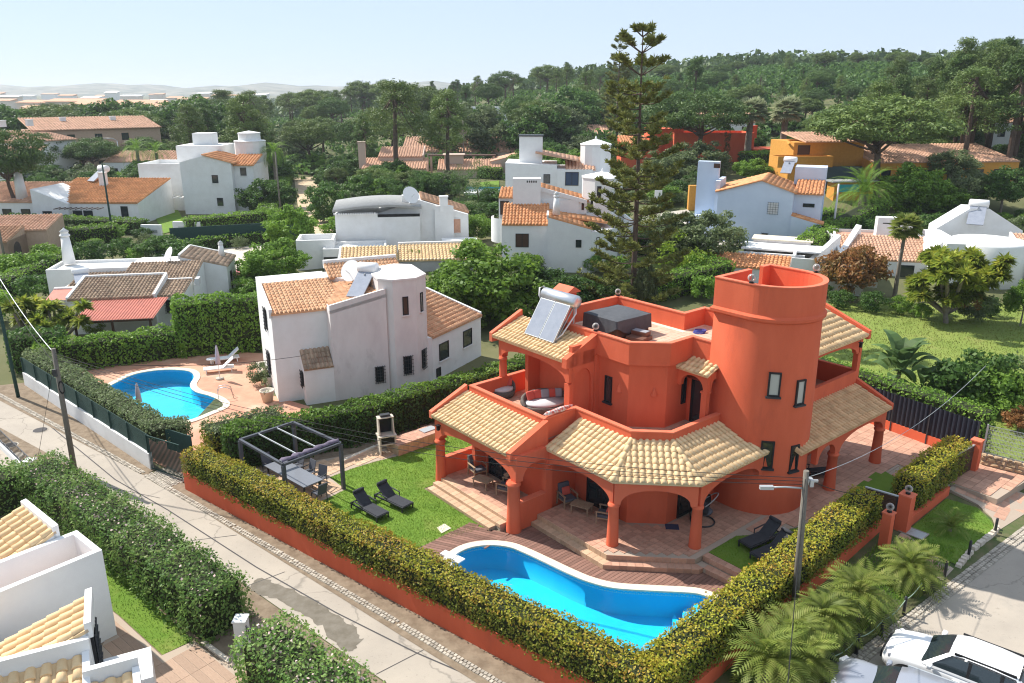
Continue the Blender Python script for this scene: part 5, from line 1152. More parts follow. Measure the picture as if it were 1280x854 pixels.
# wicker seats on the upper terrace
def wicker(label, p, rz, rx, ry, h, pils, z=3.63):
    t = thing('wicker_sofa', label, 'wicker sofa', (p[0],p[1],z), rz, 'round wicker sofas on the terrace'); S_ = Matrix.Diagonal((rx,ry,1,1))
    b = MB(); b.lathe([(.86,0),(.98,.08),(1.0,.32)],(0,0,0),26); b.xf(S_); b.build('base', M['wicker'], t)
    b = MB(); k = 22; 
    for i in range(k+1):
        a = R(70)+R(220)*i/k; hh = .34+h*sin(pi*i/k)**.6
        for rr, zz in ((1.0,.30),(1.07,(.3+hh)/2),(1.04,hh),(.97,hh+.03),(.90,hh-.02),(.86,.34)): b.v.append((rr*cos(a),rr*sin(a),zz))
    for i in range(k):
        for j in range(5): q = i*6+j; b.f.append((q,q+6,q+7,q+1)); b.m.append(0); b.sm.append(True)
    b.xf(S_); b.build('backrest', M['wicker'], t)
    b = MB(); b.lathe([(0,.30),(.84,.31),(.88,.38),(.84,.45),(0,.46)],(0,0,0),24); b.xf(S_); b.build('seat_cushion', M['cushw'], t)
    for x, y, a, m in pils:
        b = MB(); b.obox((0,0,0),(.42,.14,.42)); b.xf(Matrix.Translation((x,y,.64)) @ Matrix.Rotation(R(a),4,'Z') @ Matrix.Rotation(R(-22),4,'X')); bev(b.build('pillow', M[m], t),.06,3)
    return t
wicker('small round wicker love seat with two coral pillows on the terrace', G(628,494,3.65)[:2], R(-85), .55, .62, .42, [(-.25,.3,75,'cushr'),(-.38,-.0,95,'cushw'),(-.2,-.32,112,'cushr')])
wicker('large wicker sofa with a row of grey and coral pillows on the terrace', G(682,511,3.65)[:2], R(-75), .75, 1.15, .42, [(-.35,.72,70,'cushg'),(-.40,.40,85,'cushr'),(-.38,.08,90,'cushg'),(-.40,-.26,95,'cushr'),(-.30,-.66,112,'cushr')])
fp = thing('folded_parasol', 'folded coral and white striped parasol lying on the terrace parapet', 'parasol', (*HL(-.28,2.9),4.61), A0+R(90)); b = MB()
b.lathe([(.02,-.9),(.09,-.7),(.12,.2),(.05,.8),(.0,.85)],(0,0,0),10); b.xf(Matrix.Translation((0,0,.12)) @ Matrix.Rotation(pi/2,4,'Y')); b.build('cloth', mat('coral_white_stripes',(.6,.12,.09),(.7,.66,.62),scale=9,detail=0), fp)
# pergola, table, chairs
pc = [Vector(q) for q in ((-12.75,34.15),(-10.78,36.2),(-7.95,33.75),(-10.0,31.55))]
pg = thing('pergola', 'dark metal pergola with a rolled canopy over the dining table', 'pergola', (pc[3].x,pc[3].y,0)); o3 = pc[3]; Q = [p-o3 for p in pc]; DK = mat('blue_grey_metal',(.075,.08,.095),rough=.4)
for p in Q: b = MB(); b.obox((p.x,p.y,1.15),(.15,.15,2.3),R(-40)); b.build('post', DK, pg)
for i in range(4): b = MB(); b.bar((*Q[i],2.36),(*Q[(i+1)%4],2.36),.12,.11); b.build('beam', DK, pg)
for t_ in (.33,.67): a = Q[0].lerp(Q[1],t_); c = Q[3].lerp(Q[2],t_); b = MB(); b.bar((*a,2.37),(*c,2.37),.045,.06); b.build('rail', M['galv'], pg)
b = MB(); n = 16
for k in range(n+1):
    a = Q[3].lerp(Q[2],k/n)+(Q[0]-Q[3]).normalized()*.08; w_ = .28+.1*sin(k*1.9)
    for j in range(7): an = pi*j/6; q = a+(Q[0]-Q[3]).normalized()*(w_*(.5-.5*cos(an))); b.v.append((q.x,q.y,2.44+.10*sin(an)*(1+.3*sin(k*2.3+j))))
for k in range(n):
    for j in range(6): q = k*7+j; b.f.append((q,q+1,q+8,q+7)); b.m.append(0); b.sm.append(True)
b.build('rolled_canopy', mat('plum_grey_fabric',(.17,.14,.19),(.10,.085,.12),scale=6,rough=.9), pg)
tcen = Vector((-10.35,34.0)); ta = R(-42); TT = thing('dining_table', 'long grey dining table under the pergola', 'table', (tcen.x,tcen.y,0), ta)
b = MB(); b.box(-1.65,-.52,.71,1.65,.52,.75); b.build('tabletop', mat('grey_table_glass',(.19,.20,.225),rough=.25,spec=.6), TT)
for x in (-1.5,1.5):
    for y in (-.42,.42): b = MB(); b.box(x-.04,y-.04,0,x+.04,y+.04,.71); b.build('leg', M['dark'], TT)
def dchair(label, x, y, rz, first=[None]):
    p = tcen+Vector((x*cos(ta)-y*sin(ta), x*sin(ta)+y*cos(ta)))
    if first[0] is None:
        t = thing('dining_chair', label, 'chair', (p.x,p.y,0), ta+rz, 'dark mesh dining chairs around the table'); first[0] = t
        for xx in (-.24,.24):
            for yy in (-.26,.26): b = MB(); b.bar((xx,yy,0),(xx*.9,yy,.44),.03,.03); b.build('leg', M['dark'], t)
        b = MB(); b.box(-.25,-.25,.43,.25,.25,.46); b.build('seat', M['cushd'], t); b = MB(); b.bar((-.23,0,.45),(-.36,0,.98),.48,.03); b.build('backrest', M['cushd'], t)
        for yy in (-.27,.27): b = MB(); b.bar((-.26,yy,.65),(.22,yy,.64),.04,.03); b.build('armrest', M['dark'], t)
    else: copy_thing(first[0], (p.x,p.y,0), ta+rz, 1, label)
for k in range(3): dchair('dark mesh dining chair on the lawn side of the table, %s from the pergola post' % ('third','second','first')[k], -1.0+k*.95, .82, R(-90+(18 if k == 2 else 0)))
for k in range(3): dchair('dark mesh dining chair on the hedge side of the table, %s from the far end' % ('first','second','third')[k], -1.0+k*.95, -.82, R(90))
dchair('dark mesh dining chair at the far head of the table', -2.05, 0, 0); dchair('dark mesh dining chair at the near head of the table', 2.05, 0, pi)
# barbecue and masonry bench
bb = thing('barbecue', 'pale cast stone barbecue with a hooded top on the terrace', 'barbecue', (*G(484,566)[:2],0), R(22)); BM = M['bbqst']
for x in (-.42,.36): b = MB(); b.box(x,-.3,0,x+.08,.3,1.0); b.build('side_support', BM, bb)
b = MB(); b.box(-.339,-.3,.55,.359,.3,.61); b.build('shelf', BM, bb); b = MB(); b.box(-.339,-.28,.66,.359,.28,.95); b.build('charcoal_tray', M['black'], bb)
b = MB(); b.box(-.48,-.36,1.0,.48,.34,1.07); b.build('grill_plate', BM, bb)
for x in (-.40,.34): b = MB(); b.add([(x,-.22,1.07),(x+.06,-.22,1.07),(x+.06,.32,1.07),(x,.32,1.07),(x,-.05,1.95),(x+.06,-.05,1.95),(x+.06,.3,1.95),(x,.3,1.95)],[(0,3,2,1),(4,5,6,7),(0,1,5,4),(1,2,6,5),(2,3,7,6),(3,0,4,7)]); b.build('hood_side', BM, bb)
b = MB(); b.box(-.339,.26,1.07,.339,.31,1.94); b.build('hood_back', M['black'], bb); b = MB(); b.box(-.42,-.08,1.951,.42,.32,2.0); b.build('hood_top', BM, bb); b = MB(); b.box(-.25,.0,2.0,.25,.26,2.12); b.build('flue', M['dark'], bb)
mb_ = thing('masonry_bench', 'low tiled masonry counter beside the barbecue', 'counter', (*G(497,571)[:2],0), R(43)); b = MB(); b.box(.05,0,0,2.95,1.05,.56); b.build('body', M['stepstone'], mb_)
for k in range(9): b = MB(); b.box(.05+k*.322+.005,-.02,.02,.05+(k+1)*.322-.005,0,.27); b.build('tile', M['stepstone'], mb_); b = MB(); b.box(.05+k*.322+.005,-.02,.28,.05+(k+1)*.322-.005,0,.55); b.build('tile', M['stepstone'], mb_)
for k in range(9):
    for j in range(3): b = MB(); b.box(.05+k*.322+.005,j*.35+.005,.56,.05+(k+1)*.322-.005,(j+1)*.35-.005,.585); b.build('tile', M['terracotta'], mb_)
b = MB(); b.box(2.0,.35,.586,2.85,.85,.63); b.build('steel_lid', M['galv'], mb_)
# low wall bed below the hedge
lowwall('bed_edging', 'dry stone edging of the planting bed below the dark hedge', [G(430,580)[:2],G(470,562)[:2],G(495,556)[:2]], .2, 0, .18, M['bbqst'], 'edging')
# ================================================================ NEIGHBOURING HOUSES
class House:
    def __init__(s, name, label, o, ang, cat='house', wm='white', tm='tileor', tw=.3, tl=.45):
        s.t = thing(name, label, cat, (o[0], o[1], o[2] if len(o) > 2 else 0), R(ang)); s.wm = M[wm]; s.tm = M[tm]; s.tw = tw; s.tl = tl; s.single = 0
    def blk(s, x0, y0, x1, y1, z1, z0=-1.0, par=0, m=None, name='wall', floor=None, pw=.2):
        b = MB(); b.box(x0,y0,z0,x1,y1,z1); o = b.build(name, m or s.wm, s.t)
        if par:
            b = MB(); b.ring([(x0,y0),(x1,y0),(x1,y1),(x0,y1)],[(x0+pw,y0+pw),(x1-pw,y0+pw),(x1-pw,y1-pw),(x0+pw,y1-pw)],z1,z1+par); b.build('parapet', m or s.wm, s.t)
            if floor: b = MB(); b.box(x0+pw,y0+pw,z1-.01,x1-pw,y1-pw,z1+.03); b.build('terrace_floor', M[floor], s.t)
        return o
    def poly(s, P, z1, z0=-1.0, m=None, name='wall'):
        b = MB(); b.prism(P, z0, z1); return b.build(name, m or s.wm, s.t)
    def shed(s, x0, y0, x1, y1, za, zb, low='S', wall=True, rims='', ov=.15, tm=None, z0=-1.0, rh=.22, rm=None):
        d = {'S':lambda x,y:(y-y0)/(y1-y0),'N':lambda x,y:(y1-y)/(y1-y0),'W':lambda x,y:(x-x0)/(x1-x0),'E':lambda x,y:(x1-x)/(x1-x0)}[low]
        zf = lambda x,y: za+(zb-za)*d(x,y)
        if wall: s.poly([(x0,y0),(x1,y0),(x1,y1),(x0,y1)], lambda x,y: zf(x,y)-.12, z0)
        c = {'S':[(x0,y0),(x1,y0),(x1,y1),(x0,y1)],'N':[(x1,y1),(x0,y1),(x0,y0),(x1,y0)],'E':[(x1,y0),(x1,y1),(x0,y1),(x0,y0)],'W':[(x0,y1),(x0,y0),(x1,y0),(x1,y1)]}[low]
        dv = {'S':(0,-1),'N':(0,1),'E':(1,0),'W':(-1,0)}[low]; L = (y1-y0) if low in 'SN' else (x1-x0); dz = (zb-za)/L*ov
        P = [(c[0][0]+dv[0]*ov,c[0][1]+dv[1]*ov,za-dz),(c[1][0]+dv[0]*ov,c[1][1]+dv[1]*ov,za-dz),(*c[2],zb),(*c[3],zb)]
        o = roof(s.t,'roof',*P,tm or s.tm,s.tw,s.tl,h=min(.11,s.tw*.3),thick=.11,single=s.single)
        E = {'S':((x0,y0),(x1,y0)),'N':((x0,y1),(x1,y1)),'W':((x0,y0),(x0,y1)),'E':((x1,y0),(x1,y1))}
        for r in rims:
            (ax,ay),(bx,by) = E[r]; b = MB(); w = .12
            n = {'S':(0,-w),'N':(0,w),'W':(-w,0),'E':(w,0)}[r]; n2 = (-n[0]*.6,-n[1]*.6)
            b.prism([(ax+n[0],ay+n[1]),(bx+n[0],by+n[1]),(bx+n2[0],by+n2[1]),(ax+n2[0],ay+n2[1])], lambda x,y: zf(min(max(x,x0),x1),min(max(y,y0),y1))-.3, lambda x,y: zf(min(max(x,x0),x1),min(max(y,y0),y1))+rh); b.build('roof_rim', rm or s.wm, s.t)
        return o
    def chim(s, x, y, z, h, r=.32, kind='cone', m=None):
        b = MB(); m = m or M['white_clean']
        if kind == 'cone':
            b.lathe([(r,0),(r*.62,h*.78)],(x,y,z),12); o = b.build('chimney', m, s.t)
            c = MB(); c.lathe([(r*.8,h*.78),(r*.8,h*.82),(r*.6,h*.83),(r*.6,h*.9),(r*.75,h*.91),(r*.1,h),(0,h+.1)],(x,y,z),12); c.build('chimney_cap', m, o)
        else:
            w = r; b.box(x-w,y-w*.7,z,x+w,y+w*.7,z+h); o = b.build('chimney', m, s.t); c = MB(); c.box(x-w*1.15,y-w*.85,z+h,x+w*1.15,y+w*.85,z+h+.12); c.build('chimney_cap', m, o)
    def octo(s, x, y, r, z1, zt, m=None, n=8, z0=-1.0, rt=None, capm='white_clean', knob=True):
        b = MB(); b.lathe([(r,z0),(r,z1)],(x,y,0),n,sm=n>10,a0=pi/n); b.v = b.v; o = b.build('tower', m or s.wm, s.t) if False else None
        P = [(x+r*cos(pi/n+2*pi*i/n), y+r*sin(pi/n+2*pi*i/n)) for i in range(n)]; o = s.poly(P, z1, z0, m, 'tower')
        c = MB(); k = [(x+r*1.03*cos(pi/n+2*pi*i/n), y+r*1.03*sin(pi/n+2*pi*i/n)) for i in range(n)]; c.add([(p[0],p[1],z1-.02) for p in k]+[(p[0],p[1],z1+.08) for p in k]+[(x,y,zt)],[(i,(i+1)%n,n+(i+1)%n,n+i) for i in range(n)]+[(n+i,n+(i+1)%n,2*n) for i in range(n)]); c.build('tower_cap', M[capm], o)
        if knob: c = MB(); c.lathe([(.14,0),(.1,.25),(0,.4)],(x,y,zt-.05),8); c.build('finial', M['white_clean'], o)
    def win(s, side, x, y, z, w, h, **k):
        window(s.t, x, y, z, R({'S':-90,'N':90,'E':0,'W':180}[side]) if isinstance(side,str) else R(side), w, h, **k)
    def dish(s, x, y, z, r=.55, az=-120, pole=.5):
        b = MB(); b.lathe([(0,.0),(r*.5,.03),(r*.85,.10),(r,.17)],(0,0,0),18); b.lathe([(r,.175),(r*.85,.11),(r*.5,.045),(0,.015)],(0,0,0),18)
        b.xf(Matrix.Translation((x,y,z+pole)) @ Matrix.Rotation(R(az),4,'Z') @ Matrix.Rotation(R(62),4,'Y')); o = b.build('satellite_dish', M['white_clean'], s.t)
        c = MB(); c.tube([(x,y,z-.2),(x,y,z+pole)],.04,6); a = Vector((x,y,z+pole))+Vector((cos(R(az)),sin(R(az)),.3))*r*.9; c.tube([(x,y,z+pole-.3),tuple(a)],.02,5); c.build('dish_mast', M['galv'], o)
    def solar(s, x, y, z, rz, L=2.0, wd=1.0, n=1, tilt=40, tank=True, r=.28):
        Mx = Matrix.Translation((x,y,z)) @ Matrix.Rotation(R(rz),4,'Z'); t = R(tilt)
        b = MB(); b.bar((0,0,.08),(0,L*cos(t),.08+L*sin(t)),wd*n,.09); b.xf(Mx); o = b.build('solar_panel', M['panel'], s.t)
        if tank: b = MB(); b.lathe([(0,-wd*n*.62),(r*.8,-wd*n*.6),(r,-wd*n*.55),(r,wd*n*.55),(r*.8,wd*n*.6),(0,wd*n*.62)],(0,0,0),16); b.xf(Mx @ Matrix.Translation((0,L*cos(t)+.2,L*sin(t)+.25)) @ Matrix.Rotation(pi/2,4,'Y')); b.build('water_tank', M['white_clean'], o); b = MB(); b.bar((0,L*cos(t),0),(0,L*cos(t),L*sin(t)),.06,wd*n*.8); b.xf(Mx); b.build('panel_stand', M['galv'], o)
    def ac(s, x, y, z, side='S'):
        b = MB(); a = R({'S':-90,'E':0,'W':180}[side]); b.box(-.42,0,0,.42,.3,.55); b.lathe([(.2,.0),(.2,.02)],(0,0,0),14)
        b.xf(Matrix.Translation((x,y,z)) @ Matrix.Rotation(a-pi/2,4,'Z')); b.build('air_conditioner', M['cushw'], s.t)
M['tilepale'] = mat('pale_orange_roof_tile', (.68,.41,.24), (.58,.31,.17), rough=.9, scale=1.5, island=.16, dirt=((.36,.22,.13),1.1,.62))
# ---- white house with the turret
h = House('house', 'weathered white house with an eight sided turret behind the dark green hedge', (-14.06,44.74,0), 24, wm='white', tm='tilepale', tw=.24, tl=.4)
OL = M['white_old']
h.shed(0,0,4.3,4.6,5.55,6.3,'S',rims='W'); h.blk(0,4.6,4.3,6.6,6.35)
h.poly([(3.2,-1.05),(6.6,-1.05),(6.6,5),(3.2,5)], lambda x,y: 5.6+.20*(x-3.2), m=OL); h.shed(3.4,-.85,6.4,5.0,5.72,6.3,'W',wall=False,ov=0)
b = MB(); b.prism([(3.2,-1.05),(6.6,-1.05),(6.6,-.87),(3.2,-.87)], lambda x,y: 5.4+.2*(x-3.2), lambda x,y: 5.92+.2*(x-3.2)); b.build('parapet', OL, h.t)
h.poly([(6.3,.9),(6.3,-.55),(7.0,-1.25),(8.45,-1.25),(9.35,-.4),(9.35,2.6),(6.3,2.6)], 7.05, m=OL, name='turret')
c = MB(); P = [(6.27,2.6),(6.27,-.57),(6.99,-1.29),(8.47,-1.29),(9.39,-.41),(9.39,2.6)]; n = 6; ax = (7.8,1.0,7.65); c.add([(*p,7.04) for p in P]+[(*p,7.16) for p in P]+[ax],[(i,(i+1)%n,n+(i+1)%n,n+i) for i in range(n)]+[(n+i,n+(i+1)%n,2*n) for i in range(n)]); c.build('turret_cap', M['white_old'], h.t)
h.poly([(6.4,2.5),(9.4,2.5),(9.6,6.5),(4.3,6.5),(4.3,5)], 6.3, m=OL); h.shed(4.4,4.6,9.4,6.4,6.35,6.9,'S',wall=False,rims='N')
h.poly([(1.45,-1.05),(3.2,-1.05),(3.2,.1),(1.45,.1)], lambda x,y: 2.25+.7*(y+1.05)); h.shed(1.45,-1.05,3.2,0,2.3,3.1,'S',wall=False,tm=M['tilebr'],ov=.12)
h.win('W',0,2.6,3.9,.7,1.3,bars=4); h.win('W',0,3.0,.9,.8,1.4,bars=4); h.win('W',1.45,-.5,1.0,.5,.9,bars=3)
h.win('S',6.0,-1.05,.75,.5,1.0,bars=4); h.win(-90,7.75,-1.25,1.1,.5,1.15,bars=4); h.win(-43,8.9,-.83,1.2,.4,1.2,bars=4)
h.win(-90,7.75,-1.25,4.9,.36,1.15,gm=M['brownwood'],sill=M['white_old']); h.win(-43,8.9,-.83,4.9,.3,1.2,gm=M['blind'],sill=M['white_old'])
h.dish(5.6,3.2,6.2,.72,-140,.7); h.solar(4.9,-.2,6.0,-38,2.3,1.05,1,30,True,.36)
an = House('annex', 'low white annex with an orange tiled roof beside the turret house', (-5.1,48.45,0), 61, 'annex', tm='tilepale', tw=.25, tl=.4)
an.shed(0,0,6.0,4.6,3.0,4.25,'S',rims='NE',rh=.15); an.poly([(-1.3,.8),(0,0),(0,4),(-1.3,4)], lambda x,y: 2.9+.25*y); an.chim(.2,3.6,3.7,2.0,.42,m=M['cream'])
an.win('S',1.3,0,1.1,1.1,1.15,sill=M['white']); an.win('S',4.2,0,1.2,1.1,1.15,sill=M['white']); an.win('S',.6,0,.1,.5,.6); an.win(-120,-.7,.4,.1,.5,.8)
# ---- low house with the red canopy
h = House('house', 'low white house with brown tiled roofs and a red metal veranda canopy', (-33.8,58.3,0), 10, tm='tilebr', tw=.27, tl=.42)
h.shed(0,.5,6.2,5.0,2.75,3.45,'S',rims='WEN',rh=.16); h.shed(6.2,1.2,8.2,5.0,2.6,3.0,'S',rims='N',rh=.1); h.shed(2.2,5.2,8.2,10.2,2.75,3.5,'S',rims='',ov=0)
h.blk(-4.6,9.5,2.2,13.5,3.0,par=.25); h.blk(2.2,10.2,6.2,13.5,3.3); h.blk(-2.0,5.2,2.2,9.5,2.5); h.shed(-1.8,5.4,2.1,9.4,2.5,2.9,'S',wall=False)
h.shed(6.2,10.3,10.1,15,2.95,3.95,'E',rims='WN',rh=.14); h.chim(9.2,13.6,3.1,1.5,.32); h.chim(-3.7,12.6,3.2,3.1,.55); h.dish(5.4,10.4,3.4,.75,-150,.6)
h.solar(-.6,6.0,2.7,20,1.9,1.1,1,12,True,.3); h.ac(8.55,4.7,2.6,'E')
cn = MB(); nn = 26; V = []
for i in range(nn*4+1):
    x = 1.8+5.5*i/(nn*4); q = (0,.05,.05,0)[i%4]; V += [(x-.25,-3.6,2.05+q),(x,.45,2.62+q)]
cn.add(V,[(2*i,2*i+2,2*i+3,2*i+1) for i in range(nn*4)]); cn.build('canopy_sheet', mat('red_metal_sheet',(.52,.16,.11),(.42,.13,.09),rough=.6,scale=1.5), h.t)
cn = MB(); cn.box(1.6,-3.62,1.9,7.0,-3.5,2.03); cn.build('canopy_beam', M['brownwood'], h.t)
for x in (1.7,4.2,6.8): cn = MB(); cn.box(x-.08,-3.6,0,x+.08,-3.5,1.9); cn.build('canopy_post', M['brownwood'], h.t)
h.win('S',7.3,1.2,1.2,.9,1.0,bars=4); h.win('E',10.1,12.0,0,.7,2.1,name='side_door'); h.win('S',.8,.5,2.0,.35,.3,gm=M['white_clean'],fm=M['white_clean'])
b = MB(); b.add([(-2.6,3.2,2.1),(.0,3.0,2.1),(.0,5.2,2.5),(-2.6,5.2,2.5)],[(0,1,2,3)]); b.build('side_canopy', bpy.data.materials['red_metal_sheet'], h.t)
b = MB(); b.box(-2.6,5.2,-1,0,5.6,2.6); b.build('wall', M['white'], h.t)
# ---- large white house with the dish
h = House('house', 'large white house with a curved grey roof and a big satellite dish', (-22.8,83.7,0), 8, tm='tile', tw=.34, tl=.5)
h.poly([(4.2,-1.2),(8.6,-1.2),(8.6,5),(4.2,5)], 5.6); b = MB(); k = 14
for i in range(k+1):
    x = 4.0+9.2*i/k; zt = 5.65+.85*sin(pi*(.15+.6*i/k)); b.v += [(x,-1.5,zt),(x,4.5,zt+.3),(x,-1.5,zt-.22),(x,4.5,zt+.1)]
for i in range(k): q = 4*i; b.f += [(q,q+4,q+5,q+1),(q+2,q+6,q+4,q)]; b.m += [0,0]; b.sm += [True,False]
b.build('curved_roof', mat('grey_roof_felt',(.36,.36,.35),(.30,.30,.29),rough=.9), h.t)
b = MB()
for i in range(18): x = 4.1+4.4*i/18; b.box(x,-1.55,5.55,x+.12,-1.35,5.75)
b.build('rafter_ends', M['white_clean'], h.t)
b = MB(); b.box(8.6,-1.22,5.2,13,-1.205,5.5); b.build('dark_strip', M['black'], h.t)
h.poly([(8.6,.0),(13,-.28),(18.2,-.6),(18.2,6),(13,6),(8.6,6)], lambda x,y: 5.2+1.6*max(0,1-abs(x-13)/5.2)); h.shed(13.2,.2,18.2,5.8,5.35,6.95,'E',wall=False,tm=M['tilefade'])
h.poly([(8.6,-1.2),(13.0,-1.2),(13.0,0),(8.6,0)], 5.2)
h.chim(15.6,-.5,5.6,1.5,.42,'box'); h.poly([(14.6,-.7),(16.6,-.9),(16.2,-.3),(15.0,-.3)], 6.2); h.dish(12.1,-.4,6.2,.95,-60,1.1); h.blk(11.2,.5,12.2,1.4,7.2)
h.blk(3.2,-6.2,9.4,-2.0,2.6,par=.3); h.blk(.5,-5,4.2,-1.2,2.9,par=.7,pw=.25)
h.shed(5.0,-11,10.5,-6.4,2.0,3.1,'S',tm=M['tile'],rims='W',rh=.12); h.shed(10.6,-9.0,18.2,-5.2,2.15,3.0,'S',tm=M['tile'],rims='N'); h.blk(10.6,-9,18.2,-8.8,2.2); h.blk(15.2,-5.0,18.9,-1.5,2.9)
h.win('S',16.9,-.62,3.2,1.0,1.6,gm=M['terracotta'],fm=M['white_clean']); h.win('S',3.9,-6.2,.6,1.3,1.5)
# ---- stepped white houses in the middle
h = House('house', 'stepped white house with orange roofs and a round topped tower behind the trees', (-1,77.6,1.5), -3, wm='white_clean', tm='tileor', tw=.34, tl=.5)
h.shed(0,0,4.6,3.6,4.0,5.5,'S'); h.shed(4.5,-.9,8.7,4,3.75,4.9,'E',rims='W',rh=.12); h.poly([(8.7,-.9),(11.5,1.8),(11.5,5),(8.7,4)], 3.4)
h.shed(5.4,1.5,10.6,4.2,3.9,4.6,'E',wall=False); h.chim(5.3,.3,4.9,2.2,.38); h.win('S',2.0,0,1.7,1.3,1.35,gm=M['brownwood'],mull=1); h.win('S',7.5,-.9,1.9,.55,.75); h.win(-45,9.4,-.2,1.3,.5,1.5)
h.blk(.9,3.4,3.7,4.6,8.0,name='chimney_stack'); b = MB()
for i in range(5): b.box(2.3+i*.22,3.38,7.6,2.42+i*.22,3.395,7.8)
b.build('vent_slots', M['black'], h.t)
h.blk(3.6,4.1,7.6,4.5,5.8); h.shed(3.6,4.2,8.4,8.5,5.7,7.0,'E',rims='S',rh=.1); h.shed(-.6,4.6,1.2,8,6.0,6.6,'S'); h.blk(-.5,4.6,1.0,8,6.0); h.win('W',-.5,6.2,4.2,1.2,1.5,gm=M['brownwood']); h.win('S',-.0,4.6,4.2,.9,1.4,gm=M['brownwood'])
b = MB(); b.lathe([(1.7,1.5),(1.7,4.0)],(.3,4.7,0),14,a0=R(150),a1=R(300)); b.build('round_balcony', M['white_clean'], h.t); h.blk(7.5,4.2,12.2,7.5,4.4); h.octo(10.0,6.2,2.2,7.9,8.5,n=8,knob=True); h.win(-90,9.6,4.16,5.6,.42,1.6); h.win(-45,11.6,4.65,5.7,.42,1.5); h.win('S',8.0,4.2,4.8,.25,.8); h.win('S',8.9,4.2,5.0,.25,.8)
h.poly([(11.6,4.2),(13.4,4.2),(13.4,6),(11.6,6)], lambda x,y: 4.9-.8*(x-11.6))
h = House('house', 'white house with a domed turret behind the stepped white house', (-.8,97.5,2.0), -3, wm='white_clean', tm='tilesalm', tw=.4, tl=.55)
h.poly([(0,0),(6.2,0),(6.2,6),(0,6)], lambda x,y: 7.6+.6*min(1,x/4.2)-.8*max(0,(x-4.2)/2)); h.shed(3.6,.4,8.6,6,7.9,8.8,'E',wall=False); h.poly([(6.2,-.3),(10.5,-.3),(10.5,6),(6.2,6)], 6.9); h.shed(7.2,-.1,10.8,5,6.9,7.9,'S',wall=False); h.octo(10.9,3,1.9,9.6,10.3,n=12,knob=True); h.blk(1.6,1.5,4.4,3.5,10.6); b = MB(); b.box(1.5,1.4,10.6,4.5,3.6,10.75); b.build('stack_cap', M['dark'], h.t); h.win('S',5.0,0,5.2,.8,1.1); h.win('S',8.0,-.3,5.0,1.6,1.6,gm=mat('blue_window',(.03,.06,.12),rough=.1),mull=1); h.blk(10.4,-1,13,4,6.2)
# ---- pale blue house
bo_ = GT(893,301); h = House('house', 'pale blue house with orange roof and a tall flat chimney wall', (bo_.x,bo_.y,bo_.z), -22, wm='bluewhite', tm='tileor', tw=.36, tl=.5)
S_ = bo_.length/ 94.0
h.poly([(0,0),(4.6,0),(8.0,0),(8.0,8),(4.6,8),(0,8)], lambda x,y: 5.5+1.4*(1-abs(x-4.6)/4.6 if x < 4.6 else 1-(x-4.6)/3.4*.85)); 
for q in ('wall',): pass
b = MB(); 
def slope(t, P, m, w, l): return roof(t.t, 'roof', *P, m, w, l, h=.1)
slope(h, [(-.3,8.2,5.55),(-.3,-.2,5.55),(4.6,-.2,7.0),(4.6,8.2,7.0)], h.tm, .4, .5); slope(h, [(8.3,-.2,5.75),(8.3,8.2,5.75),(4.6,8.2,7.0),(4.6,-.2,7.0)], h.tm, .4, .5)
h.poly([(8,1.5),(10.9,1.5),(10.9,8),(8,8)], 5.6); h.shed(8,1.3,11.0,6,5.6,6.6,'S',wall=False); h.blk(7.6,6,11,9,8.0); h.blk(-2.8,2.2,-.4,3.2,8.6,name='chimney_wall'); b = MB(); b.box(-1.0,2.18,7.9,-.3+.0,2.195,8.4); b.build('vent_slot', M['brownwood'], h.t); h.blk(-.5,1,.0,6,6.6); h.blk(-3.2,.8,-.4,2.2,2.6)
h.solar(6.6,5.6,7.2,-10,2.0,1.2,1,38,True,.34); h.win('S',6.0,0,3.4,1.0,1.2,gm=M['white_clean'],fm=M['white_clean'],bars=4); h.win('S',9.6,1.5,4.1,1.2,.4); h.shed(8,-.2,11.2,1.5,2.6,3.4,'E',wall=True); h.win('S',5.4,0,.3,.6,.9,bars=3)
cp = GT(917,345); h = House('carport', 'white walled carport and garden store with a flat roof and orange tiles', (cp.x,cp.y,cp.z), -22, 'outbuilding', tm='tileor', tw=.36, tl=.5)
h.blk(0,2.2,6.2,2.5,2.0); h.shed(-2.2,-1.0,5.0,1.8,1.2,1.9,'S'); b = MB(); b.box(.2,2.6,2.2,7.6,6.2,2.35); b.build('flat_roof', M['white_clean'], h.t); h.blk(5.2,-1.0,5.45,2.5,2.6); h.blk(5.2,-1.2,11.5,-1.0,2.4); h.blk(11.3,-1.0,11.5,5,2.4); h.blk(.2,5.9,7.6,6.2,2.2); h.blk(1.0,6.2,6.5,8.5,2.6,m=M['white_old']); b = MB(); b.box(.8,6.1,2.6,6.7,8.7,2.7); b.build('store_roof', M['cream'], h.t); h.ac(12.2,-1.2,.3)
# ---- white house on the right
h = House('house', 'low white house with a white drum and solar panel behind the spiky yucca', (27.4,74.9,0), -12, tm='tilesalm', tw=.32, tl=.48)
h.shed(4.2,2.5,13.2,7.2,2.35,3.9,'S',rims='W',rh=.3); h.blk(4.2,2.4,13,2.6,2.3); h.blk(13.0,.8,14.6,9,4.4); h.poly([(12.0,2.0),(13.1,2.0),(13.1,7),(12.0,7)], lambda x,y: 3.0+1.4*(x-12))
b = MB(); b.lathe([(3.4,-1),(3.4,4.15),(3.25,4.35),(0,4.55)],(17.6,4.0,0),40); b.build('drum', M['white'], h.t)
h.shed(20.6,1.5,31,7.5,2.75,4.5,'S',rims='W',rh=.15); h.blk(4.0,7.2,13,12,3.4,par=.3,floor='terracotta'); h.poly([(8.5,8.5),(12,8.5),(12,9.7),(8.5,9.7)], 5.5); b = MB(); b.box(9.0,8.48,4.9,11.6,8.495,5.0); b.build('vent_slot', M['black'], h.t)
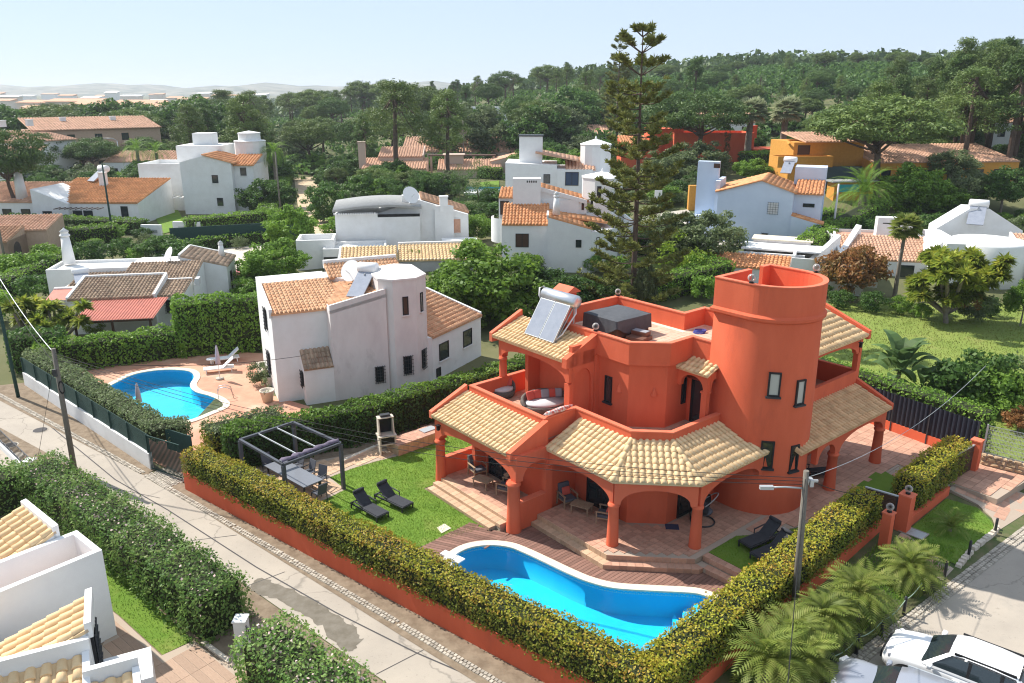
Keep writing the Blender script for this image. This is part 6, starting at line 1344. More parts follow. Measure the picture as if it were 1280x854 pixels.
h.poly([(14.6,10),(17.4,10),(19.2,10),(22.6,10),(22.6,13),(19.2,13),(17.4,13),(14.6,13)], lambda x,y: 4.4+2.1*max(0,min(1,(x-14.6)/2.8))-2.1*max(0,(x-19.2)/3.4)); h.solar(17.6,8.6,5.0,-20,2.6,1.5,1,40,True,.42); h.blk(24,9,29.5,12,4.6)
for q in ((.0,-3.0,.9,-2.2,1.3),):
    b = MB(); b.prism([(-1.2,-2.6),(-.8,-2.75),(4.4,4.6),(4.0,4.8)], -.5, lambda x,y: 1.2+.42*max(0,(y+2.6))); b.build('sloping_wall', M['white_clean'], h.t)
b = MB(); b.prism([(3.6,2.3),(4.1,2.2),(6.9,8.0),(6.4,8.2)], -.5, lambda x,y: 2.3+.42*max(0,(y-2.2))); b.build('sloping_wall', M['white_clean'], h.t)
for k in range(7): b = MB(); b.box(.6+k*.45,-1+k*.85,0,2.6+k*.45,-.2+k*.85,.3+k*.32); b.build('stair', M['tilesalm'], h.t)
h.win('S',22.4,1.5,1.0,1.0,1.1,gm=M['glass'],fm=M['white_clean'],bars=4); h.win('S',7.0,2.4,.2,2.0,1.9); h.win('S',10.2,2.4,.6,1.5,1.3); b = MB(); b.box(3.5,-.5,-.02,14,2.4,.05); b.build('veranda_floor', M['terracotta'], h.t)
# ---- long low house on the left, peach house, block house
h = House('house', 'long low white house with a wide orange tiled roof beside the leaning stone pine', (-71,113,0), -1.5, tm='tilesalm', tw=.42, tl=.6)
h.shed(-6,0,5.2,8,2.9,4.8,'S'); h.shed(4.6,-1.2,19,10,3.0,5.2,'S',tm=mat('apricot_tile',(.62,.30,.13),(.50,.23,.10),rough=.9,scale=.5,island=.15)); h.poly([(4.6,-2),(9.5,-2),(9.5,6),(4.6,6)], lambda x,y: 4.9-.4*(x-4.6)); h.chim(1.0,1.6,3,5.2,.8,m=M['white_clean']); h.chim(10.5,6.5,4.4,1.9,.5,'box'); h.solar(8,7.5,4.9,-30,2.6,1.6,1,35,True,.5)
for x in (-4,-.5,2.2,6.5,10.3,11.8): h.win('S',x,0 if x < 4 else (-2 if x < 9.5 else -1.2),.3,1.3,1.6)
h.win('S',17,-1.2,1.0,1.0,1.5); b = MB()
for i in range(9): b.box(8.4+i*.75,-3.6,2.35,8.52+i*.75,-1.9,2.45)
o = b.build('pergola_slats', M['brownwood'], h.t); o['kind'] = 'stuff'
h = House('house', 'peach house with an arched porch and beige tiled roofs at the left edge', (-58.5,83.5,0), 16, wm='peach' if 'peach' in M else 'tilesalm', tm='tilesalm', tw=.36, tl=.5) if False else None
M['peach'] = mat('peach_render', (.56,.40,.29), (.50,.35,.25), rough=.9); M['orange'] = mat('ochre_orange_render', (.62,.30,.06), (.56,.26,.05), rough=.9); M['pinkw'] = mat('pale_pink_render',(.58,.45,.37),rough=.9)
h = House('house', 'peach house with an arched porch and beige tiled roofs at the left edge', (-60.5,82.0,0), 10, wm='peach', tm='tilesalm', tw=.36, tl=.5)
h.shed(-6,0,7.3,5,2.7,3.6,'S',tm=M['tilefade']); h.shed(-6,5,9.5,10.5,3.1,4.0,'S'); h.poly([(6.9,-.0),(7.3,.0),(7.3,5),(6.9,5)],2.7); m_ = MB(); m_.lathe([(.02,0),(.95,0)],(0,0,0),20,a0=0,a1=pi); m_.add([(-.95,0,0),(.95,0,0),(.95,-1.3,0),(-.95,-1.3,0)],[(0,1,2,3)]); m_.xf(Matrix.Translation((7.31,2.2,1.35)) @ Matrix.Rotation(pi/2,4,'Z') @ Matrix.Rotation(pi/2,4,'X')); m_.build('arched_opening', M['glass'], h.t)
for x in (-3,.5,4): h.win('S',x,0,.6,1.2,1.4)
h = House('house', 'tall cream house with small dark windows behind the clipped hedges', (-49.5,121,0), 1, wm='white', tm='tileor', tw=.45, tl=.6)
h.poly([(0,0),(3.6,0),(7.6,0),(7.6,8),(3.6,8),(0,8)], lambda x,y: 7.6+1.0*(1-abs(x-3.6)/3.8)); slope(h, [(8.2,-.2,7.5),(8.2,8,7.5),(3.4,8,8.8),(3.4,-.2,8.8)], h.tm, .45, .6); h.poly([(7.6,1),(10.5,1),(10.5,9),(7.6,9)], 7.2); h.shed(7.0,.8,10.7,6,7.2,8.4,'S',wall=False); h.blk(-8,4,0,12,6.5,par=.6); h.blk(-3,7,4,14,9.6); h.octo(8,9,2.4,10.2,10.6,n=14,knob=False); h.octo(8,9,1.7,11.4,11.8,n=14,knob=False); h.blk(-1,9,2,12,11.4)
for x, z in ((5.0,4.6),(5.4,1.2),(9.0,5.6),(9.2,1.4)): h.win('S',x,0 if x < 7.6 else 1,z,.9,1.2,sill=M['white'])
b = MB()
for i in range(5): b.box(-4.5+i*1.0,-.6,2.4,-4.35+i,2.8,2.5)
o = b.build('pergola_slats', M['white_clean'], h.t); o['kind'] = 'stuff'; h.blk(-4.4,-.5,-3.9,0,2.4); h.win('W',0,2,.2,1.5,2.1)
# ---- apartments far left
for i, (px, py, a, fl, lab) in enumerate(((50,222,40,'peach','peach apartment block with balconies and a pale tiled roof'),(20,232,62,'white','white apartment block adjoining the peach one'))):
    p = GT(px,py); h = House('apartment_block', lab, (p.x,p.y,p.z), a, 'apartment block', wm=fl, tm='tilesalm', tw=.6, tl=.8)
    L_ = 26 if i == 0 else 14; h.blk(0,0,L_,12,9.6 if i == 0 else 8); h.shed(-.3,-.5,L_+.3,12,9.8 if i == 0 else 8.2,12.0 if i == 0 else 9.8,'S',wall=False)
    for k in range(int(L_/5.5)):
        for f in range(3 if i == 0 else 2):
            h.win('S',1.8+k*5.5,0,.6+f*3.0,1.5,2.1,mull=1); b = MB(); b.box(.6+k*5.5,-1.2,.1+f*3.0,3.6+k*5.5,-.002,.3+f*3.0); b.box(.6+k*5.5,-1.2,.31+f*3.0,3.6+k*5.5,-1.05,1.2+f*3.0); b.build('balcony', M[fl], h.t)
    h.chim(L_*.3,8,10.8,1.2,.6,'box'); h.chim(L_*.7,8,10.8,1.2,.6,'box')
    for k in range(2): h.win('W',0,3+k*5,4,1.2,1.5)
# ---- orange villa, red house, bungalows, far white house
p = GT(990,238); h = House('villa', 'ochre orange villa with a glazed terrace below the stone pines', (p.x,p.y,p.z), 6, 'villa', wm='orange', tm='tilesalm', tw=.5, tl=.6)
h.blk(1.5,4,12,12,6.2); h.shed(3,3.8,12.5,12,6.3,7.2,'S',wall=False); b = MB(); b.lathe([(3.4,0),(3.3,.35)],(0,0,0),20,a0=0,a1=pi); b.xf(Matrix.Translation((4.2,4.1,6.0))); b.build('curved_gable', M['orange'], h.t); h.blk(-2,1,6,4,3.6,z0=3.0); b = MB(); b.ring([(-2,1),(6,1),(6,4),(-2,4)],[(-1.8,1.2),(5.8,1.2),(5.8,3.8),(-1.8,3.8)],3.6,4.5); b.build('balcony_wall', M['orange'], h.t)
for x in (0,4.0): h.blk(x,1.2,x+.7,1.9,3.0)
b = MB(); b.box(1.0,3.0,.2,11.5,3.9,2.9); b.build('glazing', mat('blue_grey_glazing',(.10,.16,.19),rough=.15,spec=.7), h.t); h.win('S',3.0,4,4.2,1.8,1.6,gm=M['brownwood']); h.shed(12,1,34,11,3.6,5.4,'S'); 
for x in (14,17,20,24,28,31): h.win('S',x,1,.5,1.4,2.0)
h.blk(3.5,-5,9,-3,1.6); b = MB(); b.box(3,-5.3,1.6,9.5,-2.7,1.75); b.build('shelter_roof', M['galv'], h.t); b = MB(); b.box(4,-5.05,.3,7,-5.02,1.3); b.build('turquoise_panel', mat('turquoise',(.05,.40,.42)), h.t)
p = GT(905,203); h = House('house', 'bright red low house half hidden by the broad stone pine', (p.x-9,p.y,p.z), 0, wm='red', tm='tileor', tw=.5, tl=.6)
h.blk(0,0,14,8,4.6,par=.4); h.blk(-4,2,2,8,5.6); h.blk(13.5,-2,24,4,2.4); h.chim(1,3,5.5,1.2,.7,'box',M['red']); h.chim(14.5,3,4,2.0,.6,'box',M['red']); h.shed(-9,1,-2,7,3.2,4.2,'S')
p = GT(540,226); h = House('bungalow', 'pale pink bungalow with many small roofs among the dark cypresses', (p.x-13,p.y,p.z), 2, 'bungalow', wm='pinkw', tm='tilesalm', tw=.5, tl=.65)
h.shed(0,0,12,7,2.2,3.6,'S'); h.shed(2.5,5,11,11,4.0,5.4,'S',rims='E'); h.shed(14,0,26,6,2.0,3.4,'S'); h.shed(24,3,30,9,3.2,4.6,'W'); h.chim(-.2,3,2,4.8,.65,'box',M['pinkw']); h.chim(17,4,2.8,1.6,1.8,'box',M['pinkw']); b = MB(); b.box(12,6.5,3.9,25,9,4.1); b.build('flat_canopy', M['brownwood'], h.t)
for x in (12.3,16,20.5,24.4): h.blk(x,6.6,x+.4,7,3.9)
p = GT(560,205); h = House('bungalow', 'wide beige bungalow with twin chimneys behind the pink bungalow', (p.x-10,p.y,p.z), 0, 'bungalow', wm='pinkw', tm='tilesalm', tw=.6, tl=.8)
h.shed(0,0,34,9,2.6,5.2,'S'); h.chim(13,4,4,3.4,.9,'box',M['pinkw']); h.chim(27,4,4,3.0,.7,'box',M['pinkw']); h.win('S',20,0,.6,1.5,1.4)
p = GT(596,176); h = House('house', 'flat roofed white house among the pines on the hillside', (p.x-7,p.y,p.z), 0, wm='white_clean')
h.blk(0,0,17,9,4.2); h.blk(3,2,16,9,8.0,par=.5); 
for x in (2,6,10,14): h.win('S',x,0,1,1.8,2.2)
for x in (5,9,13): h.win('S',x,2,5,1.6,1.8)
for i, (px, Y, w_, hh, lab) in enumerate(((905,175,12,3.4,'white low house behind the two fan palms'),(1085,165,10,3.4,'white house between the tall pine trunks at the right'),(1262,150,16,4,'pale house behind the pines at the right edge'),(738,185,9,3,'white shed beside the road behind the pines'),(200,165,22,4,'white villa far behind the palms on the left'),(8,150,10,6,'white house at the left edge behind the stone pine'))):
    p = AT(px,Y); h = House('house', lab, (p.x-w_/2,p.y,p.z), 3*i-8, wm='white', tm='tilesalm', tw=.6, tl=.8); h.shed(0,0,w_,8,hh,hh+1.6,'S')
    for k in range(int(w_/4)): h.win('S',2+k*4,0,hh*.35,1.3,1.3)
# ---- white house at the lower left, seen from above
h = House('house', 'white house with straw coloured barrel tiles in the lower left corner', (-13.84,23.36,0), -40, wm='white_clean', tm='tile', tw=.40, tl=.42); h.single = 300
h.poly([(-1.75,-7),(.2,-7),(.2,0),(-1.75,0)], 2.2); b = MB(); b.ring([(-1.75,-7),(.2,-7),(.2,0),(-1.75,0)],[(-1.55,-6.8),(0,-6.8),(0,-.2),(-1.55,-.2)],2.2,3.35); b.build('parapet', M['white_clean'], h.t)
b = MB(); b.box(-1.55,-6.8,2.19,0,-.2,2.24); b.build('terrace_floor', M['terracotta'], h.t)
h.shed(-4.6,-8,-1.78,-.65,1.0,3.6,'S',rims='N',rh=.2,ov=0); h.solar(-3.6,-3.6,2.9,120,2.2,1.1,1,25,False)
g0 = G(400/3.65,620+430/3.65,3.3); h2 = House('house_wing', 'lower wing of the white corner house with thick barrel tiles', (g0.x,g0.y,0), -64, 'house wing', wm='white_clean', tm='tile', tw=.40, tl=.42); h2.single = 300
h2.shed(.0,-6.5,1.85,0,.7,3.15,'S',rims='N',rh=.22,ov=0); h2.shed(2.05,-6.5,4.6,-.15,1.75,2.45,'E',rims='N',rh=.14); h2.blk(1.86,-6.5,2.04,0,2.95); h2.shed(3.0,-.2,5.2,1.1,1.5,2.1,'E',rims='N',rh=.2); h2.blk(2.75,-.2,2.95,1.2,2.55)
h2.poly([(.9,.0),(2.4,.0),(2.4,1.5),(.9,1.5)], 1.35); h2.win('N',1.2,.03,1.5,.8,1.2,bars=5)
# ================================================================ LOT AT THE LOWER LEFT
def P2(*pp): return [tuple(G(*q)[:2]) for q in pp]
sheet('garden_ground', [(-30,42.0),(-21.7,35.9),(-9.2,25.3),(2,15.7),(0,8),(-30,14)], z=-.03, mats=M['dirt'], label='bare soil of the lower left garden')
bl = [(-16.9,28.4),(-16.2,27.7),(-10.95,22.95),(-11.68,22.2),(-14.0,24.2),(-18.2,27.6)]
sheet('lawn', bl, z=-.012, mats=M['lawn'], label='narrow lawn between the white house and the flowering hedge'); grass('lawn_grass', bl, -.012, 9000, .07, .02, label='short grass of the narrow lawn')
tr = tag(bpy.data.objects.new('garden_terrace', None), 'wood toned plank tiles beside the lower left house', None, None, 'structure'); COL.objects.link(tr)
pl = [(-18.2,27.55),(-14.0,24.15),(-11.7,22.15),(-10.9,22.9),(-9.7,21.9),(-9.2,22.4),(-7.9,21.2),(-4,17),(-13,17),(-14,23.2),(-19,27)]
b = MB(); b.prism(pl, -.3, -.002); b.build('slab', M['grout'], tr); paving(tr, pl, (1.2,.3), R(-40), -.002, mat('wood_look_tile',(.40,.27,.19),(.33,.22,.155),rough=.7,scale=5,island=.12,stretch=(1,8,1)), th=.012, single=150, name='plank_tile', key=lambda q: -q[1])
lowwall('planter_edge', 'pale concrete edge between the terrace and the flower bed', [(-10.6,22.75),(-9.35,21.75)], .16, -.02, .06, M['bbqst'], 'edging')
FL = M['lf_flower']
hd1 = hedge('tall leafy hedge with pink blossom beside the lower left house', [(-22.0,33.2),(-16.6,28.9),(-9.9,23.3)], 1.9, -.03, 1.95, FL, FL, dens=190, L=.12, Wd=.07, wob=.22, rough=.16)
hd2 = hedge('leafy hedge with pink blossom at the bottom of the photo', [(-8.1,21.5),(-3.0,17.2),(0,14.6)], 1.8, -.03, 1.75, FL, FL, dens=190, L=.12, Wd=.07, wob=.22, rough=.16)
hedge('bushy hedge branch turning off behind the white corner house', [(-22.3,32.6),(-26,29.2)], 1.8, -.03, 1.9, FL, FL, dens=160, L=.12, Wd=.07, wob=.25, rough=.16)
for hd, pth, n in ((hd1,[(-22.0,33.2),(-16.6,28.9),(-9.9,23.3)],340),(hd2,[(-8.1,21.5),(-3.0,17.2)],300)):
    Q = []
    for _ in range(n):
        i = random.randrange(len(pth)-1); t_ = random.random(); p = Vector(pth[i]).lerp(Vector(pth[i+1]), t_); d = (Vector(pth[i+1])-Vector(pth[i])).normalized(); l = random.uniform(-.9,.9)
        Q.append((p.x-d.y*l-hd.location.x, p.y+d.x*l-hd.location.y, (1.95 if hd is hd1 else 1.75)+random.uniform(-.05,.12) if abs(l) < .75 else random.uniform(.6,1.8)))
    Q = np.array(Q); o = objm('blossom', quads_mesh('blossom', leafV(Q, sph(len(Q))+[0,0,.5], .10, .09, .5), [M['blossom']]), hd); o['kind'] = 'stuff'
def wpillar(lab, p, w, h): t = thing('gate_pillar', lab, 'pillar', (p[0],p[1],-.03)); b = MB(); b.box(-w/2,-w/2,0,w/2,w/2,h); b.build('shaft', M['white_clean'], t); b = MB(); b.box(-w/2-.03,-w/2-.03,h,w/2+.03,w/2+.03,h+.06); b.build('cap', M['white_clean'], t)
wpillar('white gate pillar with a dark letter slot beside the road at left', G(42,604), .42, 1.2); wpillar('short white pillar between the two flowering hedges', (-9.15,22.75), .4, 1.0)
def railing(name, lab, a, c, h, m, n, z=0, base=None, group=None):
    a = Vector((a[0],a[1])); c = Vector((c[0],c[1])); d = c-a; L = d.length; t = thing(name, lab, 'fence' if 'gate' not in name else 'gate', (a.x,a.y,z), atan2(d.y,d.x), group)
    if base: b = MB(); b.box(0,-.1,-.2,L,.1,base[0]); b.build('base_wall', base[1], t)
    b0 = base[0] if base else 0; b = MB(); b.box(0,-.02,b0+.06,L,.02,b0+.10); b.box(0,-.02,h-.04,L,.02,h); o = b.build('rails', m, t); o['kind'] = 'thing'
    for k in range(n+1): b = MB(); x = L*k/n; b.box(max(0,x-.012),-.012,b0+.101,x+.012,.012,h-.041); b.build('bar', m, t)
    return t
railing('metal_fence', 'short dark metal fence between the two flowering hedges', (-8.9,22.5), (-8.0,21.8), .95, M['dark'], 9, -.03)
railing('metal_fence', 'dark glass and metal fence on a low white wall at the left edge', (-27.5,38.9), (-23.1,34.7), 1.15, M['dark'], 26, -.03, (.3, M['white_clean']))
sheet('driveway', [(-30,40),(-27.3,38.6),(-23.2,34.6),(-24.5,32.5),(-30,36)], z=-.022, mats=M['asphalt'], label='grey driveway at the left edge')
lowwall('low_wall', 'short white wall block at the left edge of the photo', [(-25.2,34.3),(-23.6,33.0)], .3, -.03, .75, M['white_clean'])
# ================================================================ NEIGHBOUR POOL LOT
wl = [(-31.3,48.4),(-18.1,36.6),(-15.4,34.6),(-14.3,35.5),(-11,38.6),(-12,44),(-15,46),(-17.5,54),(-20.8,54.6),(-29,51.2)]
hole = [p for p in POOL2]
sheet('pool_terrace', wl, [hole], z=-.008, mats=mat('salmon_pool_paving',(.50,.23,.15),(.58,.33,.22),rough=.85,scale=.5,dirt=((.62,.47,.34),.35,.55)), label='salmon paved terrace round the neighbour pool')
pw = thing('swimming_pool', 'bean shaped neighbour pool with white coping and salmon terrace', 'pool', (-22.5,46.5,0)); mkpool(pw, POOL2, Vector((-22.5,46.5)), 1.0, .38, .04, -.05, cope=M['cream'])
b = MB(); 
for y in (-.22,.22): b.tube([(.45,y,-.9),(.45,y,.5),(.35,y,.72),(.0,y,.75),(-.3,y,.6),(-.42,y,.02)],.025,6)
for z in (-.3,-.6): b.tube([(.45,-.22,z),(.45,.22,z)],.02,6)
lt = thing('pool_ladder', 'steel ladder at the near end of the neighbour pool', 'ladder', (*G(283,497)[:2],.0), R(200)); b.build('rails', M['steel'], lt)
def wlounger(lab, p, rz):
    t = thing('sun_lounger', lab, 'sun lounger', (p[0],p[1],0), R(rz), 'white loungers by the neighbour pool'); W_ = M['white_clean']; b = MB(); b.box(-.95,-.33,.26,.95,.33,.32); b.build('seat', W_, t); b = MB(); b.bar((-.3,0,.33),(-.95,0,.88),.62,.05); b.build('backrest', W_, t)
    for x in (-.8,.8):
        for y in (-.28,.28): b = MB(); b.box(x-.03,y-.03,0,x+.03,y+.03,.26); b.build('leg', W_, t)
wlounger('white plastic lounger by the neighbour pool nearer the hedge', (-19.9,52.2), 205); wlounger('white plastic lounger by the neighbour pool nearer the water', (-19.6,50.2), 200)
def para(lab, p, h, m): t = thing('closed_parasol', lab, 'parasol', (p[0],p[1],0)); b = MB(); b.tube([(0,0,0),(0,0,h)],.025,6); b.build('pole', M['white_clean'], t); b = MB(); b.lathe([(.03,h*.42),(.17,h*.46),(.13,h*.75),(.06,h*.97),(0,h*1.03)],(0,0,0),9); b.build('cloth', m, t); b = MB(); b.lathe([(.25,0),(.25,.08),(.05,.1)],(0,0,0),12); b.build('base', M['kerbst'], t)
LV = mat('lilac_grey_canvas',(.52,.45,.50),(.45,.39,.44),scale=6)
para('closed lilac parasol beside the white loungers', G(275,474), 2.3, LV); para('closed grey parasol behind the green fence by the pool', G(177,522), 2.1, mat('grey_canvas',(.42,.40,.42)))
wt = thing('side_table', 'small round white table between the white loungers', 'table', (-20.6,51.5,0)); b = MB(); b.lathe([(.3,.42),(.3,.46)],(0,0,0),14); b.build('tabletop', M['white_clean'], wt); b = MB(); b.lathe([(.05,0),(.05,.42)],(0,0,0),8); b.build('leg', M['white_clean'], wt)
def pot(lab, p, r, h, rz=0): 
    t = thing('planter', lab, 'planter', (p[0],p[1],0)); b = MB(); b.lathe([(r*.7,0),(r,h*.9),(r*1.08,h*.92),(r*1.08,h),(r*.9,h),(r*.85,h*.85),(0,h*.85)],(0,0,0),14); b.build('pot', M['bbqst'], t)
    c = rng.normal(size=(18,3))*[r*.25,r*.25,.5]+[0,0,h+.6]; objm('plant', quads_mesh('plant', clumps(c, .16, 14, .13, .05), [M['lf_olive']]), t)
pot('terracotta pot with a tall thin plant at the corner of the turret house', G(335,502), .42, .75)
bx = thing('brick_planter', 'long masonry flower bed along the side wall of the turret house', 'planter', (-17.2,50.5,0), R(-62)); b = MB(); b.ring([(0,0),(3.6,0),(3.6,1.0),(0,1.0)],[(.15,.15),(3.45,.15),(3.45,.85),(.15,.85)],0,.55); b.build('wall', M['bbqst'], bx); b = MB(); b.box(.15,.15,0,3.45,.85,.45); b.build('soil', M['dirt'], bx)
# wall, green fence, hedge on top
wa, wb = Vector((-31.2,47.75)), Vector((-18.0,35.85)); d = wb-wa; L = d.length
t = thing('boundary_wall', 'long low whitewashed wall under the dark green fence along the road', 'wall', (wa.x,wa.y,0), atan2(d.y,d.x)); b = MB(); b.box(0,0,-.1,L,.2,.82); b.build('wall_body', M['white_old'] if False else M['white'], t)
t = thing('green_fence', 'dark green slatted fence on the whitewashed wall along the road', 'fence', (wa.x,wa.y,.82), atan2(d.y,d.x))
for k in range(int(L/2.2)+1): b = MB(); b.box(k*2.2,.04,0,k*2.2+.06,.1,1.0); b.build('fence_post', M['greenfence'], t)
for k in range(9): b = MB(); b.box(0,.11,.02+k*.11,L,.13,.115+k*.11); b.build('slat', M['greenfence'], t)
hedge('grey green trimmed hedge along the top of the dark green fence', [(-30.85,48.75),(-23.75,42.4),(-17.6,36.85),(-16.6,37.5)], 1.3, 1.2, .82, M['lf_olive'], M['lf_olive'], dens=190, L=.12, Wd=.075, wob=.12)
hedge('grey green low hedge between the neighbour pool and the pergola', [(-15.6,37.2),(-12.4,39.6)], 1.6, 0, 1.7, M['lf_olive'], M['hg_side'], dens=120, L=.14, Wd=.09, wob=.15)
railing('pool_gate', 'dark green metal gate at the corner by the neighbour pool', (-17.9,35.8), (-15.9,34.7), 1.85, M['greenfence'], 24, 0)
t = thing('fence_panel', 'dark green fence panel behind the pool gate', 'fence', (-17.3,36.5,0), R(-30)); b = MB(); b.box(0,0,.8,1.9,.04,1.9); b.build('panel', M['greenfence'], t)
hedge('lower ivy covered hedge behind the neighbour pool below the red canopy', [(-31.5,50.0),(-26.0,52.6),(-23.3,53.8)], 1.6, 0, 2.05, M['lf_green'], M['lf_green'], dens=85, L=.2, Wd=.13, wob=.3)
hedge('tall rounded ivy hedge behind the white loungers', [(-23.7,53.7),(-21.5,54.6),(-19.2,55.2),(-17.2,55.5)], 1.9, 0, 4.0, M['lf_green'], M['lf_green'], dens=85, L=.2, Wd=.13, wob=.3)
hedge('dark shrubby hedge under the spiky yuccas at the left', [(-33.5,50.5),(-30.5,51.6)], 2.0, 0, 2.6, M['lf_dark'], M['lf_dark'], dens=80, L=.2, Wd=.12, wob=.3)
# ================================================================ MIDDLE GROUND
def patch(name, pts, m, lab, dz=.03):
    P = [GT(*q) for q in pts]; n = 1
    return sheet(name, [(p.x,p.y) for p in P], mats=m, zf=lambda x,y: terr(x,y)+dz, label=lab)
PV = mat('pale_drive', (.50,.46,.40),(.43,.39,.34), rough=.9, scale=.3)
patch('dirt_track', [(368,224),(400,220),(402,250),(412,280),(420,300),(395,312),(365,312),(380,285),(372,255)], M['sand'], 'pale sandy track running back between the hedges')
patch('lane', [(225,292),(300,285),(390,277),(395,290),(300,297),(235,300)], PV, 'pale lane in front of the cream house')
patch('driveway', [(255,310),(330,306),(345,325),(300,345),(285,335)], M['bbqst'], 'pinkish yard beside the low house with the red canopy')
patch('lane', [(145,235),(172,205),(185,200),(178,220),(160,250)], M['asphalt'], 'road climbing past the peach apartments')
patch('lane', [(800,270),(860,262),(872,280),(960,300),(900,310),(800,290)], PV, 'pale driveway behind the araucaria')
patch('lawn', [(795,320),(850,318),(860,335),(850,350),(800,345)], M['lawndry'], 'patch of dry lawn behind the villa')
patch('lawn', [(600,228),(624,226),(624,242),(600,243)], M['lawn'], 'green lawn beside the far pool'); patch('lawn', [(190,265),(222,262),(235,285),(205,292)], M['lawn'], 'green lawn of the long white house'); patch('lawn', [(225,318),(330,310),(330,318),(260,328)], M['lawn'], 'strip of lawn behind the low house')
fp_ = thing('swimming_pool', 'small far pool with a white terrace beside the stepped white house', 'pool', GT(612,236)); b = MB(); b.box(-4,-2,-.1,4,2,.1); b.box(-4,-6,-.1,4,-2.001,.12) if False else None; b.build('water', mat('far_pool_water',(.05,.42,.52),rough=.1), fp_); b = MB(); b.box(-4,-7.5,-.2,5,-2.01,.15); b.build('terrace', M['white_clean'], fp_)
lwn = [tuple(G(*q)[:2]) for q in [(1010,385),(1060,392),(1150,408),(1280,418),(1400,440),(1400,350),(1280,372),(1150,380),(1060,368)]]
sheet('lawn', [(14,58),(30,75),(48,74),(60,62),(52,52),(34,42.5),(26.5,36),(22.9,36.2),(15.5,48.5),(10,55)], z=.02, mats=M['lawndry'], label='wide dry lawn behind the villa and the dark fence')
grass('lawn_grass', [(14,58),(28,70),(46,70),(52,56),(34,42.5),(26.5,36),(22.9,36.2),(15.5,48.5),(10,55)], .02, 50000, .12, .05, mt=leafmat('dry_grass_blade',[(.16,.19,.03),(.22,.24,.05),(.30,.28,.08)],nscale=.15,trans=.15), label='patchy dry grass of the wide lawn')
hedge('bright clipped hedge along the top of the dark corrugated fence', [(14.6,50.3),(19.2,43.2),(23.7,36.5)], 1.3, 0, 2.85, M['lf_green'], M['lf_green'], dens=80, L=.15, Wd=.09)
# ================================================================ TREES AND SHRUBS
def ell(n, rx, ry, rz, zc, bottom=-.35, shell=.55, top=1.0):
    D = sph(n*3); D = D[(D[:, 2] > bottom) & (D[:, 2] <= top)][:n]; u = (shell+(1-shell)*rng.random((len(D), 1)))
    return D*u*[rx, ry, rz]+[0, 0, zc]
def tree(name, label, cat, loc, C, rad, m, L, Wd, lm, tk=None, tm='trunk', group=None, flat=.75, tilt=.55, limbs=8, parts=('trunk','crown')):
    t = thing(name, label, cat, loc, 0, group); C = np.asarray(C); off = clumps(C, rad, m, L, Wd, flat, .35, tilt)
    if tk:
        h, r, lean = tk; b = MB(); top = Vector((lean[0], lean[1], h))
        b.tube([(0,0,-.6),(lean[0]*.15,lean[1]*.1,h*.33),(lean[0]*.75,lean[1]*.6,h*.7),top],[r*1.25,r,r*.8,r*.62],7,cap=False)
        idx = np.argsort(rng.random(len(C)))[:limbs]
        for i in idx: limb(b, top-Vector((lean[0],lean[1],h))*random.uniform(0,.25), Vector(C[i])*.96, r*.5, r*.12, .2)
        b.build(parts[0], M[tm], t)
    objm(parts[1], quads_mesh(parts[1], off, lm if isinstance(lm, list) else [lm]), t); return t
PR = {}
Z0 = (0, 0, -400)
def proto(k, t): PR[k] = t; t.location = Z0; return t
PN, PN2 = M['lf_pine'], M['lf_pine2']
def mkstone(h, r, seed, lm=PN2, lean=(.3,.2), th=.55, n=120, m=95, L=.36, W=.13):
    th_ = h*th; C = ell(n, r, r, h*(1-th)*.72, h-h*(1-th)*.72, -.12, .72); C = np.concatenate([C, ell(n//3, r*.8, r*.8, h*.06, h-h*(1-th)*.8, -1, .3)])
    return tree('stone_pine','umbrella shaped stone pine','tree',(0,0,0),C,r*.2,m,L,W,lm,(th_,h*.028,(lean[0]*h*.1,lean[1]*h*.1)),limbs=16,flat=.6)
def mkpine(h, r, lm, bare=.4, n=90, m=95, L=.38, W=.12, lean=(.2,.1)):
    C = []; 
    for i in range(n):
        t = rng.random(); z = h*(bare+(1-bare)*t); rr = r*(1-.75*t**2)*(.45+.55*rng.random()); a = rng.random()*2*pi; C.append((rr*cos(a), rr*sin(a), z-.04*h))
    return tree('pine','tall pine','tree',(0,0,0),C,r*.27,m,L,W,lm,(h*.9,h*.018,(lean[0],lean[1])),limbs=12,flat=.7)
def mkbroad(h, r, lm, n=95, m=85, L=.30, W=.20, name='tree', tk=True, tm='trunkg', bottom=-.55, cr=.24, zc=.56, rz=.46):
    C = ell(n, r, r, h*rz, h*zc, bottom, .55); return tree(name,'round leafy tree','tree',(0,0,0),C,r*cr,m,L,W,lm,(h*.45,max(.06,h*.025),(.1,.1)) if tk else None,tm,limbs=7)
proto('stoneA', mkstone(10, 4.6, 1)); proto('stoneB', mkstone(10, 5.2, 2, PN, (-.6,.3)))
proto('pineA', mkpine(16, 3.2, PN)); proto('pineB', mkpine(16, 3.8, PN2, .45)); proto('pineC', mkpine(16, 2.8, PN, .3)); proto('pineD', mkpine(16, 4.2, PN2, .5, 60)); proto('pineE', mkpine(15, 4.0, M['lf_bare'], .35, 46, 26, .4, .06))
proto('broadA', mkbroad(6, 3.2, M['lf_green'])); proto('broadB', mkbroad(6, 3.2, M['lf_dark'])); proto('broadC', mkbroad(6, 3.2, M['lf_olive']))
proto('massG', mkbroad(5, 3.0, M['lf_green'], 130, 80, .26, .18, 'tree', False, bottom=-.95, cr=.2, zc=.5, rz=.5)); proto('massD', mkbroad(5, 3.0, M['lf_dark'], 130, 80, .26, .17, 'tree', False, bottom=-.95, cr=.2, zc=.5, rz=.5)); proto('massO', mkbroad(5, 3.0, M['lf_olive'], 120, 80, .26, .15, 'tree', False, bottom=-.95, cr=.2, zc=.5, rz=.5))
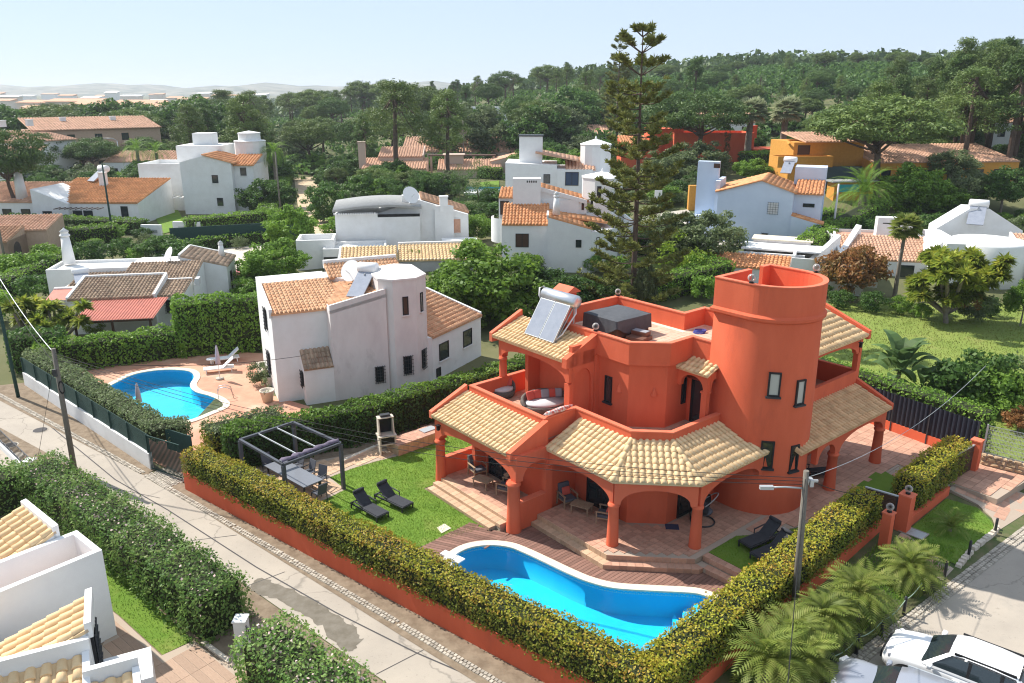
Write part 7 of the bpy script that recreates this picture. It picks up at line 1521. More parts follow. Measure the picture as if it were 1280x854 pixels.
proto('bushG', mkbroad(2, 1.3, M['lf_green'], 34, 75, .17, .12, 'shrub', False, bottom=-.9, cr=.34)); proto('bushD', mkbroad(2, 1.3, M['lf_dark'], 34, 75, .17, .12, 'shrub', False, bottom=-.9, cr=.34)); proto('bushO', mkbroad(2, 1.3, M['lf_olive'], 34, 75, .15, .09, 'shrub', False, bottom=-.9, cr=.34)); proto('bushL', mkbroad(2, 1.3, M['lf_lime'], 26, 60, .14, .09, 'shrub', False, bottom=-.9, cr=.34)); proto('bushR', mkbroad(2, 1.2, M['lf_rust'], 55, 95, .18, .08, 'shrub', True, 'trunkg', bottom=-.7, cr=.3)); proto('bushY', mkbroad(2, 1.3, M['lf_yellow'], 24, 40, .17, .11, 'shrub', False, bottom=-.9, cr=.34))
proto('bloomM', mkbroad(2, 1.2, M['magenta'], 26, 50, .15, .11, 'shrub', False, bottom=-.9, cr=.34))
def column(n, r, h, lm, name): 
    z = rng.random(n); rr = r*(np.minimum(1, (1.02-z)*3.2))*np.minimum(1, .55+z*2); a = rng.random(n)*2*pi; C = np.stack([rr*.75*np.cos(a), rr*.75*np.sin(a), z*h*.97+.03], 1)
    return tree(name,'column','tree',(0,0,0),C,r*.42,26,.22,.07,lm,(h*.3,.08,(0,0)),limbs=0,flat=1.2,tilt=.5)
proto('cyp', column(90, .8, 8, M['lf_cypress'], 'cypress')); proto('cypD', column(90, 1.5, 7, M['lf_dark'], 'conifer'))
# palms: every frond is a part
def frondV(L, nl, ll, lw, droop, up=.6, vee=.5, stiff=1.0):
    P = []; N_ = []; V = []
    for i in range(nl):
        t = (i+1)/nl; s = L*t; x = s*(1-.18*t*t*droop); z = up*s*.35*(1-t)*1.6-droop*L*.42*t**2.2
        x2 = L*min(1,t+.04)*(1-.18*min(1,t+.04)**2*droop); z2 = up*L*min(1,t+.04)*.35*(1-min(1,t+.04))*1.6-droop*L*.42*min(1,t+.04)**2.2
        d = Vector((x2-x,0,z2-z)); d = d.normalized() if d.length > 1e-5 else Vector((1,0,-.5)); l = ll*(sin(pi*min(1,.12+t*.86))**.6)
        for sd in (-1,1):
            q = (Vector((0,sd,0))*.85+d*.62+Vector((0,0,vee*.45-.28*t))).normalized()*l; w = d*lw*.5
            a = Vector((x,0,z)); mid = a+q*.55; tip = a+q+Vector((0,0,-.14*l)); V += [a, mid+w, tip, mid-w]
    return V
def frondmesh(L, nl, ll, lw, droop, up, lm, vee=.5, rr=.018):
    V = frondV(L, nl, ll, lw, droop, up, vee); me = quads_mesh('frond', np.array([tuple(v) for v in V]), [lm]); 
    return me
def palm(label, loc, h, tr, L, nf, nl, ll, lw, lm, group=None, name='palm', droop=1.0, tm='trunkg', elev=(-35, 75), sk=.0, lean=(0,0), rad=0):
    t = thing(name, label, 'palm', loc, 0, group); b = MB(); k = 7
    b.tube([(lean[0]*(i/k)**2, lean[1]*(i/k)**2, h*i/k-(.4 if i == 0 else 0)) for i in range(k+1)], [tr*(1.25-.35*i/k+(.07 if i%2 else 0)) for i in range(k+1)], 9, cap=False); b.build('trunk', M[tm], t)
    ms = [frondmesh(L*s, nl, ll, lw, droop*d, u, lm) for s, d, u in ((1,1,.8),(.92,1.25,.6),(1.05,.8,1.0))]
    for i in range(nf):
        a = i*2.39996; f = i/nf; el = R(elev[1]+(elev[0]-elev[1])*f+random.uniform(-9,9))
        o = bpy.data.objects.new('frond', ms[i%3]); COL.objects.link(o); o.parent = t
        o.matrix_local = Matrix.Translation((lean[0],lean[1],h+.05)) @ Matrix.Rotation(a,4,'Z') @ Matrix.Rotation(-el,4,'Y') @ Matrix.Rotation(random.uniform(-.3,.3),4,'X')
    return t
M['lf_fan'] = leafmat('silvery_fan_leaf', [(.20,.24,.12),(.30,.34,.19),(.40,.43,.27)], nscale=.3)
def fanpalm(label, loc, h, tr, r, lm, group=None, nf=34):
    t = thing('fan_palm', label, 'palm', loc, 0, group); b = MB(); b.tube([(0,0,-.4),(0,0,h*.5),(.1,0,h)],[tr*1.3,tr,tr*.9],9,cap=False); b.build('trunk', M['trunkg'], t)
    V = []
    for k in range(15):
        a = -1.25+2.5*k/14; d = Vector((cos(a)*r*.62, sin(a)*r*.62, -.12*r)); s = Vector((-sin(a),cos(a),0))*r*.055; o = Vector((r*.42,0,0)); V += [o, o+d*.55+s, o+d+Vector((0,0,-.1*r)), o+d*.55-s]
    V += [Vector((0,-.02,0)),Vector((r*.42,-.02,0)),Vector((r*.42,.02,0)),Vector((0,.02,0))]
    me = quads_mesh('frond', np.array([tuple(v) for v in V]), [lm])
    for i in range(nf):
        o = bpy.data.objects.new('frond', me); COL.objects.link(o); o.parent = t; f = i/nf
        o.matrix_local = Matrix.Translation((.1,0,h)) @ Matrix.Rotation(i*2.4,4,'Z') @ Matrix.Rotation(-R(82-112*f),4,'Y')
    return t
def rosettes(C, nb, L, W, spread=1.0):
    V = []
    for c in C:
        D = sph(nb); D[:, 2] = np.abs(D[:, 2])*.9-.35; D = nrm(D)
        for d in D:
            d = Vector(d); s = d.cross(Vector((.3,.2,1))).normalized()*W; c_ = Vector(c); l = L*random.uniform(.75,1.1)
            V += [c_-s*.6, c_+d*l*.55+s, c_+d*l+Vector((0,0,-.18*l)), c_+d*l*.55-s]
    return np.array([tuple(v) for v in V])
def yucca(label, loc, C, trunkpts, L=.75, W=.035, nb=70, tr=.25):
    t = thing('yucca', label, 'yucca', loc); b = MB()
    for p in trunkpts: b.tube(p, [tr*(1.25-.6*i/(len(p)-1)) for i in range(len(p))], 8, cap=False)
    b.build('trunk', M['trunkg'], t)
    for c in C: objm('rosette', quads_mesh('rosette', rosettes([c], nb, L, W), [M['lf_yucca']]), t)
    return t
# ---- Norfolk pine behind the villa
ar = thing('araucaria', 'very tall tiered araucaria rising behind the villa', 'tree', (9.94,63.4,.0)); H_ = 22.6
b = MB(); b.tube([(0,0,-.5),(-.05,0,6),(-.1,0,12),(-.16,0,18),(-.2,0,H_)],[.27,.22,.16,.09,.02],9,cap=False); b.build('trunk', M['trunk'], ar)
VV = []; bb_ = MB()
tiers = [(1.8+i*1.0, 4.35-2.05*(i/16)**1.4, False) for i in range(17)]+[(19.0,2.1,True),(20.6,1.75,True),(21.75,1.0,True)]
for z, L0, up in tiers:
    nb = 6 if not up else 5; a0 = random.uniform(0, 2*pi)
    for k in range(nb):
        if not up and random.random() < .14: continue
        a = a0+2*pi*k/nb+random.uniform(-.22,.22); L1 = L0*random.uniform(.72,1.1); d = Vector((cos(a),sin(a),0)); pts = []; z_ = z+(random.uniform(-.3,.3) if not up else 0)
        for i in range(8):
            t_ = i/7; dz = (.62*t_**1.1 if up else (-.30*t_+.62*t_**2.1)*(.7 if z < 14 else 1.0))*L1; pts.append(Vector((-.2*z/H_,0,z_))+d*L1*t_+Vector((0,0,dz)))
        bb_.tube(pts, [.055*(1-.8*i/7) for i in range(8)], 4, cap=False)
        nt = int(6.2*L1) if not up else int(10*L1)
        for j in range(nt):
            t_ = (.34 if not up else .5)+(.66 if not up else .5)*random.random()**.75; i = min(6,int(t_*7)); c = pts[i].lerp(pts[i+1], t_*7-i); s = Vector((-d.y,d.x,0))*random.uniform(-1,1)*(.15+.30*L1/4)*1.25*sin(pi*min(1,.25+t_*.68))
            VV.append(tuple(c+s+Vector((0,0,random.uniform(-.05,.22)))))
bb_.build('branches', M['trunk'], ar)['kind'] = 'stuff'
C = np.array(VV); Vf = []
D = nrm(sph(len(C)*11).reshape(len(C),11,3)*[1,1,.55]+[0,0,.55]); 
d_ = D.reshape(-1,3); w_ = nrm(np.cross(d_, rng.normal(size=d_.shape)))*.07; c_ = np.repeat(C,11,0); Vf = np.empty((len(d_),4,3),np.float32); Vf[:,0] = c_; Vf[:,1] = c_+d_*.2+w_; Vf[:,2] = c_+d_*.46; Vf[:,3] = c_+d_*.2-w_
objm('crown', quads_mesh('crown', Vf, [M['lf_arau']]), ar)
def place(k, p, h=None, base=1.0, label=None, group=None, rz=None, wide=1.0):
    hh = {'stone':10,'pine':16,'broad':6,'bush':2,'mass':5,'cyp':8,'cypD':7,'bloom':2}; b0 = [v for q, v in hh.items() if k.startswith(q)][-1] if k != 'cypD' else 7
    s = h/b0; t = copy_thing(PR[k], p, random.uniform(0,6.28) if rz is None else rz, (s*wide, s*wide, s), label, group)
    if group is None and 'group' in t: del t['group']
    return t
used = {}
# named trees: kind, x, base y, top y, width factor, label
TREES = [('stoneB',25,276,164,.85,'stone pine with a bent bare trunk beside the long low white house at left'),('stoneA',213,186,143,1.15,'small umbrella pine behind the palms at the left'),
('pineD',496,236,98,1.3,'tall pine with a rounded crown in front of the pink bungalow'),('pineB',560,232,110,1.15,'tall pine with a long bare trunk left of the white hillside house'),('pineC',458,226,142,1.25,'dark bushy pine left of the pink bungalow'),
('stoneA',674,196,127,1.25,'broad umbrella pine behind the white houses in the middle'),('stoneB',866,214,117,1.4,'broad umbrella pine over the bright red low house'),('stoneA',1092,246,121,1.5,'largest umbrella pine, in front of the ochre villa'),('pineA',866,150,68,1.0,'dark lone tree standing above the skyline right of the araucaria'),
('pineD',1110,180,72,1.0,'tall pine left of the pine cluster at the right'),('pineB',1185,196,44,.9,'tallest pine of the cluster at the right edge'),('pineA',1232,200,42,1.0,'tall dense pine near the right edge, second from the edge'),('pineD',1272,205,55,1.0,'tall pine cut by the right edge of the photo'),('pineB',1205,210,75,.8,'slender pine with a leaning trunk in front of the right cluster'),('pineE',1150,190,88,.8,'sparse grey pine between the tall right hand pines'),
('massG',612,402,306,1.25,'large fresh green tree right of the turret house'),('massG',572,400,335,1.2,'smaller fresh green tree touching the white annex'),('massD',690,394,338,1.4,'dark green tree behind the chimney of the villa'),('massD',738,392,348,1.5,'dark glossy tree left of the araucaria trunk'),('massO',655,350,318,1.5,'low grey green tree in front of the stepped white house'),
('massG',345,356,300,1.25,'citrus tree behind the turret house roof'),('massG',322,358,322,1.2,'small garden tree beside the low house yard'),('massG',365,314,256,.95,'round grey green tree beside the lane'),('massD',412,278,228,1.0,'dark bush tree at the edge of the sandy track'),('massO',442,274,240,.9,'pale flowering tree behind the curved roof'),
('massO',846,325,266,1.1,'pale oleander tree left of the carport'),('massO',882,327,262,1.25,'olive brown bushy tree in front of the carport'),('bushL',855,345,292,1.05,'lime green bush left of the carport'),('bushR',1063,372,308,1.0,'rust coloured shrub in front of the low white house'),
('cyp',907,206,146,.7,'slim cypress beside the red low house'),('massG',940,224,198,1.5,'rounded bright shrub behind the pale blue house'),('massO',872,224,176,1.4,'grey green bushes behind the chimney wall of the blue house'),('massO',832,236,188,1.4,'grey green tree behind the araucaria'),('broadC',1185,232,188,1.3,'grey green tree right of the ochre villa'),('massG',1140,264,205,1.2,'leafy tree behind the date palm'),('broadC',1205,262,215,1.1,'loose grey green tree behind the solar gable'),('broadB',1250,268,212,1.1,'dark tree at the right edge behind the low white house'),('massG',1180,264,228,1.5,'bright shrub behind the white drum'),
('bushY',560,180,150,1.0,'golden shrub behind the pink bungalow') ,('bushY',632,178,162,1.3,'golden yellow shrub beside the white hillside house'),('bloomM',738,318,272,.8,'bougainvillea on the corner of the stepped white house'),('cyp',672,330,275,.35,'slim climbing shrub between the two white walls'),
('cyp',823,282,240,1.2,'clipped cypress column beside the pale driveway'),('cyp',858,260,240,1.6,'short clipped cypress beside the chimney wall'),('massD',330,234,190,1.5,'dark tree behind the cream house'),('broadB',240,205,165,1.4,'dark trees above the cream house'),('broadA',1275,408,352,.7,'small leafy tree at the right edge of the dry lawn'),('broadC',805,405,330,.35,'thin sapling in front of the dry lawn patch'),('broadB',800,392,350,.8,'low dark shrub under the araucaria')]
for k, px, yb, yt, wf, lab in TREES:
    p = GT(px, yb); h = ZH(px, yt, p.y)-p.z; place(k, p, max(1.2,h), label=lab, wide=wf)
SH = [('bushD',1050,385,1.6,'dark low shrub under the rust coloured shrub'),('bushD',1090,390,1.8,'dark shrub in the border left of the thin palm'),('bushG',1125,392,1.5,'green shrub in the border right of the thin palm'),('bushG',1150,398,1.3,'bright low shrub left of the yucca trunk'),('bushO',1215,402,2.4,'grey green shrub right of the yucca trunk'),('bushD',1232,395,1.6,'dark agave like shrub at the end of the border'),('bushD',1030,372,1.2,'small shrub beside the sloping white wall'),
('bushD',1218,507,3.3,'big dark green bush behind the dark fence'),('bushD',1182,502,2.4,'dark green bush beside the banana plant'),('bushG',1248,520,2.8,'lighter green bush in front of the big dark bush'),('bushO',1276,508,3.0,'grey green bush at the right edge above the mesh fence'),('bushR',1272,540,1.4,'small flowering shrub behind the mesh fence'),
('bushG',520,330,1.5,'green bush at the foot of the big white house'),('bushG',590,330,2.6,'green bush beside the brown pergola'),('bushG',560,305,2.4,'bushy shrub right of the big white house'),('bushG',600,300,2.5,'pale shrub left of the stepped white house'),('bushO',300,312,1.5,'grey shrub in the garden behind the low house'),('bushD',240,322,2.0,'reddish clipped shrub behind the low house'),('bushG',170,328,1.6,'bright low shrub beside the slim white chimney'),('bushO',40,352,1.6,'loose shrub at the green fence at left'),
('bushO',325,480,1.4,'round grey shrub beside the turret house'),('bushG',215,640,.3,'weed tuft'),('bushL',120,418,1.3,'young lime tree in front of the red canopy'),('bushG',690,235,2.4,'shrub beside the far road behind the white houses'),('bushD',712,238,2.6,'dark shrub beside the far road'),('bushO',1000,300,2.5,'grey shrub behind the blue house'),('bushG',770,345,2.0,'green bush at the foot of the araucaria'),('bushG',745,340,1.8,'green bush before the stepped white house'),('bushD',905,345,1.6,'dark shrub at the carport wall'),('bushG',880,375,2.2,'green bush behind the roof terrace'),('bushG',835,372,1.7,'feathery green shrub behind the roof terrace'),('bushO',960,345,1.2,'low shrub inside the carport wall')]
for k, px, yb, h, lab in SH:
    if h > .5: place(k, GT(px,yb), h, label=lab)
# hedges of the middle ground
def mh(label, pts, w, h, mt='lf_green', ms='lf_green', dens=34, L=.24): 
    P = [GT(*q) for q in pts]; hedge(label, [(p.x,p.y) for p in P], w, lambda x,y: terr(x,y), h, M[mt], M[ms], dens=dens, L=L, Wd=L*.6, wob=.2)
mh('bright trimmed hedge beside the low white house at right', [(1005,328),(1045,300),(1098,272)], 2.2, 2.4, dens=44); mh('trimmed hedge in front of the pale blue house', [(1000,292),(1036,282)], 1.6, 2.2)
mh('long trimmed hedge in front of the cream house', [(232,294),(300,287),(352,281)], 2.2, 2.2); mh('trimmed hedge in front of the long low house, farther row', [(8,285),(100,288),(180,292)], 2.5, 1.8,'lf_green','lf_dark'); mh('trimmed hedge in front of the long low house, nearer row', [(60,312),(110,308),(148,304)], 2.4, 2.4); mh('hedge running along the wall of the peach house', [(0,372),(45,352),(90,330)], 2.2, 1.8)
mh('high hedge beside the palms at left', [(150,246),(180,250),(222,262)], 3, 2.4,'lf_olive','lf_green'); mh('dark hedge behind the palms at left', [(160,232),(215,226)], 3, 3,'lf_dark','lf_dark'); mh('hedge beside the sandy track', [(330,285),(352,250),(358,225)], 2.4, 2.2); mh('bushy green hedge behind the villa roof terrace', [(800,378),(850,365),(905,350)], 2.4, 2.0,'lf_green','lf_green',44)
mh('hedge behind the pale driveway', [(800,320),(820,312),(845,308)], 2.2, 2.0,'lf_dark','lf_dark'); mh('rounded hedge in front of the ochre villa', [(930,215),(975,212),(985,205)], 4, 3,'lf_green','lf_dark',22,.35); mh('hedge behind the far pool', [(600,222),(626,224)], 2, 2); mh('hedge at the peach apartments', [(40,232),(78,225)], 3, 2.5); mh('hedge beside the climbing road', [(108,208),(126,196)], 3, 3.5,'lf_green','lf_green',22,.35)
mh('green boundary hedge behind the low house', [(215,318),(300,308),(345,304)], 1.2, 1.5,'lf_green','lf_dark')
tf_ = GT(160,330); tf2 = GT(390,297); t = thing('green_fence', 'dark green windbreak fence along the lane behind the low house', 'fence', (GT(215,313).x,GT(215,313).y,0)); b = MB(); b.wallpath([(0,0),(GT(392,297).x-t.location.x, GT(392,297).y-t.location.y)], .1, -.5, 2.6); b.build('panel', M['greenfence'], t)
for px, py, w_, lab in ((190,298,2.6,'small white garden gate wall beside the long low house'),(234,294,3.6,'white gate wall with letter boxes at the lane')):
    p = GT(px,py); t = thing('gate_wall', lab, 'wall', (p.x,p.y,p.z-.5), R(-5)); b = MB(); b.box(-w_/2,0,0,w_/2,.4,2.2); b.build('wall_body', M['white_clean'], t)
    for k in range(2): b = MB(); b.box(-w_*.3+k*w_*.35,-.03,1.2,-w_*.3+k*w_*.35+.7,-.002,1.6); b.build('letter_box', M['galv'], t)
# ---- conifers by the pink bungalow
for i, (px, yb, yt, lab) in enumerate(((470,250,205,'leftmost'),(484,262,208,'second'),(520,256,210,'third, right of the tall pine trunk'),(545,252,216,'fourth'),(575,256,206,'fifth'),(598,262,198,'tallest, at the right end'),(428,235,190,'one standing apart at the left'))):
    p = GT(px,yb); place('cypD', p, ZH(px,yt,p.y)-p.z, label='dark conifer before the pink bungalow, '+lab, group='dark conifers before the pink bungalow', wide=1.2)
# ---- palms
PB = M['lf_palm']
for i, (px, py, h, L, lab) in enumerate(((1136,732,.6,1.45,'feather palm at the garden path, uppermost of the row'),(1070,775,.85,1.6,'biggest feather palm, right of the utility pole'),(1028,800,.7,1.4,'feather palm just behind the base of the utility pole'),(985,825,.7,1.5,'feather palm left of the utility pole'),(955,862,.9,1.8,'lowest feather palm, cut by the bottom edge'),(1002,850,.6,1.4,'small feather palm near the bottom edge'))):
    p = G(px,py,.1); palm(lab, (p.x,p.y,.08), h, .11, L, 32, 20, .46, .075, PB, 'feather palms on the bank below the hedge', 'feather_palm', 1.15, elev=(-30,82))
p = G(1187,665,.1); palm('small young feather palm in the lawn triangle', (p.x,p.y,.1), .15, .07, 1.1, 13, 16, .3, .05, PB, None, 'feather_palm', .8, elev=(5,70))
for px, yb, yt, lab in ((933,204,128,'pale fan palm with a thick trunk, left of the pair'),(976,202,126,'pale fan palm with a thick trunk, right of the pair')):
    p = GT(px,yb); h = ZH(px,yt,p.y)-p.z; fanpalm(lab, p, h*.82, .55, h*.30, M['lf_fan'], 'pair of fan palms')
p = GT(1118,372); fanpalm('thin fan palm with a dark shaggy trunk in the right garden', p, ZH(1118,286,p.y)-p.z, .16, 1.5, M['lf_palm'])
p = GT(771,172); copy_thing(ar, p, 1.0, (ZH(771,44,p.y)-p.z)/22.6, 'distant thin araucaria behind the tall one')
p = GT(1076,275); palm('large date palm beside the ochre villa', p, 3.2, .55, 5.2, 40, 30, .9, .09, M['lf_green'], None, 'date_palm', .9)
for px, yb, yt, L, lab in ((178,238,180,3.8,'feathery queen palm in front of the dark hedge, left of two'),(201,236,184,3.6,'feathery queen palm in front of the dark hedge, right of two'),(107,195,156,3.6,'palm at the corner of the peach apartments'),(58,222,206,2.6,'low palm before the white apartment block'),(348,258,180,2.8,'palm beside the cream house'),(70,228,212,2.2,'small palm before the peach apartments')):
    p = GT(px,yb); h = ZH(px,yt,p.y)-p.z; palm(lab, p, max(1,h*.86), .28, L, 24, 24, .8, .08, M['lf_green'], None, 'palm', 1.25)
p = GT(597,252); palm('small palm beside the far pool terrace', p, 1.8, .12, 1.3, 12, 14, .4, .05, PB)
# ---- yuccas, banana plant
p = G(1183,404); C = [(random.gauss(0,1.7), random.gauss(0,1.3), 2.0+3.6*random.random()) for _ in range(72)]; C = [(max(-2.6,min(2.6,c[0]*(1.25-.12*abs(c[2]-3.5)))), c[1], c[2]) for c in C]
yucca('big branching yucca tree with spiky yellow green heads on the dry lawn', (p.x,p.y,0), C, [[(0,0,-.2),(-.2,0,.8),(c[0]*.6,c[1]*.6,c[2]*.7),c] for c in C[:7]], .95, .10, 150, .18)
objm('shaggy_skirt', quads_mesh('shaggy_skirt', clumps(ell(16,1.0,.9,1.4,1.7), .5, 60, .5, .05, 1.2), [M['lf_rust']]), [o for o in bpy.data.objects if o.get('category') == 'yucca'][-1]).location = (1.3,0.2,.3)
for i, (px, py, n, hh, lab) in enumerate(((40,440,9,3.6,'spiky yucca clump left of the low house with the red canopy, nearer the pole'),(72,440,8,3.3,'spiky yucca clump in front of the low house with the red canopy'))):
    p = G(px,py); C = [(random.gauss(0,.9), random.gauss(0,.7), hh*(.55+.5*random.random())) for _ in range(n)]; yucca(lab, (p.x,p.y,0), C, [[(0,0,-.2),(c[0]*.4,c[1]*.4,c[2]*.5),c] for c in C], .85, .09, 130, .12)
def banana(label, p, n, h, L):
    t = thing('banana_plant', label, 'plant', (p.x,p.y,0)); b = MB(); b.tube([(0,0,-.2),(0,0,h)],[.18,.1],7,cap=False); b.build('stem', M['trunkg'], t)
    V = []; k = 7; W_ = L*.17
    for i in range(k):
        t0, t1 = i/k, (i+1)/k; f = lambda q: (L*.35+L*.75*q*(1-.15*q), W_*sin(pi*min(1,.06+q*.92))**.7, L*.28*q-.45*L*q**2.4)
        a, c = f(t0), f(t1)
        for sd in (-1,1): V += [(a[0],0,a[2]),(c[0],0,c[2]),(c[0],sd*c[1],c[2]+c[1]*.35),(a[0],sd*a[1],a[2]+a[1]*.35)]
    V += [(0,-.03,0),(L*.35,-.03,0),(L*.35,.03,0),(0,.03,0)]; me = quads_mesh('leaf', np.array(V), [M['lf_banana']])
    for i in range(n):
        o = bpy.data.objects.new('leaf', me); COL.objects.link(o); o.parent = t; o.matrix_local = Matrix.Translation((0,0,h*(.6+.4*random.random()))) @ Matrix.Rotation(i*2.4,4,'Z') @ Matrix.Rotation(-R(random.uniform(5,78)),4,'Y') @ Matrix.Scale(random.uniform(.75,1.1),4)
banana('large banana leaved plant on the dry lawn behind the dark fence', G(1120,492), 26, 1.5, 2.6); banana('smaller banana leaved plant beside the dark bush', G(1150,500), 16, .8, 2.0)
# ---- woods
sky_ = [(0,121),(130,123),(180,127),(240,112),(300,97),(340,112),(380,110),(430,102),(470,98),(560,98),(640,86),(720,74),(760,88),(800,97),(870,102),(930,95),(1000,96),(1060,92),(1100,78),(1170,66),(1220,48),(1300,42)]
def skl(x): return float(np.interp(x, [q[0] for q in sky_], [q[1] for q in sky_]))
KN = {'stoneA':'umbrella pine','stoneB':'dark umbrella pine','pineA':'tall dark pine','pineB':'tall light green pine','pineC':'bushy dark pine','pineD':'round headed pine','pineE':'sparse grey pine','broadA':'fresh green tree','broadB':'dark leafy tree','broadC':'grey green tree','massG':'dense green bush','massD':'dense dark bush','massO':'dense grey green bush','bushG':'low green shrub','bushD':'low dark shrub','bushO':'low grey green shrub'}
def wl_(k, px, Y, h, w):
    z_ = ['at the far left','above the peach apartments','above the cream house','left of the pink bungalow','behind the pink bungalow','behind the hillside house','behind the stepped white houses','behind the araucaria','above the bright red house','behind the fan palms','above the ochre villa','right of the villa','at the right edge'][int(min(12,max(0,(px+20)/105)))]
    return (('slim ' if w < 1.06 else ('broad ' if w > 1.24 else ''))+('low ' if h < 8 else ('tall ' if h > 14 and 'tall' not in KN[k] else '')))+(KN[k].replace('tall ','') if h < 8 else KN[k])+' '+('near the front of' if Y < 200 else ('in the middle of' if Y < 300 else 'on the skyline of'))+' the wood '+z_
def wood(n, y0, y1, dy, ks, lab, grp, x0=-60, x1=1340, hmin=6, hmax=19, occ=None):
    for _ in range(n):
        px = random.uniform(x0,x1); Y = random.uniform(y0,y1); p = AT(px,Y); yt = skl(px)+random.uniform(*dy); h = ZH(px,yt,Y)-p.z
        if h < hmin: h = random.uniform(hmin,hmin*1.3)
        h = min(h,hmax*random.uniform(.8,1.0)); k = random.choice(ks); w_ = random.uniform(.95,1.35); place(k, p, h, label=wl_(k,px,Y,h,w_), group=grp, wide=w_)
GA = 'pines of the far wood'
wood(80, 300, 420, (0,9), ['pineA','pineB','pineD','stoneA','stoneB','pineC'], 'dark pine standing in the wood along the skyline', GA, 330, 1340)
wood(66, 225, 300, (6,26), ['pineA','pineB','pineD','stoneB','pineE','stoneA'], 'dark pine standing in the wood along the skyline', GA, 230, 1340)
wood(44, 175, 225, (26,52), ['pineC','stoneB','massD','stoneA','massO','massD'], 'leafy tree at the near edge of the wood', 'trees at the near edge of the wood', 240, 1340, 5, 12)
wood(44, 200, 300, (4,24), ['stoneA','stoneB','stoneA','broadB'], 'umbrella pine in the wood at the left', 'umbrella pines at the left', -60, 260, 6, 15)
wood(22, 165, 200, (38,62), ['stoneA','massD','massO','stoneB'], 'umbrella pine in the wood at the left', 'umbrella pines at the left', -20, 250, 5, 11)
wood(10, 150, 185, (12,30), ['pineB','pineC','pineE'], 'tall grey pine in the stand above the cream house', 'tall grey pines above the cream house', 235, 345, 8, 19)
wood(34, 118, 165, (0,34), ['pineA','pineB','pineD'], 'tall pine of the stand at the right edge', 'tall pines at the right edge', 1085, 1350, 10, 22)
# filler shrubs between the houses, kept low and clear of walls, roads and pools
bpy.context.view_layer.update(); BX = []
for o in bpy.data.objects:
    if o.get('category') in ('house','annex','villa','bungalow','outbuilding','apartment block','house wing','pool','gate'):
        cs = [c.matrix_world @ Vector(q) for c in o.children if c.type == 'MESH' for q in c.bound_box]
        if cs: BX.append((min(c.x for c in cs)-1.2, max(c.x for c in cs)+1.2, min(c.y for c in cs)-3.0, max(c.y for c in cs)+1.2))
NO = [[tuple(GT(*q)[:2]) for q in P] for P in ([(355,222),(402,218),(425,305),(340,318)],[(215,285),(400,270),(405,300),(215,303)],[(255,305),(335,302),(350,330),(290,352)],[(140,240),(172,200),(190,198),(165,252)],[(790,262),(870,258),(985,300),(900,315),(785,292)],[(790,315),(860,315),(862,352),(790,352)],[(590,224),(628,222),(628,250),(590,250)],[(180,262),(240,260),(245,290),(180,296)])]
NO.append([tuple(GT(*q)[:2]) for q in [(-5,242),(135,236),(150,196),(90,196),(-5,205)]]); NO.append([(-40,34),(-40,57),(-10,57),(-7,60),(24,75),(70,75),(70,20),(-40,20)])
import re as re_
HS_ = [(o.location, ' '.join(re_.sub(r'( with| in| and| behind| an| of)+$','',' '.join(o['label'].split()[:4])).split())) for o in bpy.data.objects if o.get('category') in ('house','bungalow','villa','annex','apartment block','outbuilding')]
def nl_(k, p):
    b_ = min(HS_, key=lambda q: (q[0].x-p.x)**2+(q[0].y-p.y)**2); q = b_[0]
    return random.choice(('','bushy ','rounded ','loose ','spreading '))+KN[k]+' '+('in front of' if p.y < q.y-2 else ('behind' if p.y > q.y+8 else ('left of' if p.x < q.x else 'right of')))+' the '+b_[1]+('' if 'house' in b_[1] or 'villa' in b_[1] or 'bungalow' in b_[1] or 'block' in b_[1] else ' house')
nf = 0; tries = 0
while nf < 390 and tries < 9000:
    tries += 1; Y = random.uniform(56,185); px = random.uniform(-20,1300); p = AT(px,Y)
    if any(b_[0] < p.x < b_[1] and b_[2] < p.y < b_[3] for b_ in BX) or any(inpoly(p.x,p.y,q) for q in NO): continue
    front = any(b_[0]-1 < p.x < b_[1]+1 and b_[2]-9 < p.y < b_[2]+.1 for b_ in BX)
    if Y > 120 and not front: k = random.choice(['massG','massD','massO','massD','massD','broadB','stoneA']); h = random.uniform(2.6,5.5)
    else: k = random.choice(['bushG','bushD','bushO','bushG','bushD']); h = random.uniform(1.0,1.9 if front else 2.8)
    place(k, p, h, label=nl_(k,p), group='shrubs and small trees between the houses', wide=random.uniform(1.0,1.6)); nf += 1
for t in PR.values():
    for c in list(t.children): bpy.data.objects.remove(c)
    bpy.data.objects.remove(t)
# far wood floor and farther crowns read as one mass
C = []
for _ in range(13000):
    px = random.uniform(-250,1550); Y = random.uniform(400,1500); q = AT(px,Y)
    if px < 330 and Y > 620: continue
    C.append((q.x,q.y,q.z+random.uniform(4,8)))
C = np.array(C); o = objm('far_wood', quads_mesh('far_wood', clumps(C, 3.8, 8, 3.2, 2.3, .7, .5, .6), [PN])); tag(o, 'dark wood covering the hills at the skyline', None, None, 'stuff')
C = []
for _ in range(10500):
    px = random.uniform(-60,1340) if _%2 else random.uniform(800,1340); Y = random.uniform(165,560) if _%2 else random.uniform(250,470); q = AT(px,Y); C.append((q.x,q.y,q.z+random.uniform(.5,2.8)))
o = objm('undergrowth', quads_mesh('undergrowth', clumps(np.array(C), 2.0, 14, 1.3, .8, .6, .4, .6), [M['lf_dark']])); tag(o, 'dense undergrowth below the pines', None, None, 'stuff')
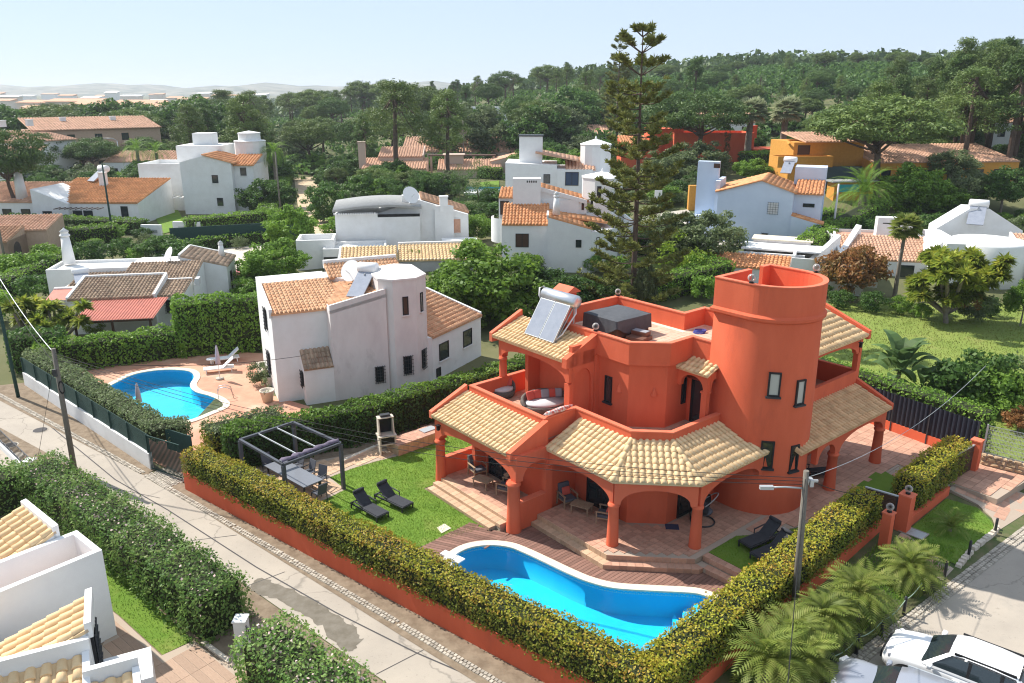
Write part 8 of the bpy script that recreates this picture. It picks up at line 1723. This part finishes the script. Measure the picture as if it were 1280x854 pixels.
# ================================================================ UTILITY POLES AND CABLES
def upole(label, pb, h, m, r=.12, lean=(0,0)):
    t = thing('utility_pole', label, 'utility pole', (pb[0],pb[1],-.03)); b = MB(); b.tube([(0,0,-.5),(lean[0]*.5,lean[1]*.5,h*.5),(lean[0],lean[1],h)],[r,r*.88,r*.7],10); b.build('shaft', m, t); return t
q2 = G(93,587); q1 = G(23,496); qr = G(992,775)
u2 = upole('wooden utility pole with a coil of cable beside the road at left', q2, 6.35, M['pole'], .14, (.05,0)); u1 = upole('slim dark green lamp pole at the left edge by the road', q1, 9.5, M['greenfence'], .11, (-.15,0)); ur = upole('grey wooden utility pole beside the feather palms at right', qr, 5.9, M['pole'], .13, (-.2,0))
b = MB(); b.box(-.22,-.06,5.5,.22,.0,5.58); b.box(-.06,-.12,5.35,.06,.12,5.6); b.build('bracket', M['galv'], ur); b = MB(); b.tube([(-.2,0,5.25),(-.9,-.1,5.35),(-1.35,-.15,5.36)],.03,6); b.build('lamp_arm', M['galv'], ur); b = MB(); b.box(-1.75,-.22,5.3,-1.3,-.08,5.42); b.build('lamp_head', M['galv'], ur)
b = MB()
for k in range(3): b.tube([(.18+.13*cos(a),-.12,4.4+.3*sin(a)+.03*k) for a in np.linspace(0,2*pi,14)],.014,5)
b.build('cable_coil', M['black'], u2); b = MB(); b.box(-.09,-.2,5.0,.09,-.1,5.35); b.build('junction_box', M['dark'], u2)
def cable(label, a, c, sag, r=.016, m=None):
    a = Vector(a); c = Vector(c); pts = [a.lerp(c,k/16)-Vector((0,0,sag*4*(k/16)*(1-k/16))) for k in range(17)]; b = MB(); b.tube(pts, r, 4, cap=False); o = b.build('overhead_cable', m or M['black']); tag(o, label, 'cable', 'overhead cables between the poles')
T2 = Vector((q2.x+.05,q2.y,6.1)); T1 = Vector((q1.x,q1.y,8.2)); TR = Vector((qr.x-.2,qr.y,5.6)); HW = Vector((-12.2,44.0,3.2))
for k in range(3): cable('%s of the three cables crossing from the left pole to the right pole' % ('upper','middle','lower')[k], T2-Vector((0,0,.12*k)), TR-Vector((0,0,.12*k)), 1.25+.12*k, .012)
cable('thick pale cable from the wooden pole up to the green pole', T2, T1, .35, .024, M['galv']); cable('thin cable from the wooden pole to the turret house', T2-Vector((0,0,.4)), HW, .4, .014)
cable('cable from the right pole towards the hedge by the gate', TR, (15.2,29.2,2.2), .25, .014); cable('second cable from the right pole over the gate', TR, (23.0,36.5,5.2), .8, .012, M['galv']); cable('cable leaving the right pole to the bottom of the photo', TR, (2,4,6.5), .6, .012); cable('guy wire of the wooden pole down to the road side', T2-Vector((0,0,.2)), (-24.2,36.9,0), .02, .01); cable('cable from the green pole along the road to the right', T1-Vector((0,0,.5)), T2-Vector((0,0,.6)), .4, .014)
for i, (px, yb, yt, lab) in enumerate(((10,345,268,'short grey pole at the left edge by the peach house'),(142,300,205,'dark green pole before the long low house'),(352,280,190,'grey pole beside the cream house hedge'),(1040,300,230,'white street lamp post at the end of the bright hedge'),(580,215,150,'thin pole right of the tall pines'))):
    p = GT(px,yb); h = ZH(px,yt,p.y)-p.z; t = upole(lab, p, h, M['pole'] if i in (0,2,4) else (M['greenfence'] if i == 1 else M['cushw']), .13); t.location.z = p.z
p = GT(153,222); h = ZH(148,176,p.y)-p.z; t = upole('curved street lamp beside the climbing road', p, h, M['galv'], .12); t.location.z = p.z; b = MB(); b.tube([(0,0,h),(-.8,-.2,h+.5),(-2.6,-.4,h+.55)],.07,6); b.build('lamp_arm', M['galv'], t)
sg = thing('estate_sign', 'small white sign board beside the pale driveway', 'sign', GT(822,262)); b = MB(); b.box(-.5,0,1.2,.5,.08,2.6); b.build('board', M['white_clean'], sg); b = MB(); b.box(-.06,.0,0,.06,.08,1.2); b.build('post', M['galv'], sg)
gp = thing('gate_post', 'orange gate post beside the pale driveway', 'gate post', GT(864,262)); b = MB(); b.box(-.5,-.4,-.3,.5,.4,3.2); b.build('shaft', M['orange'], gp)
for k in range(26):
    px = random.uniform(985,1040) if k < 18 else random.uniform(800,835); q = GT(px, random.uniform(270,285) if k < 18 else random.uniform(238,250)); b = MB(); b.sphere((0,0,.3),random.uniform(.5,.9),0,8,(1,.8,.7)); t = b.build('boulder', sm_); t.location = q; tag(t, 'rounded brown boulder of the rockery '+('behind the bright hedge' if k < 18 else 'behind the araucaria'), 'boulder', 'rockery boulders '+('behind the bright hedge' if k < 18 else 'behind the araucaria'))
tp = thing('tarpaulin', 'pink tarpaulin over a stack in the yard behind the low house', 'tarpaulin', GT(303,343)); b = MB(); b.prism([(-2.2,-.9),(2.2,-.9),(2.2,.9),(-2.2,.9)],0,lambda x,y: .5-.1*abs(x)); b.build('sheet', mat('pink_tarpaulin',(.50,.17,.18),(.40,.12,.13),scale=2), tp)
# ================================================================ CARS
def car(label, p, rz, m, suv=True, group=None):
    t = thing('car', label, 'car', (p[0],p[1],-.04), rz, group); W2 = .91; H = 1.66 if suv else 1.5; BL = 1.06 if suv else .95
    # stations: x, belt z, half width, roof z, roof half width (x forward = front)
    ST = [(2.15,.62,.60,0,0),(2.08,.78,.74,0,0),(1.85,.90,.84,0,0),(1.4,.97,.89,0,0),(.98,BL-.02,.90,0,0),(.30,BL,.91,H-.10,.60),(-.1,BL+.01,.91,H,.64),(-.9,BL+.02,.91,H,.65),(-1.55,BL+.03,.90,H-.05,.63),(-1.95,BL+.02,.86,BL+.25,.62),(-2.12,BL-.1,.80,0,0),(-2.17,.65,.74,0,0)]
    b = MB(); k = 7; rows = []
    for x, bz, w, rzf, rw in ST:
        zb = .30 if -1.9 < x < 1.9 else .38
        half = [(w*.86,zb),(w*.97,zb+.12),(w,(zb+bz)/2+.02),(w*.985,bz-.09),(w*.93,bz),(w*.60,bz+.035),(0,bz+.05)]
        rows.append([(x,y,z) for y, z in half]+[(x,-y,z) for y, z in half[-2::-1]])
    n = len(rows[0])
    for r in rows: b.v += r
    for i in range(len(rows)-1):
        for j in range(n-1): b.f.append((i*n+j,i*n+j+1,(i+1)*n+j+1,(i+1)*n+j)); b.m.append(0); b.sm.append(True)
    b.f.append(tuple(range(n))[::-1]); b.m.append(0); b.sm.append(False); q = (len(rows)-1)*n; b.f.append(tuple(range(q,q+n))); b.m.append(0); b.sm.append(False)
    o = b.build('body', m, t); s = o.modifiers.new('s','SUBSURF'); s.levels = 1; s.render_levels = 1
    G_ = [(s_[0],s_[1]+.0,s_[2]*.93,s_[3],s_[4]) for s_ in ST[5:9]]
    rf = MB(); RW = [(x,rw,z) for x,_,_,z,rw in G_]
    cr = []
    for x, rw, z in RW: cr.append([(x,rw,z-.05),(x,rw*.93,z),(x,0,z+.035),(x,-rw*.93,z),(x,-rw,z-.05)])
    for r in cr: rf.v += r
    for i in range(len(cr)-1):
        for j in range(4): rf.f.append((i*5+j,i*5+j+1,(i+1)*5+j+1,(i+1)*5+j)); rf.m.append(0); rf.sm.append(True)
    rf.build('roof', m, t)
    gl = M['glass']; A = ST[4]; B_ = G_[0]
    def quadp(name, pts, mm): 
        q = MB(); q.add(pts, [tuple(range(len(pts)))]); return q.build(name, mm, t)
    zA = A[1]+.02
    quadp('windscreen', [(.98,-.80,zA),(.98,.80,zA),(.32,.57,H-.13),(.32,-.57,H-.13)], gl)
    quadp('rear_window', [(-2.05,.72,BL+.03),(-2.05,-.72,BL+.03),(-1.6,-.58,H-.12),(-1.6,.58,H-.12)], gl)
    for sd in (-1,1):
        y0, y1 = sd*.855, sd*.645
        f = lambda P: P if sd > 0 else P[::-1]
        quadp('side_window', f([(-.28,y0,BL+.05),(.78,y0*.985,BL+.03),(.25,y1*.99,H-.16),(-.26,y1*1.02,H-.11)][::-1]), gl); quadp('side_window', f([(-1.12,y0,BL+.06),(-.36,y0,BL+.05),(-.34,y1*1.02,H-.11),(-1.12,y1*1.03,H-.11)][::-1]), gl); quadp('side_window', f([(-1.82,y0*.98,BL+.09),(-1.22,y0,BL+.06),(-1.22,y1*1.03,H-.12),(-1.52,y1*1.0,H-.16)][::-1]), gl)
        q = MB(); yy = sd*.85; yt = sd*.66
        q.add([(.98,sd*.83,zA-.03),(.80,sd*.88,zA-.02),(.22,sd*.665,H-.11),(.32,sd*.58,H-.10)],[(0,1,2,3) if sd > 0 else (3,2,1,0)]); q.build('front_pillar', m, t)
        q = MB(); q.add([(-1.85,sd*.87,BL+.0),(-2.1,sd*.78,BL-.02),(-1.62,sd*.58,H-.09),(-1.5,sd*.65,H-.10)],[(0,1,2,3) if sd < 0 else (3,2,1,0)]); q.add([(.85,sd*.875,BL-.02),(-1.9,sd*.87,BL+.0),(-1.9,sd*.85,BL+.1),(.8,sd*.855,BL+.04)],[(0,1,2,3)]); q.build('window_sill', m, t)
        for x0, x1 in ((-.36,-.27),(-1.22,-1.11)): q = MB(); q.add([(x0,y0*1.005,BL+.04),(x1,y0*1.005,BL+.04),(x1,y1*1.025,H-.10),(x0,y1*1.025,H-.10)],[(0,1,2,3)]); q.build('door_pillar', M['black'], t)
        q = MB(); q.bar((.15,sd*.60,H-.03),(-1.5,sd*.60,H-.02),.05,.06); q.build('roof_rail', M['black'] if suv else M['galv'], t)
        q = MB(); q.obox((.70,sd*1.0,BL+.08),(.16,.22,.15)); bev(q.build('wing_mirror', m, t),.04)
        q = MB(); q.obox((1.90,sd*.62,.82),(.22,.34,.13),sd*.5); bev(q.build('headlight', M['cushw'], t),.03)
        for x in (1.32,-1.33):
            q = MB(); q.lathe([(.2,-.11),(.34,-.1),(.345,0),(.34,.1),(.2,.11)],(0,0,0),20); q.xf(Matrix.Translation((x,sd*.80,.345)) @ Matrix.Rotation(pi/2,4,'X')); w = q.build('wheel', M['black'], t)
            q = MB(); 
            for s_ in range(5): q.bar((0,0,0),(.2*cos(s_*1.2566),.2*sin(s_*1.2566),0),.06,.03)
            q.lathe([(.23,.0),(.23,.02),(.2,.025)],(0,0,-.01),18); q.xf(Matrix.Translation((x,sd*.92,.345)) @ Matrix.Rotation(pi/2,4,'X')); q.build('rim', M['steel'], w)
            q = MB(); 
            for a in range(13):
                an = pi*a/12; r0, r1 = .36, .43; q.v += [(x+r0*cos(an),sd*.905,.345+r0*sin(an)),(x+r1*cos(an),sd*.90,.345+r1*sin(an)),(x+r1*cos(an),sd*.925,.345+r1*sin(an)),(x+r0*cos(an),sd*.93,.345+r0*sin(an))]
            for a in range(12):
                for c in range(4): q.f.append((a*4+c,a*4+(c+1)%4,a*4+4+(c+1)%4,a*4+4+c)); q.m.append(0); q.sm.append(False)
            q.build('wheel_arch', M['black'], t)
        for x in (-.05,-.95): q = MB(); q.obox((x,sd*.915,BL-.14),(.2,.04,.035)); q.build('door_handle', M['steel'] if not suv else m, t)
        q = MB(); q.box(-.95,sd*.86,.26,.95,sd*.915,.42); q.build('side_skirt', M['black'], t)
    q = MB(); q.box(2.02,-.55,.45,2.19,.55,.70); q.build('grille', M['black'], t); q = MB(); q.box(2.16,-.26,.50,2.20,.26,.60); q.build('number_plate', M['cushw'], t)
    return t
pw_ = mat('white_car_paint',(.80,.80,.80),rough=.18,spec=.6); ps_ = mat('silver_car_paint',(.36,.38,.43),rough=.25,metal=.4,spec=.6)
f1 = G(1108,807,.5); c1 = Vector((f1.x,f1.y))+Vector((cos(R(-40)),sin(R(-40))))*2.15
car('white sport utility car with black roof rails parked at the kerb', c1, R(140), pw_, True); f2 = G(1040,845,.5); c2 = Vector((f2.x,f2.y))+Vector((cos(R(-36)),sin(R(-36))))*2.1
car('silver car cut by the bottom edge in front of the white one', c2, R(144), ps_, False)
# ================================================================ FAR TOWN AND HAZE
fx = mat('distant_plaster',(.72,.62,.52),(.62,.50,.40),rough=.9,scale=.02,coord='Geo'); fo_ = mat('distant_orange_roof',(.58,.33,.20),rough=.9)
for i in range(46):
    px = random.uniform(-30,345) if i > 12 else random.uniform(-20,190); Y = random.uniform(950,2100) if i > 12 else random.uniform(560,820); z = -8+random.uniform(0,6); x = (px-640)/FOC*(Y*_c-(z-CH)*_s); big = i <= 12
    w_, d_, hh = (random.uniform(24,46),14,random.uniform(9,13)) if big else (random.uniform(14,40),14,random.uniform(7,16)); t = thing('far_block','pale far block of the town on the plain' if not big else 'long far block with an orange roof beyond the umbrella pines','building',(x,Y,z-6),random.uniform(-.2,.2),'far town blocks' if not big else 'far orange roofed blocks')
    b = MB(); b.box(-w_/2,-d_/2,0,w_/2,d_/2,hh+6); b.build('wall', fx if big or i%2 else M['white_clean'], t); b = MB(); b.prism([(-w_/2-1,-d_/2-1),(w_/2+1,-d_/2-1),(w_/2+1,d_/2+1),(-w_/2-1,d_/2+1)],hh+6.02,lambda q,r: hh+6.1+2.5*(1 if r > 0 else .1)); b.build('roof', fo_ if big or i%3 else M['white_clean'], t)
V = []; F = []; n = 60
for i in range(n+1):
    x = -3000+5200*i/n; h = 22+9*sin(i*.7)+6*sin(i*1.9+1)+(10 if i > 24 else 0)
    V += [(x,3300,-20),(x,3700,h*.7),(x,4300,h+16),(x,5200,h-30)]
for i in range(n):
    for j in range(3): F.append((i*4+j,i*4+4+j,i*4+5+j,i*4+1+j))
me = bpy.data.meshes.new('far_hills'); me.from_pydata(V,[],F); me.polygons.foreach_set('use_smooth',[True]*len(F)); o = objm('far_hills', me, None, [mat('far_wooded_hill',(.05,.07,.035),(.30,.27,.20),rough=1,scale=.012,detail=8,coord='Geo')]); tag(o,'low hills on the far horizon',None,None,'structure')
hz = MB(); hz.box(-3150,-55,-32,3150,5600,70); ho = hz.build('haze', []); ho.data.materials.clear(); hm = bpy.data.materials.new('pale_air'); hm.use_nodes = True; N = hm.node_tree.nodes; N.remove(N['Principled BSDF']); pv = N.new('ShaderNodeVolumePrincipled'); pv.inputs['Color'].default_value = (.86,.92,1,1); pv.inputs['Density'].default_value = .00017; pv.inputs['Anisotropy'].default_value = .2
hm.node_tree.links.new(pv.outputs[0], N['Material Output'].inputs['Volume']); ho.data.materials.append(hm); tag(ho,'thin haze over the plain',None,None,'stuff')
